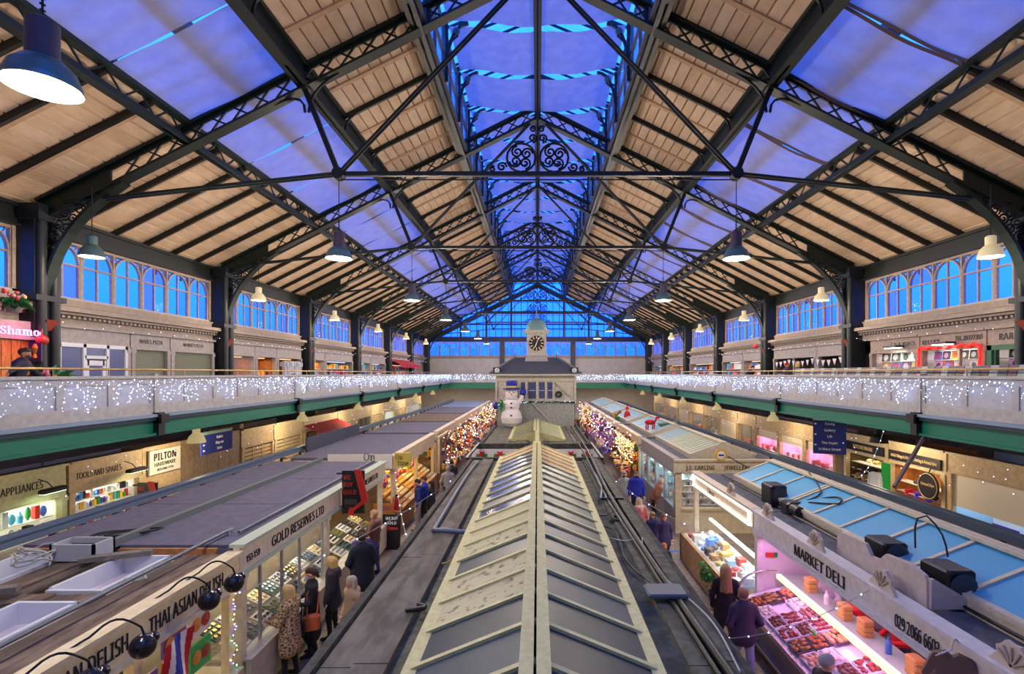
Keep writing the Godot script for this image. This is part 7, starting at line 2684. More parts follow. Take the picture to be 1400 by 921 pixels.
	m3.hexa([W(4.72, 1.2, 12.6), W(5.5, 1.4, 12.6), W(5.5, 1.4, 16.9), W(4.72, 1.2, 16.9), W(4.72, 1.21, 12.6), W(5.5, 1.41, 12.6), W(5.5, 1.41, 16.9), W(4.72, 1.21, 16.9)])
	part("glass", m3, glass("counter_glass"), cc)
	lamp_strip(cc, 5.6, 1.36, 12.8, 16.6, Color(0.9, 0.97, 1.0), 2.5, 2.0)
	var pal := [C(236, 232, 220), C(230, 190, 90), C(70, 130, 210), C(200, 60, 50), C(190, 140, 80), C(240, 240, 245), C(150, 190, 210), C(90, 70, 60)]
	var pnm := ["white", "golden", "blue", "red", "brown", "pale", "light blue", "dark brown"]
	for i in 10:
		for j in 3:
			var k := (i * 3 + j * 5) % 8
			single_mesh("cheese_block", goods_mesh([0, 0, 1, 2][(i + j) % 4], pal[k]), W(4.98 + 0.3 * j, 0.84, 12.85 + i * 0.4), Basis.from_scale(Vector3(0.22, 0.1 + 0.05 * ((i + j) % 3), 0.26)), "%s pack of food in the glass counter past the meat stall" % pnm[k], "food pack", "food packs in the glass counter")
	var iv := thing("trailing_plant", "leafy green plant trailing from the timber counter front", "plant", W(4.65, 0.5, 14.0))
	var g := RandomNumberGenerator.new()
	g.seed = 11
	var lv := Mx.new()
	for i in 90:
		var c := W(4.6 + g.randf_range(-0.1, 0.08), g.randf_range(0.4, 0.85), 13.9 + g.randf_range(-0.5, 0.5))
		lv.plate(PackedVector2Array([Vector2(0, -0.05), Vector2(0.04, 0), Vector2(0, 0.06), Vector2(-0.04, 0)]), c, Basis(Vector3(g.randf(), g.randf(), g.randf()).normalized(), g.randf() * 5.0), 0.006)
	part("leaves", lv, mat("leaf_green", C(48, 130, 52), 0.6), iv, "stuff")
	for d in [12.9, 13.3, 13.7, 14.1, 14.5]:
		var fd := Mx.new()
		fd.bx(6.6, 6.9, 1.3, 2.2, d, d + 0.22)
		single("upright_board", fd, mat("board_taupe", C(186, 170, 158), 0.6), W(6.7, 1.3, d), "taupe upright board at the back of the food stall under the lit fascia", "board", "upright boards of the food stall")
	var bc := Mx.new()
	bc.bx(6.5, 7.0, 0, 1.3, 12.7, 15.0)
	single("back_counter", bc, mat("steel_dark"), W(6.7, 0, 13.8), "dark back counter of the food stall under the lit fascia", "counter")
	# ---- jewellers
	var jc := noisy("jeweller_cream", C(214, 198, 160), C(228, 212, 176), Vector3(0.4, 0.4, 0.4), 0.55)
	var jg := noisy("jeweller_grey", C(150, 142, 138), C(168, 160, 154), Vector3(0.4, 0.4, 0.4), 0.55)
	var j := stall(1, 19.6, 26.0, {"label": "jewellers stall with grey fascia, cream end front and mossy glazed roof light", "body": jg, "roof": felt, "top": 2.76, "fh": 0.48, "xf": 5.26, "xb": 9.0, "posts": [19.72, 21.3, 22.9, 24.5, 25.9], "counter": false, "light": Color(0.9, 0.97, 1.0), "energy": 5.0})
	var fe := Mx.new()
	fe.bx(5.2, 9.05, 2.26, 2.8, 19.5, 19.58)
	fe.bx(5.2, 9.05, 2.74, 2.82, 19.44, 19.6)
	fe.bx(5.26, 5.5, 0, 2.3, 19.5, 19.6)
	fe.bx(5.5, 9.0, 0, 0.95, 19.5, 19.6)
	fe.bx(5.45, 9.0, 0.9, 0.98, 19.42, 19.6)
	part("end_front", fe, jc, j)
	letters("J.S. CARLINE", W(6.2, 2.5, 19.49), 0, 0.16, 1.1, mat("letter_bronze", C(96, 74, 40), 0.4), j, false, true)
	letters("JEWELLERS", W(7.6, 2.5, 19.49), 0, 0.16, 1.0, mat("letter_bronze"), j, false, true)
	var ed := Mx.new()
	ed.bx(5.5, 8.9, 1.0, 2.2, 20.0, 20.06)
	part("display_back", ed, mat("shelf_back_white"), j)
	for i in 5:
		var q := Mx.new()
		q.bx(5.55, 8.9, 1.02 + i * 0.24, 1.04 + i * 0.24, 19.75, 20.0)
		part("shelf", q, mat("shelf_white"), j)
	lamp_strip(j, 6.2, 2.2, 19.64, 19.95, Color(1, 0.95, 0.85), 2.0, 2.0)
	for i in 12:
		for k in 4:
			var q := Mx.new()
			q.soft_box(W(5.7 + i * 0.16, 1.1 + k * 0.24, 19.88), Vector3(0.1, 0.12, 0.06), 0.02)
			single("ring_box", q, mat("box_%d" % ((i + k) % 3), [C(230, 226, 220), C(90, 84, 88), C(206, 190, 160)][(i + k) % 3], 0.5), W(5.7 + i * 0.16, 1.04 + k * 0.24, 19.88), "small jewellery box on the shelves facing the camera at the jewellers stall", "jewellery box", "jewellery boxes at the end front")
	var eg2 := Mx.new()
	eg2.bx(5.5, 8.95, 0.98, 2.26, 19.53, 19.54)
	part("pane", eg2, glass("shop_glass"), j)
	for a in [[19.8, 21.2], [21.4, 22.8], [23.0, 24.4], [24.6, 25.8]]:
		var r1 := Mx.new()
		r1.bx(5.27, 5.37, 0, 0.9, a[0] - 0.05, a[1] + 0.05)
		r1.bx(5.22, 5.37, 0.86, 0.94, a[0] - 0.05, a[1] + 0.05)
		part("stall_riser", r1, jg, j)
		var p1 := Mx.new()
		p1.bx(5.31, 5.32, 0.94, 2.26, a[0], a[1])
		part("pane", p1, glass("shop_glass"), j)
		var dp := Mx.new()
		dp.bx(5.9, 5.94, 0.94, 2.26, a[0], a[1])
		part("display_back", dp, mat("display_aqua" if a[0] > 21.3 else "shelf_back_white", C(130, 200, 220), 0.4), j)
		lamp_strip(j, 5.6, 2.18, a[0] + 0.1, a[1] - 0.1, Color(0.75, 0.95, 1.0), 1.6, 2.0)
		for i in 5:
			for k in 3:
				var q := Mx.new()
				q.soft_box(W(5.62, 1.02 + k * 0.4, a[0] + 0.2 + i * 0.25), Vector3(0.12, 0.16, 0.14), 0.02)
				single("jewel_stand", q, mat("box_%d" % ((i + k) % 3)), W(5.62, 0.94 + k * 0.4, a[0] + 0.2 + i * 0.25), "small display stand in the blue lit side window of the jewellers", "display stand", "stands in the jewellers side windows")
	var mossy: Material = mats["glass_mossy"]
	gable_light(j, "roof_light", "mossy green glazed roof light with pale gable on the jewellers stall", 6.0, 8.46, 2.93, 7.25, 3.36, 20.0, 25.9, 16, frame, func(i: int) -> Material: return mossy if i < 11 else blue, func(_i: int) -> Material: return mossy, 0.05)
	var hx := thing("hexagon_sign", "small yellow hexagonal sign above the jewellers end front", "sign", W(6.95, 2.8, 19.45))
	var hm := Mx.new()
	var hp := PackedVector2Array()
	for i in 6: hp.append(Vector2(cos(TAU * i / 6), sin(TAU * i / 6)) * 0.24)
	hm.plate(hp, W(6.95, 3.0, 19.42), Basis(), 0.05)
	part("plate", hm, mat("hex_yellow", C(224, 176, 40), 0.5), hx)
	var hi := Mx.new()
	hi.lathe([Vector2(0.15, 0), Vector2(0.15, 0.01), Vector2(0.01, 0.012)], W(6.95, 3.0, 19.39), 16, Basis(Vector3.RIGHT, PI / 2))
	part("disc", hi, mat("hand_white"), hx)
	var hbn := Mx.new()
	hbn.bx(6.85, 7.05, 2.97, 3.03, 19.37, 19.385)
	part("band", hbn, mat("sign_blue"), hx)
	cable([W(7.2, 2.95, 19.4), W(7.9, 2.6, 18.0), W(8.6, 2.9, 17.0)], 0.02, mat("cable_black"), "dark brace rod between the jewellers and the food stall roofs", "rod", "brace_rod")
	# ---- long rail behind the row
	var gut := thing("long_gutter", "long blue-grey rail and gutter behind the right stall row", "gutter", W(9.1, 2.9, 20))
	var gm := Mx.new()
	gm.bx(9.05, 9.2, 2.84, 3.0, 3.0, 58.0)
	gm.bx(9.5, 9.58, 2.82, 2.92, 3.0, 58.0)
	part("channel", gm, mat("pipe_slate", C(64, 78, 92), 0.45), gut)
	var rs := Mx.new()
	rs.bx(9.25, 10.3, 2.35, 2.42, 3.0, 58.0)
	part("ledge", rs, mat("ledge_plum", C(84, 66, 76), 0.7), gut)
	var d := 4.0
	while d < 57:
		var q := Mx.new()
		q.bx(9.08, 9.16, 0, 2.86, d, d + 0.06)
		q.bar(W(9.1, 2.88, d + 0.03), W(9.55, 2.88, d + 0.03), 0.05, 0.05)
		part("bracket", q, mat("iron_dark"), gut)
		d += 2.0
	var rod := Mx.new()
	rod.bar(W(9.4, 3.1, 13.5), W(10.7, 4.3, 14.2), 0.06, 0.1)
	single("brace_bar", rod, mat("steel_dark"), W(9.4, 3.05, 13.5), "steel bar slanting from the right gutter up to the gallery beam", "bar")
	# ---- further stalls
	var party := [[250, 190, 60], [240, 140, 40], [200, 50, 40], [250, 225, 170], [90, 60, 40], [240, 235, 225], [60, 110, 60], [120, 70, 40], [250, 210, 110]]
	var cool := [[120, 90, 200], [60, 50, 80], [220, 80, 90], [240, 235, 240], [90, 70, 110], [250, 200, 120], [60, 90, 160], [180, 120, 220]]
	var far := [[26.6, 33.0, "sweet stall with hanging golden wares, fourth of the right row", Color(1, 0.72, 0.36), party], [33.6, 40.0, "stall glowing violet under a blue roof light, fifth of the right row", Color(0.85, 0.6, 1.0), cool], [40.6, 48.0, "sixth stall of the right row", Color(1, 0.8, 0.55), cool], [48.6, 57.5, "last stall of the right row", Color(1, 0.8, 0.55), party]]
	for i in far.size():
		var a: Array = far[i]
		var fs := stall(1, a[0], a[1], {"label": a[2], "body": jc, "roof": felt, "top": 2.76, "fh": 0.4, "xf": 5.26, "xb": 9.0, "light": a[3], "energy": 5.0, "counter_m": mats["counter_timber"]})
		goods_heap("bright wares heaped on the %s far stall of the right row" % NTH[i], 1, 4.6, 6.4, 0.75, 1.9, a[0] + 0.3, a[1] - 0.3, 520, 0.2, a[4], 80 + i)
		goods_heap("small wares hanging thickly along the front of the %s far stall of the right row" % NTH[i], 1, 5.05, 5.2, 1.5, 2.35, a[0] + 0.2, a[1] - 0.2, 380, 0.15, a[4], 90 + i)
		gable_light(fs, "roof_light", "blue glazed roof light, %s beyond the jewellers" % NTH[i], 6.0, 8.46, 2.93, 7.25, 3.36, a[0] + 0.4, a[1] - 0.3, 10, frame, func(_k: int) -> Material: return blue, func(_k: int) -> Material: return blue, 0.05)
	var ls := thing("light_curtain", "warm white hanging light strings along the fourth right stall", "lights", W(5.05, 1.5, 29))
	var lp := []
	for i in 12:
		for k in 8: lp.append(W(5.02, 2.35 - k * 0.14, 27.0 + i * 0.5))
	bulbs(ls, lp, 2, 0.025, 0.06, [Color(1.0, 0.85, 0.55)], 5.0, 14)
	# festive figures on the far roofs
	var dec := thing("reindeer_figure", "red reindeer figure standing on the blue roof light of the right row", "decoration", W(6.2, 3.0, 28.0))
	var dm := Mx.new()
	dm.ball(W(6.15, 3.42, 28.0), Vector3(0.3, 0.14, 0.12), 10, 8)
	for q in [-0.2, -0.1, 0.15, 0.25]:
		dm.tube([W(6.15 + q, 3.4, 28.0), W(6.13 + q, 3.0, 28.0)], 0.035, 6)
	dm.tube([W(6.4, 3.45, 28.0), W(6.52, 3.66, 28.0)], 0.06, 6)
	dm.ball(W(6.58, 3.68, 28.0), Vector3(0.12, 0.07, 0.06), 8, 6)
	part("body", dm, mat("flag_red"), dec)
	var sl := Mx.new()
	sl.hexa([W(6.7, 3.1, 27.8), W(7.5, 3.1, 27.8), W(7.5, 3.1, 28.3), W(6.7, 3.1, 28.3), W(6.65, 3.35, 27.75), W(7.6, 3.45, 27.75), W(7.6, 3.45, 28.35), W(6.65, 3.35, 28.35)])
	single("sleigh_figure", sl, mat("sleigh_green", C(70, 110, 84), 0.6), W(7.1, 3.1, 28.0), "green sleigh beside the red reindeer on the right row roof", "decoration")
	var sa := thing("santa_figure", "small red festive figure standing on the far right roof", "decoration", W(6.3, 2.8, 36))
	var sm := Mx.new()
	sm.lathe([Vector2(0.01, 2.8), Vector2(0.2, 2.82), Vector2(0.24, 3.1), Vector2(0.18, 3.35), Vector2(0.1, 3.42), Vector2(0.01, 3.43)], W(6.3, 0, 36), 12)
	part("coat", sm, mat("flag_red"), sa)
	var sh2 := Mx.new()
	sh2.ball(W(6.3, 3.52, 36), Vector3(0.12, 0.13, 0.12), 10, 8)
	part("head", sh2, mat("skin_light", C(222, 172, 140), 0.6), sa)
	var st := Mx.new()
	st.lathe([Vector2(0.13, 3.56), Vector2(0.1, 3.66), Vector2(0.02, 3.85), Vector2(0.005, 3.87)], W(6.3, 0, 36), 12)
	part("hat", st, mat("flag_red"), sa)
	var pt := thing("potted_flowers", "red flower pot decoration beside the festive figure on the far right roof", "flowers", W(5.6, 2.8, 36))
	var p0 := Mx.new()
	p0.lathe([Vector2(0.01, 2.8), Vector2(0.15, 2.8), Vector2(0.2, 3.05), Vector2(0.01, 3.05)], W(5.6, 0, 36), 10)
	part("pot", p0, mat("flag_green"), pt)
	heap(pt, 1, 5.3, 5.9, 3.1, 3.4, 35.8, 36.2, 40, 0.16, [[205, 40, 40], [230, 120, 60], [50, 130, 60]], 7, "blooms")


# smooth union of tapered capsules, meshed as surface nets; bone: [a, b, radius a, radius b, colour, flattening along z]
func nets(m: Mx, bones: Array, cell: float, k: float) -> void:
	var lo := Vector3(1e9, 1e9, 1e9)
	var hi := -lo
	for b in bones:
		var r: float = maxf(b[2], b[3])
		for p in [b[0], b[1]]:
			lo = lo.min(p - Vector3(r, r, r))
			hi = hi.max(p + Vector3(r, r, r))
	lo -= Vector3.ONE * cell * 2.5
	hi += Vector3.ONE * cell * 2.5
	var nx := int((hi.x - lo.x) / cell) + 2
	var ny := int((hi.y - lo.y) / cell) + 2
	var nz := int((hi.z - lo.z) / cell) + 2
	var f := PackedFloat32Array()
	f.resize(nx * ny * nz)
	f.fill(1.0)
	var near := PackedFloat32Array()
	near.resize(nx * ny * nz)
	near.fill(1.0)
	var who := PackedInt32Array()
	who.resize(nx * ny * nz)
	for bi in bones.size():
		var b: Array = bones[bi]
		var a: Vector3 = b[0]
		var e: Vector3 = b[1]
		var ra: float = b[2]
		var rb: float = b[3]
		var fl: float = b[5] if b.size() > 5 else 1.0
		var pad := maxf(ra, rb) + cell * 2.5
		var l := a.min(e) - Vector3.ONE * pad - lo
		var h := a.max(e) + Vector3.ONE * pad - lo
		var ab := e - a
		var len2 := maxf(ab.length_squared(), 1e-8)
		for z in range(maxi(0, int(l.z / cell)), mini(nz, int(h.z / cell) + 1)):
			for y in range(maxi(0, int(l.y / cell)), mini(ny, int(h.y / cell) + 1)):
				var row := (z * ny + y) * nx
				for x in range(maxi(0, int(l.x / cell)), mini(nx, int(h.x / cell) + 1)):
					var p := lo + Vector3(x, y, z) * cell
					var t := clampf((p - a).dot(ab) / len2, 0.0, 1.0)
					var q := p - a - ab * t
					q.z *= fl
					var d := q.length() - lerpf(ra, rb, t)
					var i := row + x
					var o := f[i]
					var hh := maxf(k - absf(o - d), 0.0) / k
					f[i] = minf(o, d) - hh * hh * k * 0.25
					if d < near[i]:
						near[i] = d
						who[i] = bi
	var vid := {}
	var pos := PackedVector3Array()
	var nor := PackedVector3Array()
	var col := PackedColorArray()
	var corner := [0, 1, nx, nx + 1, nx * ny, nx * ny + 1, nx * ny + nx, nx * ny + nx + 1]
	var off := [Vector3(0, 0, 0), Vector3(1, 0, 0), Vector3(0, 1, 0), Vector3(1, 1, 0), Vector3(0, 0, 1), Vector3(1, 0, 1), Vector3(0, 1, 1), Vector3(1, 1, 1)]
	var edges := [[0, 1], [2, 3], [4, 5], [6, 7], [0, 2], [1, 3], [4, 6], [5, 7], [0, 4], [1, 5], [2, 6], [3, 7]]
	for z in nz - 1:
		for y in ny - 1:
			for x in nx - 1:
				var i := (z * ny + y) * nx + x
				var s0 := f[i] < 0.0
				var same := true
				for c in 7:
					if (f[i + corner[c + 1]] < 0.0) != s0:
						same = false
						break
				if same: continue
				var sum := Vector3.ZERO
				var cnt := 0
				for e in edges:
					var fa := f[i + corner[e[0]]]
					var fb := f[i + corner[e[1]]]
					if (fa < 0.0) != (fb < 0.0):
						sum += (off[e[0]] as Vector3).lerp(off[e[1]], fa / (fa - fb))
						cnt += 1
				var g := Vector3.ZERO
				for c in 8:
					var fv := f[i + corner[c]]
					g += Vector3(fv if off[c].x > 0 else -fv, fv if off[c].y > 0 else -fv, fv if off[c].z > 0 else -fv)
				vid[i] = pos.size()
				pos.append(lo + (Vector3(x, y, z) + sum / cnt) * cell)
				nor.append(g.normalized())
				var best := i
				for c in 8:
					if near[i + corner[c]] < near[best]: best = i + corner[c]
				col.append(bones[who[best]][4])
	var step := [1, nx, nx * ny]
	for i in vid:
		for ax in 3:
			var j: int = i + step[ax]
			if j >= f.size() or (f[i] < 0.0) == (f[j] < 0.0): continue
			var u: int = step[(ax + 1) % 3]
			var w: int = step[(ax + 2) % 3]
			if not (vid.has(i - u) and vid.has(i - w) and vid.has(i - u - w)): continue
			var q := [vid[i], vid[i - u], vid[i - u - w], vid[i - w]]
			var c: Color = col[q[0]]
			for tr in [[0, 1, 2], [0, 2, 3]]:
				var a: int = q[tr[0]]
				var b: int = q[tr[1]]
				var d: int = q[tr[2]]
				if (pos[d] - pos[a]).cross(pos[b] - pos[a]).dot(nor[a] + nor[b] + nor[d]) < 0.0:
					var tmp := b
					b = d
					d = tmp
				for v in [a, b, d]:
					m.v.append(pos[v])
					m.n.append(nor[v])
					m.c.append(c)


func lin(c: Color) -> Color:
	return c.srgb_to_linear()


func hand(m: Mx, wrist: Vector3, dir: Vector3, side: float, skin: Color) -> void:
	m.tint = skin
	var d := dir.normalized()
	var s := d.cross(Vector3(0, 0, 1)).normalized()
	if s.length() < 0.5: s = Vector3.RIGHT
	var palm := wrist + d * 0.075
	m.ball(palm, Vector3(0.042, 0.05, 0.022), 8, 6, Basis(s, d, s.cross(d)))
	var n := s.cross(d)
	for i in 4:
		var b := palm + d * 0.035 + s * (-0.03 + 0.02 * i)
		var l: float = [0.055, 0.068, 0.064, 0.048][i]
		m.tube([b, b + d * l * 0.6 + n * 0.006, b + d * l + n * 0.024], 0.0095, 5, false, 0.007)
	var tb := palm + s * 0.035 * side - d * 0.02
	m.tube([tb, tb + s * 0.025 * side + d * 0.02, tb + s * 0.032 * side + d * 0.05], 0.011, 5, false, 0.008)


# arms given as [left elbow, left wrist, right elbow, right wrist] for a 1.72 m figure facing +z
const ARMS := {
	"down": [[-0.27, 1.12, -0.03], [-0.27, 0.87, 0.05], [0.27, 1.12, -0.03], [0.27, 0.87, 0.05]],
	"counter": [[-0.27, 1.14, 0.06], [-0.15, 1.08, 0.3], [0.27, 1.14, 0.06], [0.16, 1.1, 0.3]],
	"pockets": [[-0.3, 1.14, -0.06], [-0.2, 0.95, 0.1], [0.3, 1.14, -0.06], [0.2, 0.95, 0.1]],
	"one_up": [[-0.28, 1.12, -0.02], [-0.26, 0.88, 0.06], [0.26, 1.16, 0.12], [0.12, 1.3, 0.3]],
	"reach": [[-0.27, 1.12, 0.0], [-0.24, 0.92, 0.12], [0.32, 1.3, 0.1], [0.52, 1.22, 0.3]],
	"wide": [[-0.42, 1.3, 0.1], [-0.68, 1.24, 0.18], [0.36, 1.2, 0.16], [0.3, 1.16, 0.34]],
}


func person(label: String, at: Vector3, yaw: float, o: Dictionary) -> Node3D:
	var k: float = o.get("h", 1.7) / 1.72
	if at.y == 0.0 and absf(at.x) < 5.4:
		at *= 0.957
		k *= 1.11
	var t := thing("person", label, "person", at)
	var skin := lin(o.get("skin", C(216, 166, 138)))
	var top := lin(o.top)
	var leg := lin(o.get("legs", C(30, 30, 38)))
	var shoe := lin(o.get("shoes", C(26, 24, 26)))
	var lean: float = o.get("lean", 0.0)
	var stride: float = o.get("stride", 0.05)
	var bulk: float = o.get("bulk", 1.0)
	var hip := Vector3(0, 0.94, 0)
	var fold := func(p: Vector3) -> Vector3: return hip + Basis(Vector3.RIGHT, lean) * (p - hip)
	var bones := []
	for s in [-1, 1]:
		var z: float = stride * s
		bones.append([Vector3(s * 0.09, 0.93, 0), Vector3(s * 0.1, 0.5, z * 0.7 + 0.02), 0.105, 0.068, leg, 1.0])
		bones.append([Vector3(s * 0.1, 0.5, z * 0.7 + 0.02), Vector3(s * 0.105, 0.1, z - 0.02), 0.066, 0.044, leg, 1.0])
		bones.append([Vector3(s * 0.105, 0.05, z - 0.03), Vector3(s * 0.115, 0.04, z + 0.15), 0.045, 0.036, shoe, 1.0])
	bones.append([fold.call(Vector3(0, 0.96, 0)), fold.call(Vector3(0, 1.16, 0.0)), 0.165 * bulk, 0.16 * bulk, top, 1.35])
	bones.append([fold.call(Vector3(0, 1.16, 0)), fold.call(Vector3(0, 1.36, 0.0)), 0.165 * bulk, 0.175 * bulk, top, 1.4])
	bones.append([fold.call(Vector3(-0.15, 1.4, -0.01)), fold.call(Vector3(0.15, 1.4, -0.01)), 0.075 * bulk, 0.075 * bulk, top, 1.0])
	if o.has("coat"):
		var hem: float = o.coat
		bones.append([fold.call(Vector3(0, 1.0, 0)), Vector3(0, hem + 0.12, 0), 0.175 * bulk, (0.2 + 0.05 * (0.9 - hem)) * bulk, top, 1.25])
		for s in [-1, 1]:
			bones.append([Vector3(s * 0.09, 0.95, 0), Vector3(s * 0.12, hem + 0.06, 0), 0.12 * bulk, 0.12 * bulk, top, 1.1])
	var ar: Array = ARMS[o.get("arms", "down")]
	var ends := []
	for s in 2:
		var sh: Vector3 = fold.call(Vector3(-0.185 if s == 0 else 0.185, 1.39, -0.01))
		var e: Vector3 = fold.call(Vector3(ar[s * 2][0], ar[s * 2][1], ar[s * 2][2]))
		var w: Vector3 = fold.call(Vector3(ar[s * 2 + 1][0], ar[s * 2 + 1][1], ar[s * 2 + 1][2]))
		bones.append([sh, e, 0.066 * bulk, 0.052 * bulk, top, 1.0])
		bones.append([e, w, 0.05 * bulk, 0.036, top, 1.0])
		ends.append([w, w - e])
	bones.append([fold.call(Vector3(0, 1.4, 0)), fold.call(Vector3(0, 1.5, 0.01)), 0.062, 0.052, skin if not o.get("collar", true) else top, 1.0])
	var m := Mx.new()
	m.colored = true
	nets(m, bones, 0.026, 0.05)
	# head
	var turn := Basis(Vector3.UP, o.get("look", 0.0)) * Basis(Vector3.RIGHT, o.get("nod", 0.12))
	var neck: Vector3 = fold.call(Vector3(0, 1.5, 0.005))
	var hd := func(p: Vector3) -> Vector3: return neck + turn * p
	var hb := [[hd.call(Vector3(0, -0.04, -0.005)), hd.call(Vector3(0, 0.06, 0.0)), 0.052, 0.05, skin, 1.0],
		[hd.call(Vector3(0, 0.13, -0.012)), hd.call(Vector3(0, 0.145, 0.012)), 0.084, 0.082, skin, 1.0],
		[hd.call(Vector3(0, 0.08, 0.03)), hd.call(Vector3(0, 0.05, 0.05)), 0.058, 0.04, skin, 1.0],
		[hd.call(Vector3(0, 0.115, 0.088)), hd.call(Vector3(0, 0.088, 0.108)), 0.011, 0.016, skin, 1.0],
		[hd.call(Vector3(-0.085, 0.12, 0)), hd.call(Vector3(-0.088, 0.095, 0.004)), 0.018, 0.014, skin, 1.0],
		[hd.call(Vector3(0.085, 0.12, 0)), hd.call(Vector3(0.088, 0.095, 0.004)), 0.018, 0.014, skin, 1.0]]
	nets(m, hb, 0.015, 0.02)
	for s in 2:
		hand(m, ends[s][0], ends[s][1], 1.0 if s == 0 else -1.0, skin)
	# eyes and mouth, as flat dark inlays of the same surface
	m.tint = lin(C(40, 30, 28))
	for s in [-1, 1]:
		m.ball(hd.call(Vector3(s * 0.032, 0.125, 0.082)), Vector3(0.012, 0.008, 0.008), 6, 4)
	if o.get("mask", false):
		m.tint = lin(o.get("mask_color", C(150, 190, 225)))
		m.ball(hd.call(Vector3(0, 0.065, 0.062)), Vector3(0.062, 0.045, 0.052), 10, 6)
	else:
		m.tint = lin(C(160, 90, 80))
		m.ball(hd.call(Vector3(0, 0.058, 0.092)), Vector3(0.024, 0.006, 0.008), 6, 4)
	var body := MeshInstance3D.new()
	body.name = "body"
	body.mesh = m.mesh(painted("body_paint", 0.75))
	t.add_child(body)
	# hair
	var hair := lin(o.get("hair", C(60, 44, 34)))
	var style: String = o.get("style", "short")
	var hm := Mx.new()
	hm.colored = true
	var hs := [[hd.call(Vector3(0, 0.155, -0.03)), hd.call(Vector3(0, 0.18, 0.012)), 0.092, 0.082, hair, 1.0]]
	if style == "bob" or style == "long":
		for s in [-1, 1]:
			hs.append([hd.call(Vector3(s * 0.06, 0.15, -0.02)), hd.call(Vector3(s * 0.072, 0.03, -0.015)), 0.05, 0.045, hair, 1.0])
		hs.append([hd.call(Vector3(0, 0.13, -0.05)), hd.call(Vector3(0, 0.02, -0.06)), 0.08, 0.07, hair, 1.0])
	if style == "long":
		hs.append([hd.call(Vector3(0, 0.05, -0.07)), fold.call(Vector3(0.0, 1.28, -0.15)), 0.085, 0.06, hair, 1.2])
		for s in [-1, 1]:
			hs.append([hd.call(Vector3(s * 0.05, 0.05, -0.06)), fold.call(Vector3(s * 0.09, 1.26, -0.13)), 0.055, 0.035, hair, 1.0])
	if style == "tied":
		hs.append([hd.call(Vector3(0, 0.14, -0.09)), hd.call(Vector3(0, 0.04, -0.13)), 0.05, 0.035, hair, 1.0])
	if style != "bald":
		nets(hm, hs, 0.018, 0.03)
		put("hair", hm.mesh(painted("body_paint")), t)
	if o.has("hood"):
		var q := Mx.new()
		q.colored = true
		var hc := lin(o.hood)
		if o.get("hood_up", false):
			nets(q, [[hd.call(Vector3(0, 0.13, -0.04)), hd.call(Vector3(0, 0.19, -0.01)), 0.115, 0.1, hc, 1.0], [hd.call(Vector3(0, 0.02, -0.06)), fold.call(Vector3(0, 1.36, -0.04)), 0.1, 0.13, hc, 1.0]], 0.024, 0.05)
		else:
			nets(q, [[fold.call(Vector3(-0.1, 1.46, -0.07)), fold.call(Vector3(0.1, 1.46, -0.07)), 0.06, 0.06, hc, 1.0], [fold.call(Vector3(0, 1.44, -0.1)), fold.call(Vector3(0, 1.34, -0.13)), 0.08, 0.06, hc, 1.0]], 0.024, 0.05)
		put("hood", q.mesh(painted("body_paint")), t)
	if o.has("over"):
		# an outer coat with a pattern of its own
		var q := Mx.new()
		q.colored = true
		var grown := []
		for b in bones:
			if b[4] == top:
				grown.append([b[0], b[1], b[2] + 0.018, b[3] + 0.018, Color.WHITE, b[5]])
		nets(q, grown, 0.026, 0.05)
		put("coat", q.mesh(o.over), t)
	if o.has("bag"):
		var bg := Mx.new()
		bg.colored = true
		bg.tint = lin(o.bag)
		var sd: float = o.get("bag_side", -1.0)
		bg.soft_box(Vector3(sd * 0.27, 0.78, 0.02), Vector3(0.14, 0.3, 0.3), 0.05)
		bg.tube([Vector3(sd * 0.24, 0.92, 0.1), Vector3(sd * 0.2, 1.3, 0.1), Vector3(sd * 0.15, 1.47, 0.0), Vector3(sd * 0.2, 1.3, -0.12), Vector3(sd * 0.24, 0.92, -0.08)], 0.014, 5)
		put("bag", bg.mesh(painted("body_paint")), t)
	t.scale = Vector3.ONE * k
	t.rotation.y = yaw
	return t


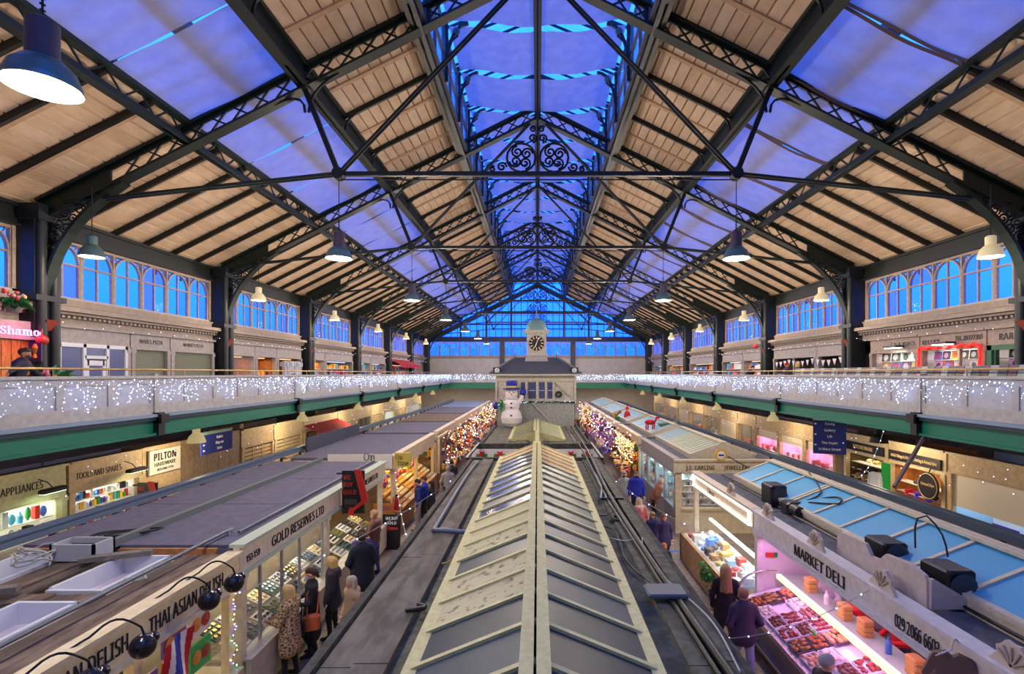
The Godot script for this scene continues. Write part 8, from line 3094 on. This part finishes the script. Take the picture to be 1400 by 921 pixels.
func build_people() -> void:
	var leo := StandardMaterial3D.new()
	leo.resource_name = "leopard_cloth"
	var cn := FastNoiseLite.new()
	cn.noise_type = FastNoiseLite.TYPE_CELLULAR
	cn.cellular_return_type = FastNoiseLite.RETURN_DISTANCE
	cn.frequency = 0.05
	cn.seed = 4
	cn.fractal_type = FastNoiseLite.FRACTAL_NONE
	var lt := NoiseTexture2D.new()
	lt.width = 256
	lt.height = 256
	lt.seamless = true
	lt.noise = cn
	var lg := Gradient.new()
	lg.offsets = PackedFloat32Array([0.0, 0.3, 0.36, 0.5])
	lg.colors = PackedColorArray([C(50, 32, 22), C(64, 42, 28), C(206, 172, 126), C(214, 182, 140)])
	lt.color_ramp = lg
	leo.albedo_texture = lt
	leo.uv1_triplanar = true
	leo.uv1_scale = Vector3(1.9, 1.9, 1.9)
	leo.roughness = 0.9
	var L := -PI / 2   # facing the left stalls
	var R := PI / 2
	var F := PI        # facing away from the camera
	# left aisle
	person("woman in a leopard print coat with blonde bob at the gold buyer's counter", W(-5.2, 0, 10.75), L - 0.1, {"top": C(190, 156, 112), "over": leo, "coat": 0.5, "arms": "counter", "hair": C(206, 172, 112), "style": "bob", "legs": C(30, 32, 44), "bag": C(22, 20, 22), "bag_side": -1.0, "h": 1.64, "nod": 0.25})
	person("person in a long black coat with an orange shoulder bag at the counter", W(-5.12, 0, 11.6), L + 0.5, {"top": C(26, 26, 34), "coat": 0.35, "arms": "counter", "hair": C(70, 40, 30), "style": "tied", "bag": C(206, 104, 56), "bag_side": 1.0, "mask": true, "h": 1.68})
	person("person in a dark padded coat with fur hood and blonde hair", W(-4.95, 0, 12.35), L + 0.2, {"top": C(46, 42, 52), "coat": 0.7, "bulk": 1.12, "hood": C(70, 60, 62), "hair": C(214, 176, 104), "style": "bob", "legs": C(22, 22, 26), "h": 1.66})
	person("person in a beige coat with fair hair beside the centre roof edge", W(-4.1, 0, 11.3), L + 0.9, {"top": C(190, 160, 126), "coat": 0.55, "hood": C(196, 168, 136), "hair": C(196, 182, 158), "style": "bob", "arms": "pockets", "h": 1.62})
	person("broad man in a navy overcoat seen from behind in the left aisle", W(-4.7, 0, 13.7), F + 0.5, {"top": C(28, 30, 48), "coat": 0.6, "bulk": 1.22, "hair": C(52, 40, 34), "legs": C(28, 28, 36), "arms": "pockets", "h": 1.78})
	person("dark haired woman in violet with a pale face mask", W(-5.05, 0, 14.7), 0.6, {"top": C(84, 60, 120), "hair": C(56, 34, 28), "style": "long", "mask": true, "mask_color": C(214, 214, 218), "arms": "counter", "h": 1.62})
	person("man in a brown jacket and blue jeans at the gold buyer's far end", W(-5.15, 0, 16.2), L, {"top": C(110, 66, 58), "legs": C(56, 64, 140), "hair": C(190, 150, 110), "hood": C(140, 100, 90), "arms": "one_up", "bulk": 1.1, "h": 1.74})
	person("person in a blue hooded top and pale trousers at the watch stall", W(-4.85, 0, 20.8), L + 0.2, {"top": C(44, 52, 128), "legs": C(150, 140, 140), "hair": C(60, 44, 36), "hood": C(40, 46, 116), "arms": "down", "h": 1.76})
	person("person in a bright blue jacket between two others at the watch stall", W(-4.75, 0, 21.5), L, {"top": C(36, 70, 190), "legs": C(44, 44, 54), "hair": C(90, 60, 44), "h": 1.74})
	person("person in black with dark hair at the watch stall, next to the blue jackets", W(-4.35, 0, 21.0), L + 0.4, {"top": C(28, 28, 30), "coat": 0.7, "hair": C(40, 30, 28), "style": "bob", "h": 1.66})
	person("grey haired man in a grey jumper walking away in the left aisle", W(-4.15, 0, 23.7), F, {"top": C(150, 148, 156), "legs": C(54, 56, 66), "hair": C(170, 150, 136), "arms": "down", "stride": 0.14, "h": 1.78})
	person("person in a dark jacket ahead of the grey jumper in the left aisle", W(-4.3, 0, 25.6), F, {"top": C(36, 38, 56), "hair": C(50, 38, 32), "h": 1.72})
	# right aisle
	person("person in a pale hooded coat with a dark mask in the right aisle", W(3.9, 0, 23.2), 0.1, {"top": C(176, 164, 150), "coat": 0.75, "hood": C(184, 172, 156), "hood_up": true, "mask": true, "mask_color": C(30, 28, 30), "h": 1.64})
	person("man in a cobalt blue fleece with black mask walking towards the camera", W(4.3, 0, 22.3), 0.0, {"top": C(40, 44, 170), "hair": C(120, 96, 80), "mask": true, "mask_color": C(30, 28, 30), "bulk": 1.15, "arms": "down", "h": 1.8, "stride": 0.12})
	person("man in a brown jacket bending to look into the jewellers window", W(4.85, 0, 21.4), R, {"top": C(134, 84, 60), "lean": 0.45, "hair": C(190, 160, 140), "legs": C(28, 28, 32), "bulk": 1.15, "arms": "down", "h": 1.76})
	person("person in a coral pink coat with fair hair in the right aisle", W(3.65, 0, 18.4), F + 0.4, {"top": C(206, 104, 108), "coat": 0.6, "hair": C(200, 176, 150), "style": "bob", "hood": C(222, 180, 170), "bulk": 1.1, "h": 1.62})
	person("child in a navy coat with fur trimmed hood beside the pink coat", W(3.95, 0, 17.6), 0.2, {"top": C(44, 44, 96), "coat": 0.6, "hood": C(150, 124, 90), "hood_up": true, "bulk": 1.1, "h": 1.35})
	person("girl with long brown hair in a dark violet coat, right aisle", W(4.25, 0, 17.2), 0.1, {"top": C(58, 44, 92), "coat": 0.6, "hair": C(150, 96, 58), "style": "long", "h": 1.4})
	person("small ginger haired child at the edge of the centre roof", W(3.7, 0, 15.0), -0.3, {"top": C(50, 44, 60), "hair": C(206, 120, 60), "style": "bob", "h": 1.2})
	person("woman with long fair hair in a black coat by the glass counter", W(4.32, 0, 11.75), F - 0.3, {"top": C(30, 24, 34), "coat": 0.62, "hair": C(168, 126, 84), "style": "long", "h": 1.68})
	person("woman in a dark plum quilted jacket and pale jeans seen from behind", W(4.22, 0, 10.5), F + 0.1, {"top": C(64, 52, 76), "legs": C(150, 150, 178), "hair": C(150, 100, 84), "coat": 0.82, "bulk": 1.15, "shoes": C(18, 18, 20), "arms": "pockets", "stride": 0.12, "h": 1.66})
	person("grey haired customer in black before the near end of the meat counter", W(4.5, 0, 8.0), R, {"top": C(34, 28, 44), "hair": C(150, 146, 150), "h": 1.68})
	person("seller in a white coat and striped apron behind the meat counter", W(6.6, 0, 11.5), L + 0.3, {"top": C(222, 214, 224), "legs": C(60, 50, 70), "hair": C(90, 60, 48), "arms": "counter", "h": 1.72, "lean": 0.15})
	person("seller in a red shirt bending behind the meat counter", W(6.65, 0, 10.3), L - 0.4, {"top": C(206, 34, 36), "legs": C(44, 44, 60), "hair": C(120, 70, 50), "arms": "counter", "lean": 0.5, "bulk": 1.1, "h": 1.74})
	person("seller in a red shirt standing past the bending one", W(6.8, 0, 9.6), L, {"top": C(214, 40, 40), "legs": C(44, 44, 60), "hair": C(60, 44, 40), "arms": "counter", "h": 1.76})
	# gallery
	person("person in a dark jacket leaning on the left gallery rail with arm stretched out", W(-11.5, GFLOOR, 11.25), 1.9, {"top": C(36, 32, 60), "hair": C(70, 42, 32), "skin": C(190, 130, 100), "arms": "wide", "lean": 0.3, "mask": true, "mask_color": C(60, 60, 70), "h": 1.76})
	person("person in a red hat browsing at the dark bunting shop on the right gallery", W(12.4, GFLOOR, 25.5), R, {"top": C(60, 50, 60), "hair": C(200, 40, 36), "h": 1.7})
	person("fair haired person next to the red hat on the right gallery", W(12.5, GFLOOR, 24.6), R, {"top": C(70, 66, 80), "hair": C(206, 176, 120), "style": "bob", "h": 1.72})
	person("person in dark clothes bending over at the far end of the record rack", W(11.9, GFLOOR, 29.0), 0.4, {"top": C(34, 34, 50), "hair": C(34, 30, 30), "lean": 0.7, "h": 1.72})
	# crowd further down the aisles
	var tops := [C(40, 40, 56), C(150, 50, 48), C(60, 70, 60), C(90, 60, 50), C(56, 60, 110), C(190, 180, 170), C(30, 30, 34), C(120, 40, 70)]
	var tw := ["dark", "red", "olive", "brown", "blue", "pale", "black", "wine red"]
	for s in [-1, 1]:
		for i in 8:
			var d := 28.5 + i * 3.1 + (0.9 if s > 0 else 0.0)
			person("distant shopper in a %s coat, %s past the %s in the %s aisle" % [tw[(i + (3 if s > 0 else 0)) % 8], NTH[i], "watch stall" if s < 0 else "jewellers", side_word(s)], W(s * (3.5 + 0.35 * (i % 3)), 0, d), F + i * 0.9, {"top": tops[(i + (3 if s > 0 else 0)) % 8], "coat": 0.7, "hair": [C(60, 44, 34), C(180, 150, 100), C(90, 60, 44)][i % 3], "style": ["short", "bob"][i % 2], "h": 1.62 + 0.04 * (i % 4)})


func build_decor() -> void:
	# icicle lights along the gallery parapets, one string to a bay
	var g := RandomNumberGenerator.new()
	for s in [-1, 1]:
		for bay in range(-1, 6):
			var d0 := D1 + bay * BAY
			var d1 := minf(d0 + BAY, 61.8)
			if bay == -1: d0 += 1.5
			var t := thing("icicle_lights", "string of white icicle lights on the %s gallery parapet, %s bay" % [side_word(s), NTH[bay + 1]], "lights", W(s * GAL, 5.95, d0), "icicle lights on the parapets")
			g.seed = 100 + bay * 2 + s
			var wire := Mx.new()
			var x: float = s * (GAL - 0.14)
			var top := []
			var n := int((d1 - d0) / 0.19)
			var pts := []
			for i in n + 1:
				top.append(W(x, 5.94 - 0.02 * absf(sin(i * 0.9)), lerpf(d0, d1, float(i) / n)))
			wire.tube(top, 0.005, 4)
			for i in n:
				var l: float = [0.35, 0.6, 0.25, 0.7, 0.45][g.randi() % 5] + g.randf_range(-0.08, 0.08)
				var q: Vector3 = top[i]
				var k := 0.04
				var last := q
				while k < l:
					var p: Vector3 = q + Vector3(g.randf_range(-0.015, 0.015), -k, g.randf_range(-0.12, 0.12))
					wire.bar(last, p, 0.004, 0.004)
					pts.append(p + Vector3(-s * 0.012, 0, 0))
					if g.randf() < 0.35: pts.append(p + Vector3(-s * 0.03, g.randf_range(-0.03, 0.03), g.randf_range(-0.08, 0.08)))
					last = p
					k += g.randf_range(0.07, 0.13)
			part("wire", wire, mat("cable_white"), t)
			var fine := []
			var large := []
			for p in pts: (large if g.randf() < 0.3 else fine).append(p)
			bulbs(t, fine, 1, 0.0085, 0.03, [Color(0.6, 0.7, 1.0)], ICICLE, 3)
			bulbs(t, large, 1, 0.017, 0.03, [Color(0.6, 0.7, 1.0)], ICICLE, 4)
	# and across the far end
	var te := thing("icicle_lights", "string of white icicle lights on the far end parapet", "lights", W(0, 5.9, 61.9), "icicle lights on the parapets")
	var pe := []
	g.seed = 9
	for i in 420: pe.append(W(g.randf_range(-GAL, GAL), g.randf_range(5.3, 5.95), 61.9))
	bulbs(te, pe, 1, 0.02, 0.01, [Color(0.72, 0.8, 1.0)], ICICLE, 4)
	# lights under the cornices of the gallery shops
	for s in [-1, 1]:
		for bay in range(0, 6):
			var d0 := D1 + bay * BAY + 0.5
			var t := thing("fairy_lights", "thin string of lights draped over the %s gallery shop signs, %s bay" % [side_word(s), NTH[bay]], "lights", W(s * 13.8, 7.6, d0), "fairy lights over the gallery shops")
			var w := Mx.new()
			var pts := []
			for i in 34:
				var u := i / 33.0
				pts.append(W(s * 13.72, 7.62 - 0.16 * absf(sin(u * PI * 4.0)), d0 + u * 7.2))
			w.tube(pts, 0.003, 4)
			part("wire", w, mat("cable_white"), t)
			var few := []
			for i in range(0, 34, 3): few.append(pts[i])
			bulbs(t, few, 1, 0.012, 0.06, [Color(0.7, 0.7, 1.0), Color(0.9, 0.7, 0.95)], ICICLE * 0.8, 20 + bay)
	# sagging fairy wires over the stalls
	var wires := [[W(-5.3, 2.3, 8.6), W(-2.3, 3.1, 15.5), "from the Thai stall across the left aisle"], [W(-8.2, 3.4, 5.6), W(-5.4, 2.7, 7.2), "over the brown boarded roof"], [W(2.0, 3.25, 14.0), W(5.2, 1.9, 12.2), "across the right aisle to the meat stall"],
		[W(5.0, 2.85, 7.7), W(3.0, 1.2, 9.5), "from the third crest down to the right aisle"], [W(-2.3, 3.2, 9.0), W(-5.3, 2.6, 19.0), "along the left aisle to the watch stall"], [W(10.7, 4.4, 15.8), W(9.3, 3.1, 14.8), "from the right gallery beam to the gutter"]]
	for a in wires:
		var t := thing("fairy_lights", "thin fairy light wire %s" % a[2], "lights", a[0], "fairy light wires over the stalls")
		var pts := []
		for i in 25:
			var u := i / 24.0
			pts.append((a[0] as Vector3).lerp(a[1], u) + Vector3(0, -0.25 * 4.0 * u * (1 - u), 0))
		var w := Mx.new()
		w.tube(pts, 0.007, 4)
		part("wire", w, mat("cable_white"), t)
		var some := []
		for i in range(1, 25, 3): some.append(pts[i])
		bulbs(t, some, 1, 0.016, 0.005, [Color(0.72, 0.76, 1.0)], ICICLE, 2)
	# lights along the front of the ground floor shops and the far stalls
	for s in [-1, 1]:
		var t := thing("fairy_lights", "scattered blue-white lights strung along the %s aisle shop fronts" % side_word(s), "lights", W(s * 13.4, 3.3, 30), "fairy lights of the aisles")
		var pts := []
		g.seed = 50 + s
		for i in 90: pts.append(W(s * g.randf_range(13.2, 13.55), g.randf_range(2.4, 3.5), g.randf_range(14.0, 56.0)))
		bulbs(t, pts, 1, 0.012, 0.005, [Color(0.75, 0.75, 1.0)], ICICLE, 6)
		var u := thing("fairy_lights", "warm lights strung above the far stall fronts of the %s row" % side_word(s), "lights", W(s * 5.0, 2.6, 40), "fairy lights of the aisles")
		pts = []
		for i in 220: pts.append(W(s * g.randf_range(4.4, 5.2), g.randf_range(1.3, 2.9), g.randf_range(27.0, 57.0)))
		bulbs(u, pts, 1, 0.025, 0.01, [Color(1.0, 0.75, 0.45), Color(0.9, 0.9, 1.0), Color(1.0, 0.5, 0.4)], ICICLE, 8)
	# plants on the left gallery
	var k := 0
	for a in [[-11.75, 12.4, 5.9, "spreading green plant with a red and yellow bow behind the left gallery rail"], [-12.9, 21.6, 5.2, "leafy plant in front of the shuttered pizza counter"], [-13.3, 13.0, 7.95, "hanging basket of green leaves and pink flowers at the left edge"]]:
		var t := thing("potted_plant", a[3], "plant", W(a[0], a[2] - 0.3, a[1]))
		var p := Mx.new()
		p.lathe([Vector2(0.01, a[2] - (0.3 if k == 2 else 0.65)), Vector2(0.14, a[2] - (0.3 if k == 2 else 0.65)), Vector2(0.2, a[2] - 0.1), Vector2(0.01, a[2] - 0.1)], W(a[0], 0, a[1]), 12)
		part("pot", p, mat("pot_grey", C(120, 116, 112), 0.7), t)
		g.seed = 70 + k
		for i in 46:
			var lf := Mx.new()
			var ang := g.randf() * TAU
			var el := g.randf_range(-0.3, 1.1)
			var dir := Vector3(cos(ang) * cos(el), sin(el), sin(ang) * cos(el))
			var l := g.randf_range(0.35, 0.75) * (0.6 if k == 2 else 1.0)
			var base := W(a[0], a[2] - 0.1, a[1])
			var mid := base + dir * l * 0.6 + Vector3(0, 0.08, 0)
			var tip := base + dir * l - Vector3(0, 0.08, 0)
			var sd := dir.cross(Vector3.UP).normalized() * 0.06
			lf.quad(base, mid - sd, tip, mid + sd)
			lf.quad(base - Vector3(0, 0.004, 0), mid + sd - Vector3(0, 0.004, 0), tip - Vector3(0, 0.004, 0), mid - sd - Vector3(0, 0.004, 0))
			part("leaf", lf, mat("leaf_%d" % (i % 3), [C(40, 110, 56), C(62, 140, 70), C(30, 86, 48)][i % 3], 0.5), t)
		if k != 1:
			heap(t, -1, -a[0] - 0.25, -a[0] + 0.25, a[2], a[2] + 0.25, a[1] - 0.25, a[1] + 0.25, 14, 0.09, [[220, 60, 50], [240, 200, 70], [230, 120, 160]], 5 + k, "flowers")
		k += 1
	# red and pink baubles
	for a in [[-13.45, 7.0, 13.9, C(190, 60, 50), "dark red bauble hanging below the neon sign"], [13.4, 7.75, 31.5, C(230, 60, 90), "pink glass ball light on the right gallery cornice"]]:
		var m := Mx.new()
		m.ball(W(a[0], a[1], a[2]), Vector3(0.14, 0.14, 0.14), 14, 10)
		m.tube([W(a[0], a[1] + 0.13, a[2]), W(a[0], a[1] + 0.3, a[2])], 0.01, 4)
		single("bauble", m, mat("bauble_%s" % a[3].to_html(), a[3], 0.3), W(a[0], a[1], a[2]), a[4], "bauble")
